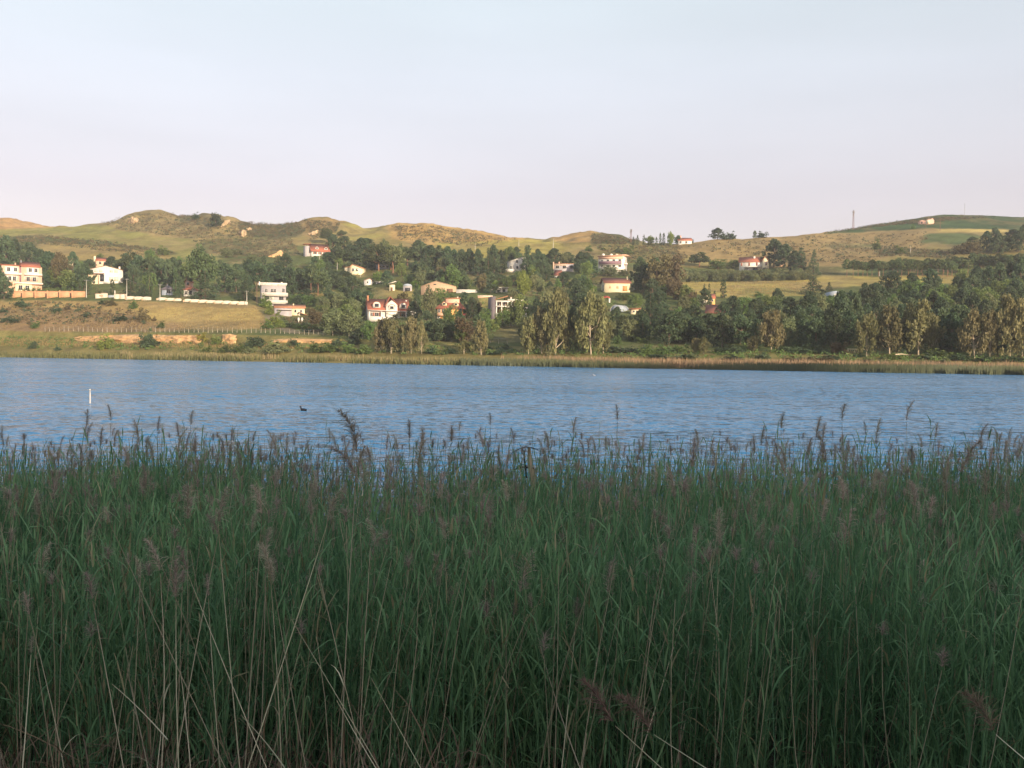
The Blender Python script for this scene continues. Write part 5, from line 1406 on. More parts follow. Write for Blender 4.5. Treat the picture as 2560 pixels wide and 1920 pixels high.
# below the yellow house: parked car, pillar, dome greenhouse, small roof
h = House('D', 'parked_car', 'dark red parked car half hidden below the yellow house', 'car', 1350, 860, yaw=8, group='cars')
mb = MB()
prof_c = [(-2.1, 0.35), (-2.1, 0.85), (-1.3, 0.95), (-0.7, 1.45), (0.7, 1.45), (1.3, 0.95), (2.1, 0.85), (2.1, 0.35)]
h.put('body', MB().prism(prof_c, 'y', 0, 1.7), 'awning'); h.put('windscreen', MB().prism([(-1.15, 0.97), (-0.68, 1.40), (0.68, 1.40), (1.15, 0.97)], 'y', -0.03, 1.73), 'glass')
for x in (-1.3, 1.3):
    for y_ in (-0.04, 1.54):
        a = [2 * math.pi * i / 12 for i in range(12)]
        wh = h.put('wheel', MB().prism([(x + 0.33 * math.cos(t_), 0.33 + 0.33 * math.sin(t_)) for t_ in a], 'y', y_, y_ + 0.2), 'black')
        h.put('rim', MB().prism([(x + 0.18 * math.cos(t_), 0.33 + 0.18 * math.sin(t_)) for t_ in a], 'y', y_ - 0.02, y_ + 0.22), 'metal', wh)
h = House('D', 'gate_pillar', 'short white gate pillar below the yellow house', 'pillar', 1398, 905, yaw=0, group='garden walls')
h.box('shaft', 1390, 1408, 860, 910, 'white', 0, 0.7, down=1); h.box('cap', 1386, 1412, 855, 860, 'white', -0.15, 1.0)
h = House('D', 'dome_greenhouse', 'rounded pale greenhouse tunnel among trees below the yellow house', 'greenhouse', 1470, 1010, yaw=25)
a = [math.pi * i / 10 for i in range(11)]
rr = (h.X(1535) - h.X(1400)) / 2
h.put('cover', MB().prism([(rr * math.cos(t_), rr * 1.15 * math.sin(t_)) for t_ in a], 'y', 0, 9), 'bluegrey')
hb = MB()
for y_ in (-0.06, 3, 6, 9.0):
    for i in range(10):
        p0, p1 = (rr * 1.02 * math.cos(a[i]), rr * 1.17 * math.sin(a[i])), (rr * 1.02 * math.cos(a[i + 1]), rr * 1.17 * math.sin(a[i + 1]))
        hb.tube([(p0[0], y_, p0[1]), (p1[0], y_, p1[1])], 0.07, 4)
h.put('hoop', hb, 'white'); h.box('door', 1440, 1490, 960, 1010, 'white', -0.08, 0.05)
h = House('D', 'porch_hut', 'small cream hut with flat red roof in the trees under the yellow house', 'house', 1695, 1040, yaw=-6)
h.wall(1650, 1735, 985, 1050, 'cream', 0, 5); h.slab_roof(1630, 1755, 984, 978, 'roof_red', -0.8, 6, 0.2); h.win(1680, 1008, 18, 20, 0); h.win(1715, 1010, 16, 26, 0, pane='dark')

# right: villa with arches
h = House('E', 'arched_villa', 'white villa with red roof, dark shutters and arches at its base', 'house', 1180, 560, yaw=5)
h.gable_wall(1032, 1265, 428, 472, 580, 'white', 0, 9, 'x'); h.gable_roof(1030, 1268, 424, 474, 'roof_red', 0, 9, 'x', over=0.5)
h.gable_wall(1262, 1325, 430, 470, 580, 'cream', -1.2, 8, 'y', name='side_wing'); h.gable_roof(1262, 1328, 424, 470, 'roof_red', -1.2, 8, 'y', over=0.4)
h.chimney(1178, 414, 440, 20, 'white', 3)
for x in (1055, 1132, 1210): h.win(x, 500, 16, 34, 0, pane='shutter')
h.win(1305, 500, 16, 30, -1.2, pane='shutter')
h.balcony(1080, 1262, 518, 532, 'white', -1.8, 1.8, 'metal', False)
for x in (1115, 1200, 1295):
    poly = [(h.X(x - 30), h.Z(575)), (h.X(x + 30), h.Z(575))] + [(h.X(x) + (h.X(x + 30) - h.X(x)) * math.cos(t_), h.Z(560) + (h.Z(538) - h.Z(560)) * math.sin(t_)) for t_ in [math.pi * i / 8 for i in range(9)]]
    h.put('arch', MB().prism(poly, 'y', -1.26, -1.18 if x > 1260 else -0.02), 'dark')
h = House('E', 'hidden_hut', 'little cream hut gable glowing between dark pines right of the arched villa', 'house', 1465, 520, yaw=10)
h.gable_wall(1445, 1488, 468, 484, 530, 'salmon', 0, 5, 'y'); h.gable_roof(1445, 1488, 464, 484, 'roof_red', 0, 5, 'y'); h.win(1466, 502, 12, 14, 0)
# cream cottage among cypresses + dark roof below
h = House('E', 'cypress_cottage', 'little cream cottage with red gable between thin cypresses', 'house', 715, 930, yaw=-6)
h.gable_wall(655, 718, 812, 838, 940, 'cream', 0, 7, 'y'); h.gable_roof(655, 718, 800, 838, 'roof_red', 0, 7, 'y', over=0.5); h.gable_wall(718, 778, 818, 850, 940, 'orange', 0.6, 5, 'x', name='side_wing'); h.gable_roof(722, 778, 808, 850, 'roof_red', 0.6, 5, 'x', over=0.3)
h.win(688, 845, 16, 20, 0); h.win(750, 875, 18, 22, 0.6); h.balcony(650, 720, 886, 905, 'white', -1.4, 1.4, 'white')
h = House('E', 'shade_dark_roof_house', 'house seen as a brown-red roof plane under the cypress cottage', 'house', 770, 1010, yaw=6)
h.wall(690, 870, 1000, 1030, 'tan', 0, 9); h.gable_roof(685, 875, 920, 1002, 'roof_dark', 0, 9, 'x', over=0.5); h.win(730, 1015, 20, 18, 0); h.chimney(840, 905, 940, 12, 'tan', 3)  # dark tiles put the roof plane's shade into its colour
# skyline house
h = House('E', 'skyline_house', 'low house with red roof and white gable among skyline cypresses', 'house', 450, 290, yaw=-12)
h.gable_wall(400, 536, 228, 250, 320, 'white', 0, 9, 'x'); h.gable_roof(395, 540, 222, 252, 'roof_red', 0, 9, 'x', over=0.5); h.chimney(428, 200, 235, 14, 'pink', 3); h.win(480, 272, 20, 22, 0); h.win(420, 272, 20, 22, 0)
# ruined house on the right hill
h = House('F', 'ruined_house', 'roofless pink ruined house on the green hilltop', 'house', 960, 228, yaw=10)
mb = MB().prism([(h.X(890), h.Z(235) - 3), (h.X(1022), h.Z(235) - 3), (h.X(1022), h.Z(176)), (h.X(1000), h.Z(182)), (h.X(985), h.Z(178)), (h.X(955), h.Z(196)), (h.X(925), h.Z(186)), (h.X(905), h.Z(192)), (h.X(890), h.Z(206))], 'y', 0, 0.5)
h.put('front_wall', mb, 'pink'); h.box('back_wall', 890, 1020, 195, 235, 'pink', 6, 0.5, down=3); h.box('end_wall', 1012, 1022, 186, 235, 'pink', 0.52, 5.4, down=3); h.box('plaster_patch', 962, 996, 190, 226, 'cream', -0.1, 0.09); h.win(925, 212, 14, 18, 0, 'pink', 'dark')
# small white tower-like building in the right wood
h = House('F', 'white_tower', 'narrow white two-storey house slipping out of the right-hand wood', 'house', 1608, 1240, yaw=-12)
h.wall(1590, 1628, 1095, 1250, 'white', 0, 5); h.hip_roof(1586, 1632, 1080, 1096, 'roof_red', 0, 5, over=0.3); h.win(1612, 1125, 14, 22, 0); h.win(1612, 1180, 14, 26, 0); h.balcony(1590, 1632, 1142, 1158, 'white', -1.2, 1.2)
h = House('F', 'polytunnel', 'blue-grey polytunnel roof at the top of the right-hand wood', 'greenhouse', 110, 910, yaw=-20)
h.put('cover', MB().prism([(h.X(160) * math.cos(t_) - 0.0, 2.8 * math.sin(t_)) for t_ in [math.pi * i / 8 for i in range(9)]], 'y', 0, 10), 'bluegrey'); h.box('end_door', 95, 125, 885, 912, 'white', -0.08, 0.06)

# ---------------------------------------------------------------- walls and fences on the left field
M['wallcream'] = plain('cream_garden_wall', (0.58, 0.50, 0.40), var=0.15, scale=0.6)
def wall_run(reg, name, label, x0, x1, yt, yb, mat, cap, thick=0.35, step=50):
    """garden wall built in sections that step with the ground"""
    h = House(reg, name, label, 'wall', (x0 + x1) / 2, yb, 0, 'garden walls')
    n = max(1, int(round((x1 - x0) / step)))
    h.offs = []
    for i in range(n):
        a_, b_ = x0 + (x1 - x0) * i / n, x0 + (x1 - x0) * (i + 1) / n
        g0 = ground_hit(h.ox + (a_ + b_) / 2 * h.s, h.oy + yb * h.s, 1.2)
        loc = Matrix.Rotation(-h.root.rotation_euler.z, 3, 'Z') @ Vector((g0[0] - h.root.location.x, g0[1] - h.root.location.y, 0))
        kk = g0[1] / FPX * h.s
        zb = g0[2] - h.root.location.z
        hw = (b_ - a_) * kk / 2 + 0.03
        zt = zb + (yb - yt) * kk
        h.put('wall_section', MB().box(loc.x - hw, loc.x + hw, loc.y, loc.y + thick, zb - 1.5, zt), mat)
        h.put('coping', MB().box(loc.x - hw, loc.x + hw, loc.y - 0.06, loc.y + thick + 0.06, zt + 0.003, zt + 0.2), cap)
        h.offs.append((a_, loc, zb, zt, hw))
    return h
h = wall_run('A', 'brick_wall', 'long orange brick garden wall below the pink double house', 110, 840, 902, 960, 'brick', 'roof_brown', 0.35, 122)
for (a_, loc, zb, zt, hw) in h.offs: h.put('pier', MB().box(loc.x - hw - 0.3, loc.x - hw + 0.3, loc.y - 0.1, loc.y + 0.45, zb - 1.5, zt + 0.35), 'brick')
wall_run('A', 'white_wall', 'low white wall right of the grey double gate', 1128, 1250, 930, 976, 'wallcream', 'roof_brown', 0.35, 60)
h = wall_run('A', 'white_wall', 'low white wall with a grey double gate below the white gabled house', 945, 1060, 926, 970, 'wallcream', 'roof_brown', 0.35, 58)
g_ = h.box('gate', 1062, 1126, 938, 975, 'bluegrey', 0.1, 0.1)
for x in (1070, 1085, 1100, 1117): h.box('gate_bar', x - 2, x + 2, 940, 974, 'metal', 0.05, 0.04, g_)
h.box('lamp_pillar', 1120, 1130, 890, 975, 'concrete', -0.1, 0.5)
h.box('vent', 985, 1018, 938, 948, 'tan', -0.05, 0.1); h.box('vent', 1172, 1205, 944, 954, 'tan', -0.05, 0.1)
segs = [(1256, 1330, 948, 982), (1336, 1412, 950, 985), (1420, 1486, 952, 990), (1566, 1642, 960, 990), (1656, 1720, 966, 994), (1735, 1785, 970, 998), (1828, 1886, 974, 1006), (1894, 1966, 978, 1010), (1976, 2050, 982, 1014)]
segs = [(a_, b_, c_, d_) for a_, b_, c_, d_ in segs] + [(2054, 2128, 986, 1018), (2132, 2206, 990, 1022), (2210, 2284, 992, 1026), (2288, 2362, 996, 1030), (2366, 2440, 998, 1034)]
h = House('A', 'scalloped_wall', 'long white garden wall of scalloped panels along the top of the field', 'wall', 1850, 1006, 0, 'garden walls')
for (x0, x1, yt, yb) in segs:
    n = 10
    g0 = ground_hit(REG['A'][0] + (x0 + x1) / 2 * REG['A'][2], REG['A'][1] + yb * REG['A'][2], 1.2)
    loc = Matrix.Rotation(-h.root.rotation_euler.z, 3, 'Z') @ Vector((g0[0] - h.root.location.x, g0[1] - h.root.location.y, g0[2] - h.root.location.z))
    kk = g0[1] / FPX * REG['A'][2]
    hw, ht = (x1 - x0) * kk / 2 + 0.25, (yb - yt) * kk * 0.92
    up_ = [(loc.x - hw + 2 * hw * i / n, loc.z + ht * (0.80 + 0.20 * math.sin(math.pi * i / n) ** 0.45)) for i in range(n, -1, -1)]
    h.put('panel', MB().prism([(loc.x - hw, loc.z - 0.6), (loc.x + hw, loc.z - 0.6)] + up_, 'y', loc.y, loc.y + 0.3), 'wallcream')
    h.put('pier', MB().box(loc.x - hw - 0.75, loc.x - hw - 0.002, loc.y - 0.06, loc.y + 0.4, loc.z - 0.6, loc.z + ht * 0.62), 'tan')

M['fencepost'] = plain('weathered_fence_post', (0.34, 0.29, 0.22), var=0.25)
def post_fence(label, pts, step, hpx, mat='fencepost'):
    """posts with wires along picture-surveyed ground points"""
    root = None
    tops, prev = [], None
    xs = np.arange(pts[0][0], pts[-1][0], step)
    for i, x in enumerate(xs):
        y = np.interp(x, [p_[0] for p_ in pts], [p_[1] for p_ in pts]) + rng.normal(0, 0.5)
        g = ground_hit(x + rng.normal(0, 0.6), y, 2.5)
        if root is None:
            root = empty('post_fence', tuple(g)); tag(root, label, 'fence', 'post fences')
            g00 = g
        hh = hpx * g[1] / FPX * rng.uniform(0.75, 1.15)
        l = g - g00
        mb = MB().tube([(l[0], l[1], l[2] - 0.4), (l[0] + rng.normal(0, 0.14), l[1], l[2] + hh)], [0.12, 0.10], 5)
        link('post', mb.mesh('post'), M[mat], root)
        tops.append((l[0], l[1], l[2] + hh * 0.92, l[2] + hh * 0.5))
    for f in (2, 3):
        mb = MB().tube([(t_[0], t_[1] - 0.1, t_[f]) for t_ in tops], 0.018, 3)
        link('wire', mb.mesh('wire'), M['metal'], root)
post_fence('long fence of pale posts and wire above the sand bank', [(112, 828), (160, 828), (250, 830), (480, 831), (640, 832), (700, 834), (840, 839)], 12.0, 13)
post_fence('short run of pale fence posts right of the palm', [(872, 844), (905, 845), (925, 847)], 11.5, 12)
post_fence('three pale fence posts beside the little topiary tree', [(1225, 858), (1252, 860), (1275, 862)], 22.0, 13)

# ---------------------------------------------------------------- poles and masts
def pole(label, px, yb, yt, arms=1, r=0.14, mat='pole', name='utility_pole', min_s=1.2):
    g = ground_hit(px, yb, min_s)
    hh = (yb - yt) * g[1] / FPX
    root = empty(name, tuple(g), -math.atan2(g[0], g[1])); tag(root, label, 'pole', 'utility poles')
    link('shaft', MB().tube([(0, 0, -1), (0, 0, hh * 0.5), (0, 0, hh)], [r * 1.25, r, r * 0.75], 8).mesh('shaft', True), M[mat], root)
    for a_ in range(arms):
        z = hh - 0.35 - 0.7 * a_
        c_ = link('crossarm', MB().box(-0.8, 0.8, -0.09, 0.09, z - 0.06, z + 0.06).mesh('crossarm'), M['metal'], root)
        for x in (-0.7, 0, 0.7):
            link('insulator', MB().tube([(x, 0, z + 0.06), (x, 0, z + 0.2), (x, 0, z + 0.26)], [0.05, 0.07, 0.03], 6).mesh('insulator'), M['white'], c_)
    return g + np.array([0, 0, hh - 0.1])
tops = []
tops.append(pole('pale concrete pole at the right end of the orange wall', 216, 744, 700))
tops.append(pole('pale concrete pole by the white wall with the gate', 317, 750, 697))
tops.append(pole('pale concrete pole left of the tall cypresses', 400, 752, 711))
tops.append(pole('slim pole rising over the dark-roofed shadow-grey house', 416, 716, 686, 0, 0.09))
tops.append(pole('pale pole near the right end of the scalloped wall', 617, 763, 727))
pole('thin dark pole just left of the grey flat-roofed house', 642, 762, 722, 0, 0.10, 'rust')
pole('tall pole below the red mansard-roofed house', 799, 670, 630)
pole('short pole under the round pine beside the cream house', 843, 676, 655, 0)
pole('thin pole at the right end of the cream house', 901, 692, 676, 0, 0.1)
pole('short white pole in the pines above the white gabled house', 137, 690, 666, 0, 0.12, 'white')
pole('thin pale pole on the wide tan hill', 1188, 624, 608, 0, 0.12)
pole('tall pale pole on the low hill right of centre', 1383, 625, 596, 1, 0.14)
pole('thin pale pole on the green slope beside the wide tan hill', 1297, 616, 599, 0, 0.12)
pole('thin post before the yellow house wall', 1554, 742, 726, 0, 0.08)
pole('thin pole standing right of the yellow house', 1585, 725, 692, 0, 0.1)
pole('thin pole below the ruined house', 2314, 570, 556, 0, 0.12, 'rust')
pole('pole right of the ruined house at the field edge', 2350, 577, 545, 0, 0.13, 'rust')
pole('tall thin mast on the crest of the green hill', 2411, 543, 509, 0, 0.16, 'metal')
pole('short pole on the terraced slope of the right hill', 2276, 632, 614, 0, 0.12)
pole('white pole in the pine plantation', 2199, 690, 650, 0, 0.12)
def lattice(label, px, yb, yt, wpx, name='lattice_mast'):
    g = ground_hit(px, yb, 1.2)
    k = g[1] / FPX
    hh, w_ = (yb - yt) * k, wpx * k
    root = empty(name, tuple(g)); tag(root, label, 'mast', 'masts on the skyline')
    cs = [(-1, -1), (1, -1), (1, 1), (-1, 1)]
    def c_at(j, f):
        s_ = w_ / 2 * (1 - 0.55 * f)
        return (cs[j % 4][0] * s_, cs[j % 4][1] * s_, hh * f)
    for j in range(4):
        link('leg', MB().tube([c_at(j, -0.05), c_at(j, 1.0)], 0.065, 4).mesh('leg'), M['rust'], root)
    for i in range(9):
        mb = MB()
        for j in range(4):
            mb.tube([c_at(j, i / 9), c_at(j + 1, (i + 1) / 9)], 0.05, 3); mb.tube([c_at(j, (i + 1) / 9), c_at(j + 1, (i + 1) / 9)], 0.05, 3)
        link('bracing', mb.mesh('bracing'), M['rust'], root)
    for (a_, f) in ((0, 0.9), (2.1, 0.9), (4.2, 0.9), (1, 0.78), (3.6, 0.78)):
        x, y = 0.7 * math.cos(a_), 0.7 * math.sin(a_)
        link('antenna', MB().box(x - 0.22, x + 0.22, y - 0.15, y + 0.15, hh * f - 0.9, hh * f + 1.0).mesh('antenna'), M['metal'], root)
lattice('tall lattice mast with antennas standing on the right skyline', 2133, 571, 523, 4)
lattice('small dark pylon beside the skyline cypresses', 1577, 606, 573, 4)
# sagging wires between the wall-side poles
for (a_, b_, lab) in ((0, 1, 'thin wire between the two poles by the white wall'), (1, 2, 'thin wire from the gate pole to the cypress pole'), (2, 4, 'thin wire sagging along the scalloped wall')):
    A_, B_ = tops[a_], tops[b_]
    pts = [A_ * (1 - f) + B_ * f - np.array([0, 0, 1.4 * 4 * f * (1 - f)]) for f in np.linspace(0, 1, 9)]
    tag(link('power_line', MB().tube(pts, 0.03, 3).mesh('power_line'), M['metal']), lab, 'cable', 'power lines')
# little yellowish gate frame at the right shore
h = House('F', 'shore_gate', 'small pale railing gate at the shore on the right', 'gate', 275, 1448, 0, 'gates')
for x in (228, 322): h.box('post', x - 6, x + 6, 1400, 1450, 'cream', 0, 0.15, down=0.5)
h.box('rail', 234, 316, 1402, 1410, 'cream', 0.02, 0.1); h.box('rail', 234, 316, 1432, 1438, 'tan', 0.02, 0.1)
for x in (250, 268, 286, 302): h.box('picket', x - 3, x + 3, 1410, 1432, 'tan', 0.03, 0.06)
# driftwood trunk in the right shore reeds
g = ground_hit(2258, 900, 0.8)
tag(link('fallen_trunk', MB().tube([(g[0] - 2.2, g[1], g[2] + 1.5), (g[0] - 0.5, g[1] + 0.2, g[2] + 1.65), (g[0] + 1.8, g[1] + 0.3, g[2] + 1.4)], [0.18, 0.16, 0.08], 6).mesh('fallen_trunk', True), M['bark_pale']), 'bleached fallen trunk lying at the right-hand shore', 'trunk')

# ---------------------------------------------------------------- sand bank and bare earth scars
M['sand'] = plain('orange_sandstone', (0.52, 0.32, 0.15), var=0.28, scale=0.5, col2=(0.26, 0.15, 0.075), bump=0.8, bscale=2.0)
M['chalk'] = plain('pale_bare_earth', (0.42, 0.31, 0.19), var=0.2, scale=0.4, col2=(0.24, 0.16, 0.09), bump=0.8, bscale=1.0)
def scar(name, label, pts, thick, mat, seed, nx=26, nz=8, top_back=2.0, rough=0.5):
    """rough cut face: pts = list of (px, y_top, y_bottom)"""
    xs = np.linspace(pts[0][0], pts[-1][0], nx)
    V = []
    g0 = ground_hit(xs[nx // 2], float(np.interp(xs[nx // 2], [p_[0] for p_ in pts], [p_[2] for p_ in pts])), 1.2)
    for i, x in enumerate(xs):
        yt = float(np.interp(x, [p_[0] for p_ in pts], [p_[1] for p_ in pts])); yb = float(np.interp(x, [p_[0] for p_ in pts], [p_[2] for p_ in pts]))
        gb = ground_hit(x, yb, 1.2)
        for j in range(nz + 1):
            f = j / nz
            q_ = at(x, yb + (yt - yb) * f, gb[1] - thick * (1 - f) * 0.6 - 0.3 + top_back * f * f)
            q_[1] += rough * 2 * (vnoise(i * 0.45, j * 0.9, seed) - 0.5); q_[0] += rough * (vnoise(i * 0.6 + 9, j * 0.8, seed) - 0.5)
            if j == 0: q_[2] -= 0.6
            V.append(q_)
        q_ = at(x, yt, gb[1] + thick + top_back); q_[2] -= 1.2
        V.append(q_)
    n2 = nz + 2
    Q = [(i * n2 + j, (i + 1) * n2 + j, (i + 1) * n2 + j + 1, i * n2 + j + 1) for i in range(nx - 1) for j in range(n2 - 1)]
    tag(link(name, np_mesh(name, np.array(V), np.array(Q)), M[mat]), label, 'earth bank')
scar('sand_bank', 'bright orange sandstone cut below the post fence', [(185, 842, 845), (205, 840, 850), (270, 838, 852), (345, 835, 856), (360, 838, 856)], 1.6, 'sand', 3, rough=1.2)
scar('sand_bank', 'orange sandstone cut right of the dark bush under the fence', [(382, 836, 853), (430, 838, 854), (490, 838, 857), (500, 836, 857)], 1.6, 'sand', 5, rough=1.2)
scar('sand_bank', 'orange cliff patch between the yellow-green creeper and the dark bushes', [(555, 836, 853), (575, 834, 857), (590, 838, 856)], 1.6, 'sand', 7, 14, rough=0.9)
scar('sand_bank', 'long thin tan cut at the right end of the fence', [(680, 848, 852), (740, 846, 855), (830, 848, 858)], 1.2, 'sand', 9, rough=0.8)
scar('earth_scar', 'pale bare earth scar on the crest of the left badland hill', [(321, 546, 556), (330, 541, 558), (342, 544, 556), (346, 549, 553)], 1.0, 'chalk', 11, 14, rough=1.5)
scar('earth_scar', 'slanting pale earth scar right of the round hilltop tree', [(553, 562, 567), (563, 551, 562), (576, 548, 556)], 1.0, 'chalk', 13, 12, rough=1.2)
scar('earth_scar', 'bright sandy scar in the hollow between two badland hills', [(597, 576, 584), (606, 573, 592), (616, 576, 588)], 1.0, 'chalk', 15, 12, rough=1.5)
scar('earth_scar', 'small pale scar just above the sandy hollow', [(617, 570, 575), (624, 568, 576), (631, 570, 574)], 1.0, 'chalk', 16, 10, rough=1.0)
scar('earth_scar', 'triangular orange earth heap left of the red mansard house', [(670, 640, 642), (690, 632, 642), (701, 624, 640), (713, 638, 640)], 1.5, 'sand', 17, 16, rough=1.0)
scar('earth_scar', 'pinkish scar on the flank of the middle badland hill', [(772, 582, 588), (782, 578, 590), (796, 574, 583)], 1.0, 'chalk', 19, 12, rough=1.2)

# ---------------------------------------------------------------- things on the water
def water_point(px, py):
    d = ray(px, py)
    return np.array([d[0], d[1], d[2]]) * (-EYE / d[2]) + np.array([0, 0, EYE])
g = water_point(225, 1008)
k = g[1] / FPX
root = empty('water_stake', tuple(g)); tag(root, 'white stake standing upright in the water at the left', 'stake')
hh = 34 * k
link('post', MB().tube([(0, 0, -0.5), (0.01, 0, hh * 0.6), (0, 0, hh)], [0.055, 0.055, 0.05], 8).mesh('post', True), M['birdwhite'], root)
link('cap', MB().tube([(0, 0, hh), (0, 0, hh + 0.04)], [0.065, 0.05], 8).mesh('cap'), M['white'], root)
def bird(name, label, px, py, s, mat, beak):
    g = water_point(px, py)
    root = empty(name, tuple(g), 2.6); tag(root, label, 'bird')
    pts, rad = [(-0.24, 0, 0.10), (-0.17, 0, 0.05), (0, 0, 0.045), (0.13, 0, 0.06), (0.19, 0, 0.13), (0.215, 0, 0.20), (0.25, 0, 0.235), (0.29, 0, 0.225)], [0.012, 0.06, 0.10, 0.085, 0.045, 0.034, 0.042, 0.02]
    link('body', MB().tube(np.array(pts) * s, np.array(rad) * s, 10).mesh('body', True), M[mat], root)
    link('beak', MB().tube(np.array([(0.285, 0, 0.222), (0.345, 0, 0.205)]) * s, [0.014 * s, 0.004 * s], 6).mesh('beak'), M[beak], root)
bird('coot', 'small black water bird swimming left of centre', 759, 1027, 1.15, 'black', 'white')
bird('gull', 'tiny white water bird far out near the far shore', 1486, 939, 1.0, 'birdwhite', 'doorwood')

# ---------------------------------------------------------------- the reed bed in front
def reed_mat(name, lo, hi, trans=0.3, rough=0.5, objvar=0.0):
    return foliage(name, lo, hi, trans, objvar)
M['reed_leaf'] = reed_mat('reed_leaf', (0.064, 0.146, 0.068), (0.225, 0.368, 0.172), 0.40)
M['reed_stem'] = reed_mat('reed_stem', (0.05, 0.14, 0.07), (0.16, 0.29, 0.14), 0.05)
M['dry_stem'] = reed_mat('dry_reed_stem', (0.27, 0.25, 0.165), (0.56, 0.52, 0.37), 0.05, objvar=0.25)
M['plume'] = reed_mat('reed_plume', (0.27, 0.225, 0.18), (0.56, 0.48, 0.39), 0.45, objvar=0.25)
M['litter'] = reed_mat('dead_reed_litter', (0.06, 0.042, 0.03), (0.20, 0.14, 0.09), 0.1)

def leaf_strips(p0, az, th0, bend, L, W, rg, S=4, twist=0.5):
    """vectorised curved blades: returns V, quads, tip-fraction"""
    n = len(p0)
    s = np.linspace(0, 1, S + 1)
    ang = th0[:, None] + bend[:, None] * s[None, :] ** 1.6
    ds = L[:, None] / S
    hx = np.concatenate([np.zeros((n, 1)), np.cumsum(np.sin(ang[:, :-1]) * ds, 1)], 1)
    hz = np.concatenate([np.zeros((n, 1)), np.cumsum(np.cos(ang[:, :-1]) * ds, 1)], 1)
    ca, sa = np.cos(az), np.sin(az)
    C = np.stack([p0[:, None, 0] + hx * ca[:, None], p0[:, None, 1] + hx * sa[:, None], p0[:, None, 2] + hz], -1)
    prof_ = np.interp(s, [0, 0.18, 0.45, 0.8, 1], [0.55, 1.0, 0.9, 0.42, 0.04])
    tw = twist * rg.normal(0, 1, n)[:, None] * s[None, :]
    side = np.stack([-sa[:, None] * np.cos(tw), ca[:, None] * np.cos(tw), np.sin(tw)], -1)
    o = side * (W[:, None] * prof_[None, :] / 2)[..., None]
    V = np.stack([C - o, C + o], 2).reshape(n, -1, 3)
    base = (np.arange(n) * 2 * (S + 1))[:, None]
    q = np.concatenate([(base + np.array([2 * i, 2 * i + 1, 2 * i + 3, 2 * i + 2])[None, :]) for i in range(S)], 0)
    return V.reshape(-1, 3), q, np.tile(np.repeat(s, 2), n)
def stem_tubes(P, top, bow, r, seg=4):
    """3-sided stems from P to top with a sideways bow: V, quads"""
    n = len(P)
    s = np.linspace(0, 1, seg + 1)
    C = P[:, None, :] * (1 - s)[None, :, None] + top[:, None, :] * s[None, :, None] + bow[:, None, :] * (4 * s * (1 - s))[None, :, None]
    a = np.arange(3) * 2.0944
    ring = np.stack([np.cos(a), np.sin(a), 0 * a], -1)
    rr = r[:, None] * np.interp(s, [0, 1], [1, 0.5])[None, :]
    V = (C[:, :, None, :] + ring[None, None] * rr[..., None, None]).reshape(-1, 3)
    base = (np.arange(n) * 3 * (seg + 1))[:, None]
    q = np.concatenate([base + np.array([3 * i + j, 3 * i + (j + 1) % 3, 3 * i + 3 + (j + 1) % 3, 3 * i + 3 + j])[None, :] for i in range(seg) for j in range(3)], 0)
    return V, q, C
def reed_shapes(P, H, rg, nleaf=12):
    """stems and leaves for reeds rooted at P, height H"""
    n = len(P)
    lean = np.stack([rg.normal(0.03, 0.07, n) * H, rg.normal(0, 0.06, n) * H, H], 1)
    top = P + lean
    bow = np.stack([rg.normal(0, 0.03, n), rg.normal(0, 0.03, n), 0 * H], 1)
    Vs, Qs, C = stem_tubes(P, top, bow, rg.uniform(0.0032, 0.0055, n), 3)
    f = np.linspace(0.10, 0.985, nleaf)[None, :] + rg.normal(0, 0.015, (n, nleaf))
    f = np.clip(f, 0.06, 1.0)
    p0 = P[:, None, :] * (1 - f)[..., None] + top[:, None, :] * f[..., None] + bow[:, None, :] * (4 * f * (1 - f))[..., None]
    az0 = rg.uniform(0, 6.283, n)[:, None]
    az = az0 + np.arange(nleaf)[None, :] * math.pi + rg.normal(0, 0.5, (n, nleaf))
    upper = f ** 2
    th0 = 0.65 - 0.30 * upper + rg.normal(0, 0.18, (n, nleaf))
    bend = np.abs(rg.normal(1.0, 1.0, (n, nleaf))) * (1.3 - 0.35 * upper)
    L = rg.uniform(0.18, 0.46, (n, nleaf)) * np.interp(f, [0.15, 0.5, 0.85, 1.0], [0.8, 1.0, 0.95, 0.6])
    W = rg.uniform(0.008, 0.021, (n, nleaf))
    return (Vs, Qs), (p0.reshape(-1, 3), az.ravel(), np.abs(th0).ravel(), bend.ravel(), L.ravel(), W.ravel())
def bed_points(n, y0, y1, rg, density_pow=1.0):
    """points in the bed, spread over the ground the view takes in plus a margin each side"""
    y = y0 + (y1 - y0) * rg.random(n) ** density_pow
    half = y * 0.54 + 2.2
    x = rg.uniform(-1, 1, n) * half
    return np.stack([x, y, bank_z(x, y) - 0.03], 1)
BED0, BED1 = 6.1, 15.8
rg = np.random.default_rng(21)
N = 19000
yv = np.sqrt(rg.uniform(BED0 ** 2 * 0.8, (BED1) ** 2, N))       # about even per square metre in the widening wedge
yv = np.maximum(yv, BED0 + rg.exponential(0.25, N))
half = yv * 0.54 + 2.2
xv = rg.uniform(-1, 1, N) * half
edge = BED1 - 0.5 + 1.6 * fbm(xv / 2.3, xv * 0 + 3, 5, 3)
front = BED0 + 0.4 + 1.5 * (fbm(xv / 1.7, xv * 0 + 9, 8, 3) + 0.1)
keep = (yv < edge) & (yv > front) & (fbm(xv / 0.9, yv / 0.9, 19, 3) + 0.55 * rg.random(N) > 0.06)
xv, yv = xv[keep], yv[keep]
P = np.stack([xv, yv, bank_z(xv, yv) - 0.03], 1)
TOPZ = lambda x, y: 2.36 + 0.62 * fbm(x / 2.2, y / 2.2, 55, 3) - 0.02 * (y - 11)
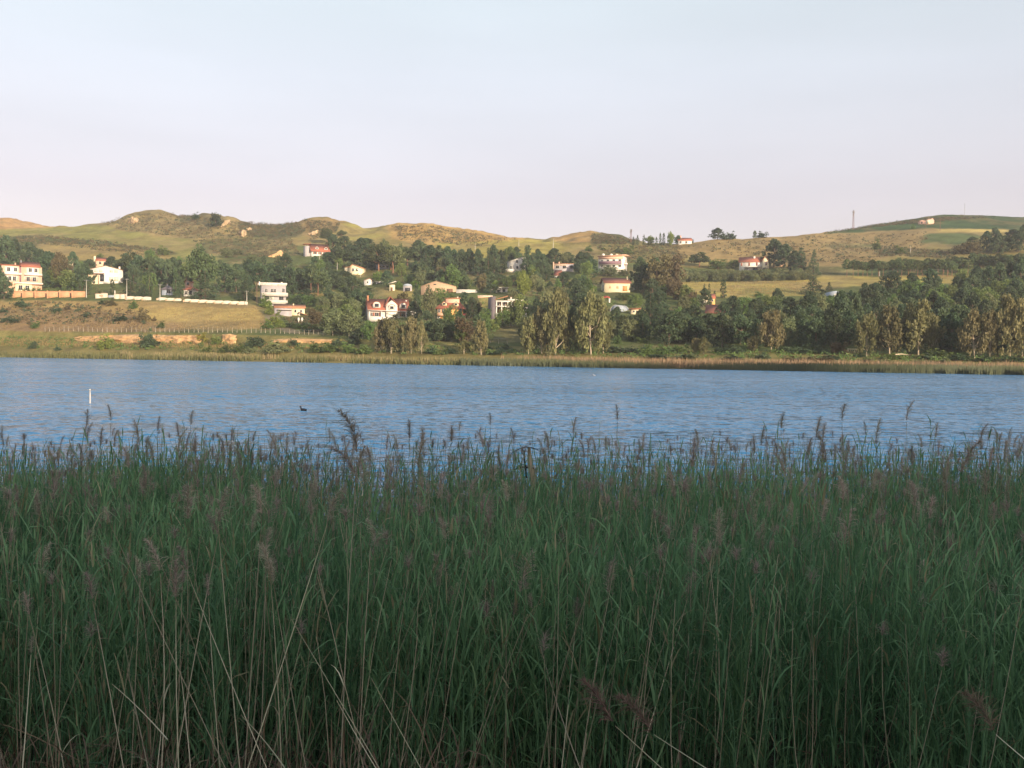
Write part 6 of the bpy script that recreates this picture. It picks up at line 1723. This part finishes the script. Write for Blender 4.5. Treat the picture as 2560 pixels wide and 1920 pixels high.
Hh = TOPZ(xv, yv) + rg.normal(0, 0.20, len(xv)) - P[:, 2] - np.abs(rg.normal(0, 0.28, len(xv)))
(Vs, Qs), LF = reed_shapes(P, Hh, rg)
tstem = np.repeat(np.clip(rg.random(len(P)), 0, 1), 12)
reed_stems = link('reed_bed', np_mesh('reed_bed', Vs, Qs, tint=tstem), M['reed_stem'])
tag(reed_stems, 'dense green reed bed filling the foreground', 'reeds', kind='stuff')
yl = rg.random(len(LF[0])) < 0.06 + 0.12 * np.clip(fbm(LF[0][:, 0] / 1.1, LF[0][:, 1] / 1.1, 171, 3) * 3, 0, 1)
Vy, Qy, _ = leaf_strips(*(a_[yl] for a_ in LF), rg, 3)
LF = tuple(a_[~yl] for a_ in LF)
M['yellow_leaf'] = reed_mat('yellowed_reed_leaf', (0.15, 0.15, 0.07), (0.42, 0.37, 0.22), 0.35)
tag(link('yellowed_leaves', np_mesh('yellowed_leaves', Vy, Qy, tint=np.repeat(rg.random(int(yl.sum())), 8)), M['yellow_leaf'], reed_stems), kind='stuff')
Vl, Ql, tl = leaf_strips(*LF, rg, 3)
lt = np.repeat(np.clip(0.25 + 0.6 * rg.random(len(LF[0])) + 1.1 * fbm(LF[0][:, 0] / 1.6, LF[0][:, 1] / 1.6, 131, 3), 0, 1), 8)
o = link('reed_leaves', np_mesh('reed_leaves', Vl, Ql, tint=lt), M['reed_leaf'], reed_stems)
tag(o, kind='stuff')

# nearest green reeds, each one its own plant with its own leaves
protos_green = []
for v in range(10):
    rgv = np.random.default_rng(300 + v)
    nl = 8
    (vs, qs), lf = reed_shapes(np.zeros((1, 3)), np.array([1.75]), rgv, nl)
    st = np_mesh('stem', vs, qs, tint=np.full(len(vs), rgv.random())); st.materials.append(M['reed_stem'])
    lv = []
    for i in range(nl):
        one = tuple(a_[i:i + 1] for a_ in lf)
        V_, q_, _ = leaf_strips(*one, rgv, 5)
        me = np_mesh('leaf', V_, q_, tint=np.full(len(V_), rgv.uniform(0.25, 0.95))); me.materials.append(M['reed_leaf']); lv.append(me)
    protos_green.append((st, lv))
cand = []
rg = np.random.default_rng(31)
for i in range(130):
    x = rg.uniform(-4.6, 4.6); y = BED0 + 0.1 + 1.3 * rg.random() + 1.0 * (vnoise(x / 1.3, 2.0, 8))
    cand.append((x, y))
cand.sort(key=lambda c_: c_[0])
FRONT = []
for i, (x, y) in enumerate(cand):
    st, lv = protos_green[i % 10]
    sc1 = rg.uniform(0.85, 1.14)
    root = empty('green_reed', (x, y, bank_z(np.array(x), np.array(y)) - 0.03), rg.uniform(0, 6.283))
    root.scale = (1, 1, sc1)
    tag(root, 'upright green reed in the front row of the bed', 'reed', 'green reeds in the front row')
    FRONT.append((root, float(project((x, y, 1.6))[0])))
    link('stem', st, None, root)
    for me in lv: link('leaf', me, None, root)

# dry plume-topped reeds
def plume_mesh(v):
    rgv = np.random.default_rng(500 + v)
    Lp = 0.24 + 0.08 * rgv.random()
    droop = 0.15 + 0.75 * rgv.random()
    s = np.linspace(0, 1, 12)
    ang = droop * s ** 1.5
    ax_ = np.cumsum(np.sin(ang)) / 12 * Lp; az_ = np.cumsum(np.cos(ang)) / 12 * Lp
    p0, az, th, bd, L_, W_ = [], [], [], [], [], []
    for i in range(12):
        for j in range(22):
            p0.append((ax_[i], 0, az_[i])); a_ = rgv.normal(0, 1.7)
            az.append(a_); th.append(abs(rgv.normal(0.65, 0.35)) + 0.3 * ang[i]); bd.append(rgv.uniform(0.4, 2.6))
            L_.append(rgv.uniform(0.04, 0.14) * (1.1 - 0.55 * abs(s[i] - 0.35) * 2)); W_.append(rgv.uniform(0.0022, 0.0052))
    V1, q1, _ = leaf_strips(np.array(p0), np.array(az), np.array(th), np.array(bd), np.array(L_), np.array(W_), rgv, 3, 1.5)
    tt = np.repeat(rgv.random(len(p0)), 8)
    me = np_mesh('plume', V1, q1, tint=tt); me.materials.append(M['plume'])
    return me
plumes = [plume_mesh(v) for v in range(8)]
M['old_plume'] = reed_mat('dimmed_brown_plume', (0.13, 0.09, 0.07), (0.32, 0.23, 0.175), 0.35)  # browner copy of the plume, darkened further in place of shade
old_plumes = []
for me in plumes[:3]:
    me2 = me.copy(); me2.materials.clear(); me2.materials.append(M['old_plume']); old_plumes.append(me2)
COLUMNS = [(50, 'the pink double house'), (262, 'the white gabled house'), (445, 'the tall cypresses'), (684, 'the grey flat-roofed house'), (815, 'the red mansard house'), (970, 'the three-dormer villa'), (1110, 'the tan hall'), (1272, 'the unfinished house'),
           (1400, 'the long pale house'), (1535, 'the yellow house'), (1700, 'the skyline house'), (1884, 'the arched villa'), (2030, 'the field end'), (2133, 'the lattice mast'), (2315, 'the ruined house'), (2411, 'the thin hilltop mast'), (2540, 'the right picture edge')]
def label_row(items, phrase):
    '''items: (object, picture column); every one gets a label counted from the left under the landmark it stands below'''
    b_ = {}
    for o_, x_ in items:
        b_.setdefault(min(range(len(COLUMNS)), key=lambda c_: abs(COLUMNS[c_][0] - x_)), []).append((x_, o_))
    for c_, l_ in b_.items():
        l_.sort(key=lambda q_: q_[0])
        for n_, (x_, o_) in enumerate(l_):
            m_ = len(l_) - 1 - n_
            w_ = 'the only one' if len(l_) == 1 else 'leftmost' if n_ == 0 else 'rightmost' if m_ == 0 else ORD[n_] + ' from left' if n_ <= m_ else ORD[m_] + ' from right'
            o_['label'] = '%s of the %s below %s' % (w_, phrase, COLUMNS[c_][1])
ROW = {'front': [], 'edge': [], 'bed': []}
def dry_reed(base, top, bow, label, plume=1.0, r=0.006, v=0, grp='dry plumed reeds', name='dry_reed', leaf=True, az=None):
    base, top, bow = np.array(base, float), np.array(top, float), np.array(bow, float)
    root = empty(name, tuple(base)); tag(root, label, 'reed', grp)
    s = np.linspace(0, 1, 8)
    pts = (top - base)[None] * s[:, None] + bow[None] * (4 * s * (1 - s))[:, None]
    me = MB().tube(pts, np.linspace(r, r * 0.45, 8), 4, tint=rng.random()).mesh('stem')
    link('stem', me, M['dry_stem'], root)
    d = pts[-1] - pts[-2]
    if plume > 0:
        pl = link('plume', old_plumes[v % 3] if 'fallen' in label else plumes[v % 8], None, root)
        pl.location = tuple(pts[-1]); pl.scale = (plume * 0.95, plume * 0.95, plume * 0.95)
        tilt = math.atan2(math.hypot(d[0], d[1]), d[2])
        azm = rng.normal(0.2, 1.2) if az is None else az
        if rng.random() < 0.35 and az is None: azm += math.pi
        pl.rotation_euler = (0, min(tilt, 2.6) * (1 if az is not None else 0.6), math.atan2(d[1], d[0]) if tilt > 0.35 else azm)
    if leaf:
        fi = rng.uniform(0.45, 0.75); p_ = (top - base) * fi + bow * 4 * fi * (1 - fi)
        V_, q_, _ = leaf_strips(p_[None], np.array([rng.uniform(0, 6.28)]), np.array([0.5]), np.array([1.4]), np.array([rng.uniform(0.12, 0.25)]), np.array([0.010]), rng)
        lm_ = np_mesh('dry_leaf', V_, q_, tint=np.full(len(V_), rng.random())); link('dry_leaf', lm_, M['dry_stem'], root)
    return root
# the ones that stand out, surveyed one by one: (px,py of the lower end), (px,py of the upper end), distance, plume size, label
def L4(x, y): return (x * 900 / 2212, 1320 + y * 900 / 2212)
def L5(x, y): return (850 + x * 900 / 2212, 1320 + y * 900 / 2212)
def L6(x, y): return (1660 + x * 900 / 2212, 1320 + y * 900 / 2212)
STALKS = [
    ((855, 1930), (893, 1140), 6.3, 1.2, 'tallest pale straight stalk crossing the lower picture left of centre, brown plume on top'),
    (L4(1640, 1100), (818, 1310), 6.4, 0.8, 'long pale stalk leaning right, crossing others left of centre'),
    (L4(1530, 1140), (655, 1290), 6.5, 0.9, 'upright pale stalk with bushy plume left of the tallest stalk'),
    (L4(1470, 1400), (545, 1310), 6.0, 0.9, 'pale stalk curving up to the left at lower left of centre'),
    (L4(1060, 780), (275, 1310), 6.3, 0.5, 'thin pale stalk slanting down to the right from a height at the left'),
    (L4(930, 1475), L4(985, 280), 6.0, 0.8, 'upright thin stalk in the lower left thicket'), (L4(1440, 960), L4(1150, 270), 6.2, 0.7, 'stalk slanting right down below the big left plume'),
    (L4(1100, 1000), (440, 1500), 6.0, 1.0, 'stalk under the big brown plume at the left'), (L4(1180, 950), L4(1340, 50), 6.4, 0.6, 'stalk leaning right behind the crossed stalks'),
    (L4(1340, 1180), L4(1280, 430), 6.2, 0.5, 'short straight stalk in the crossed cluster'), (L4(1700, 1200), L4(1660, 270), 6.1, 0.8, 'upright stalk right of the crossed cluster'),
    (L4(1830, 1120), L4(1680, 340), 6.2, 0.6, 'thin stalk leaning left in front of the plume haze'), (L4(2215, 1295), L4(1790, 560), 5.9, 0.0, 'broken bare stalk sloping down to the right past the tallest stalk'),
    (L4(1750, 1475), L4(1480, 1150), 5.7, 0.0, 'bare stalk sloping to the lower right corner of the left thicket'), (L4(860, 1240), L4(780, 860), 5.9, 0.0, 'short bare stalk at the lower left'),
    (L4(300, 1240), L4(180, 540), 5.9, 0.6, 'pale bent stalk near the left edge'), (L4(740, 1400), L4(570, 450), 5.8, 0.7, 'reddish dark stalk bending at the lower left'), (L4(160, 1140), L4(190, 780), 5.9, 0.4, 'short stalk at the far left edge'),
    (L4(1030, 1300), L4(690, 960), 5.8, 0.0, 'dark bare stalk lying across the lower left'), (L4(1150, 1475), L4(1110, 880), 5.7, 0.0, 'upright bare stalk base in the lower left'), (L4(980, 1475), L4(1010, 1090), 5.7, 0.0, 'pale short bare stalk at the bottom left'),
    (L5(260, 1475), L5(-20, 1060), 5.7, 0.0, 'bare stalk sloping from the tallest stalk to the bottom edge'), (L5(490, 1475), L5(190, 920), 5.7, 0.0, 'long bare stalk sloping to the bottom edge left of centre'),
    (L5(550, 880), L5(680, 500), 7.4, 0.8, 'stalk leaning right with a soft plume at lower centre'), (L5(470, 820), L5(590, 380), 7.4, 0.9, 'second stalk leaning right at lower centre'), (L5(960, 880), L5(1100, 420), 7.2, 1.2, 'stalk leaning right with a large pale plume at centre'),
    (L5(890, 650), L5(940, 440), 7.8, 0.7, 'short stalk beside the large pale central plume'), (L5(1410, 960), L5(1450, 560), 7.0, 0.6, 'upright stalk right of centre'), (L5(1280, 820), L5(1180, 500), 7.2, 0.5, 'stalk crossing to the left at centre right'),
    (L5(1590, 780), L5(1640, 420), 7.4, 1.0, 'stalk with hanging plume right of centre'), (L5(1990, 900), L5(2140, 420), 7.0, 0.8, 'stalk leaning right below the right-hand plumes'), (L5(2110, 820), L5(2160, 260), 7.2, 0.6, 'slim straight stalk with small orange plume at right'),
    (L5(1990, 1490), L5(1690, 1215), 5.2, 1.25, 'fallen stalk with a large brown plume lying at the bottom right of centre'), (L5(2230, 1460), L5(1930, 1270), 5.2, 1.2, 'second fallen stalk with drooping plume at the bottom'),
    (L6(0, 900), L6(130, 480), 7.2, 0.8, 'leaning stalk between centre and right'), (L6(120, 850), L6(165, 270), 7.4, 0.8, 'straight stalk with compact orange plume, centre right'), (L6(750, 700), L6(805, -10), 7.8, 0.8, 'tall slim stalk at the right of the bed'),
    (L6(860, 560), L6(970, -20), 8.0, 0.8, 'tall stalk leaning right near the right side'), (L6(1135, 870), L6(1105, 120), 7.4, 1.2, 'prominent upright stalk with thick drooping plume at right'), (L6(550, 560), L6(555, 310), 7.8, 0.9, 'stalk with narrow orange plume at right of centre'),
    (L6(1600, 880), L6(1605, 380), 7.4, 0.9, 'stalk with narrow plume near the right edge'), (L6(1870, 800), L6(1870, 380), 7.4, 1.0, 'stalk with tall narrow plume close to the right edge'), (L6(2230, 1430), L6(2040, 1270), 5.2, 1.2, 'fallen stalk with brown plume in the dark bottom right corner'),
    ((347, 1240), (347, 1075), 13.5, 1.25, 'dark upright plume standing clear against the water at the left'), ((1022, 1200), (1024, 1065), 13.8, 1.1, 'tall plume standing high against the water left of centre'), ((1060, 1230), (1057, 1090), 13.6, 1.0, 'plume just right of the tall central one'),
    ((1105, 1220), (1128, 1080), 13.2, 0.9, 'leaning plume against the water at centre left'), ((893, 1250), (890, 1150), 9.4, 1.5, 'big shaggy brown plume at the water line left of centre'), ((905, 1240), (890, 1190), 9.0, 1.3, 'lower half-hidden twin of the big shaggy plume'),
    ((680, 1250), (692, 1110), 11.5, 1.2, 'pale drooping plume among the left group'), ((600, 1240), (612, 1110), 12, 1.0, 'plume at the left of the left group'), ((1895, 1240), (1903, 1085), 13.4, 1.1, 'dark plume standing up at the right of centre'),
    ((2010, 1240), (2040, 1060), 12.8, 1.2, 'arching pale plume high at the right'), ((2060, 1240), (2065, 1120), 12.2, 1.3, 'drooping brown plume at the right'), ((2395, 1240), (2400, 1125), 10.6, 1.7, 'large brown and white plume near the right edge'),
    ((1730, 1240), (1733, 1125), 11.5, 1.4, 'forked brown plume right of centre'), ((1205, 1230), (1208, 1095), 13, 0.9, 'slim plume over the water at centre'), ((1280, 1230), (1285, 1090), 13, 0.8, 'thin upright plume left of the dead stump'), ((1350, 1230), (1372, 1095), 12.6, 1.0, 'plume over the dead stump'),
    ((1465, 1240), (1470, 1110), 13, 0.9, 'plume right of the dead stump'), ((2480, 1230), (2510, 1120), 12.4, 1.1, 'arched plume at the right edge'), ((20, 1210), (10, 1095), 13.6, 0.9, 'small plume at the left edge of the bed'),
]
for i, (lo, hi_, dist, pl, lab) in enumerate(STALKS):
    a_, b_ = at(lo[0], lo[1], dist), at(hi_[0], hi_[1], dist + (0.25 if dist < 9 else 0.0))
    if dist > 9: b_ = b_ - np.array([0, 0, 0.16 * pl])
    d = b_ - a_
    if a_[2] > 0.5 and abs(d[2]) > 0.25 and dist > 5.5:           # run the stalk on down to the ground
        f = (a_[2] - float(bank_z(np.array(a_[0]), np.array(a_[1])))) / max(d[2], 0.3)
        a_ = a_ - d * min(f, 2.2)
        d = b_ - a_
    elif dist <= 5.5:
        a_ = a_ - d * 0.9
    bw = np.array([rng.normal(0, 0.02), rng.normal(0, 0.02), 0])
    dry_reed(a_, b_, bw, lab, pl, 0.0048 if dist < 8 else 0.0042, i, leaf=(i % 5 == 0), az=None)
rg = np.random.default_rng(77)
# further plumes standing above the far edge, and others through the bed
more = []
for i in range(120):
    px = rg.uniform(-20, 2580); py = 1165 - abs(rg.normal(0, 45)) - (18 if rg.random() < 0.3 else 0)
    more.append((px, max(py + 6, 1055), rg.uniform(11.8, 15.0), rg.uniform(0.5, 1.0), 0))
for i in range(110):
    d_ = rg.uniform(7.0, 13.5)
    zt = 2.3 + rg.normal(0.12, 0.16)
    py = 882 + (EYE - zt) / d_ * FPX
    more.append((rg.uniform(-20, 2580), py, d_, rg.uniform(0.6, 1.2), 1))
for i, (px, py, d_, pl, w_) in enumerate(more):
    b_ = at(px, py, d_)
    a_ = np.array([b_[0] - rg.normal(0.05, 0.14), b_[1] + rg.normal(0, 0.1), 0.1])
    r_ = dry_reed(a_, b_, (rg.normal(0, 0.03), 0, 0), 'dry reed with brown plume rising above the far edge of the bed' if w_ == 0 else 'dry reed with brown plume standing within the green bed', pl, 0.005, i,
             'dry plumed reeds at the far edge of the bed' if w_ == 0 else 'dry plumed reeds within the bed', leaf=False)
    ROW['edge' if w_ == 0 else 'bed'].append((r_, px))
label_row(ROW['edge'], 'plumed far-edge reeds')
label_row(ROW['bed'], 'plumed reeds inside the bed')
label_row(FRONT, 'green front-row reeds')
# uncounted dry stems between the green ones
n = 5000
yv = np.sqrt(rg.uniform(BED0 ** 2, BED1 ** 2, n)); xv = rg.uniform(-1, 1, n) * (yv * 0.54 + 2)
kp = rg.random(n) < np.interp(yv, [6, 8.5, 10], [0.22, 0.5, 1.0]) * np.where((xv < -0.5) & (yv < 9), 1.8, 1.0)
xv, yv = xv[kp], yv[kp]; n = len(xv)
P = np.stack([xv, yv, bank_z(xv, yv) - 0.02], 1)
Hd = np.minimum(rg.uniform(1.9, 2.7, n), TOPZ(xv, yv) + 0.28) - P[:, 2]
top = P + np.stack([rg.normal(0.06, 0.16, n) * Hd, rg.normal(0, 0.1, n) * Hd, Hd], 1)
Vd, Qd, _ = stem_tubes(P, top, np.stack([rg.normal(0, 0.05, n), rg.normal(0, 0.05, n), 0 * n * yv], 1), rg.uniform(0.0034, 0.0056, n))
tag(link('dry_reed_stems', np_mesh('dry_reed_stems', Vd, Qd, tint=np.repeat(rg.random(n), 15)), M['dry_stem']), 'thin dry stems scattered through the reed bed', 'reeds', kind='stuff')
# hazy small plumes in the bed
VV, QQ, TT, off = [], [], [], 0
pv = []
for me in plumes:
    co = np.empty(len(me.vertices) * 3, np.float32); me.vertices.foreach_get('co', co)
    pv.append(co.reshape(-1, 3)[: 90 * 8])
for i in rg.permutation(np.nonzero(top[:, 2] > 1.9)[0])[:1100]:
    v0 = pv[i % 8] * rg.uniform(0.5, 1.0); a_ = rg.uniform(0, 6.28)
    R_ = np.array([[math.cos(a_), -math.sin(a_), 0], [math.sin(a_), math.cos(a_), 0], [0, 0, 1]])
    v0 = v0 @ R_.T + top[i]
    VV.append(v0); nq = len(v0) // 8
    b0 = (np.arange(nq) * 8)[:, None] + off
    for k_ in range(3): QQ.append(b0 + np.array([2 * k_, 2 * k_ + 1, 2 * k_ + 3, 2 * k_ + 2])[None])
    TT.append(np.repeat(rg.random(nq), 8)); off += len(v0)
tag(link('small_plumes', np_mesh('small_plumes', np.concatenate(VV), np.concatenate(QQ), tint=np.concatenate(TT)), M['plume']), 'hazy small brown plumes scattered through the reed bed', 'reeds', kind='stuff')
# dead litter and broken stems along the near edge
n = 2600
xv = rg.uniform(-5.5, 5.5, n); yv = rg.uniform(4.6, 7.4, n)
w_ = np.where(xv < -0.3, 1.0, 0.35); kp = rg.random(n) < w_
xv, yv = xv[kp], yv[kp]; n = len(xv)
P = np.stack([xv, yv, bank_z(xv, yv) + rg.uniform(0, 0.35, n)], 1)
V_, q_, _ = leaf_strips(P, rg.uniform(0, 6.28, n), rg.uniform(0.3, 1.5, n), rg.normal(0.5, 0.8, n), rg.uniform(0.3, 0.9, n), rg.uniform(0.006, 0.022, n), rg)
tag(link('reed_litter', np_mesh('reed_litter', V_, q_, tint=np.repeat(rg.random(n), 10)), M['litter']), 'brown dead litter along the near edge of the reeds', 'litter', kind='stuff')

n = 1000
xv = rg.uniform(-4.6, -0.2, n); yv = rg.uniform(5.3, 6.6, n)
P = np.stack([xv, yv, rg.uniform(0.7, 1.25, n) + 0.25 * fbm(xv / 0.5, yv / 0.5, 14, 2)], 1)
V_, q_, _ = leaf_strips(P, rg.uniform(0, 6.28, n), rg.uniform(0.2, 1.7, n), rg.normal(0.4, 0.9, n), rg.uniform(0.2, 0.7, n), rg.uniform(0.004, 0.014, n), rg)
tag(link('dead_tangle', np_mesh('dead_tangle', V_, q_, tint=np.repeat(rg.random(n), 10)), M['litter']), 'brown tangle of dead reed leaves at the bottom left', 'litter', kind='stuff')

# dead stump with an arched branch at the water's edge
g = at(1335, 1200, 14.2)
root = empty('dead_stump', (g[0], g[1], 0.0)); tag(root, 'weathered dead stump with an arched dark branch standing in the reeds', 'stump')
zb = g[2]
k = 14.2 / FPX
def q(px, py): return ((px - 1335) * k, 0, (1200 - py) * k + zb)
link('trunk', MB().tube([(0.0, 0, -0.4), (0.0, 0, zb * 0.5), q(1331, 1190), q(1323, 1155), q(1322, 1118)], [0.05, 0.04, 0.035, 0.03, 0.02], 8).mesh('trunk', True), M['bark_pale'], root)
link('branch', MB().tube([q(1279, 1132), q(1298, 1122), q(1314, 1117), q(1330, 1119), q(1345, 1124)], [0.005, 0.008, 0.010, 0.008, 0.005], 6).mesh('branch', True), M['black'], root)
link('branch', MB().tube([q(1309, 1126), q(1310, 1145), q(1313, 1170), q(1316, 1195)], [0.012, 0.014, 0.016, 0.018], 6).mesh('branch', True), M['black'], root)
link('branch', MB().tube([q(1285, 1174), q(1298, 1169), q(1310, 1168), q(1334, 1170)], [0.006, 0.012, 0.014, 0.012], 6).mesh('branch', True), M['black'], root)
link('branch', MB().tube([q(1279, 1132), q(1268, 1152), q(1262, 1180)], [0.006, 0.007, 0.008], 5).mesh('branch', True), M['bark_pale'], root)
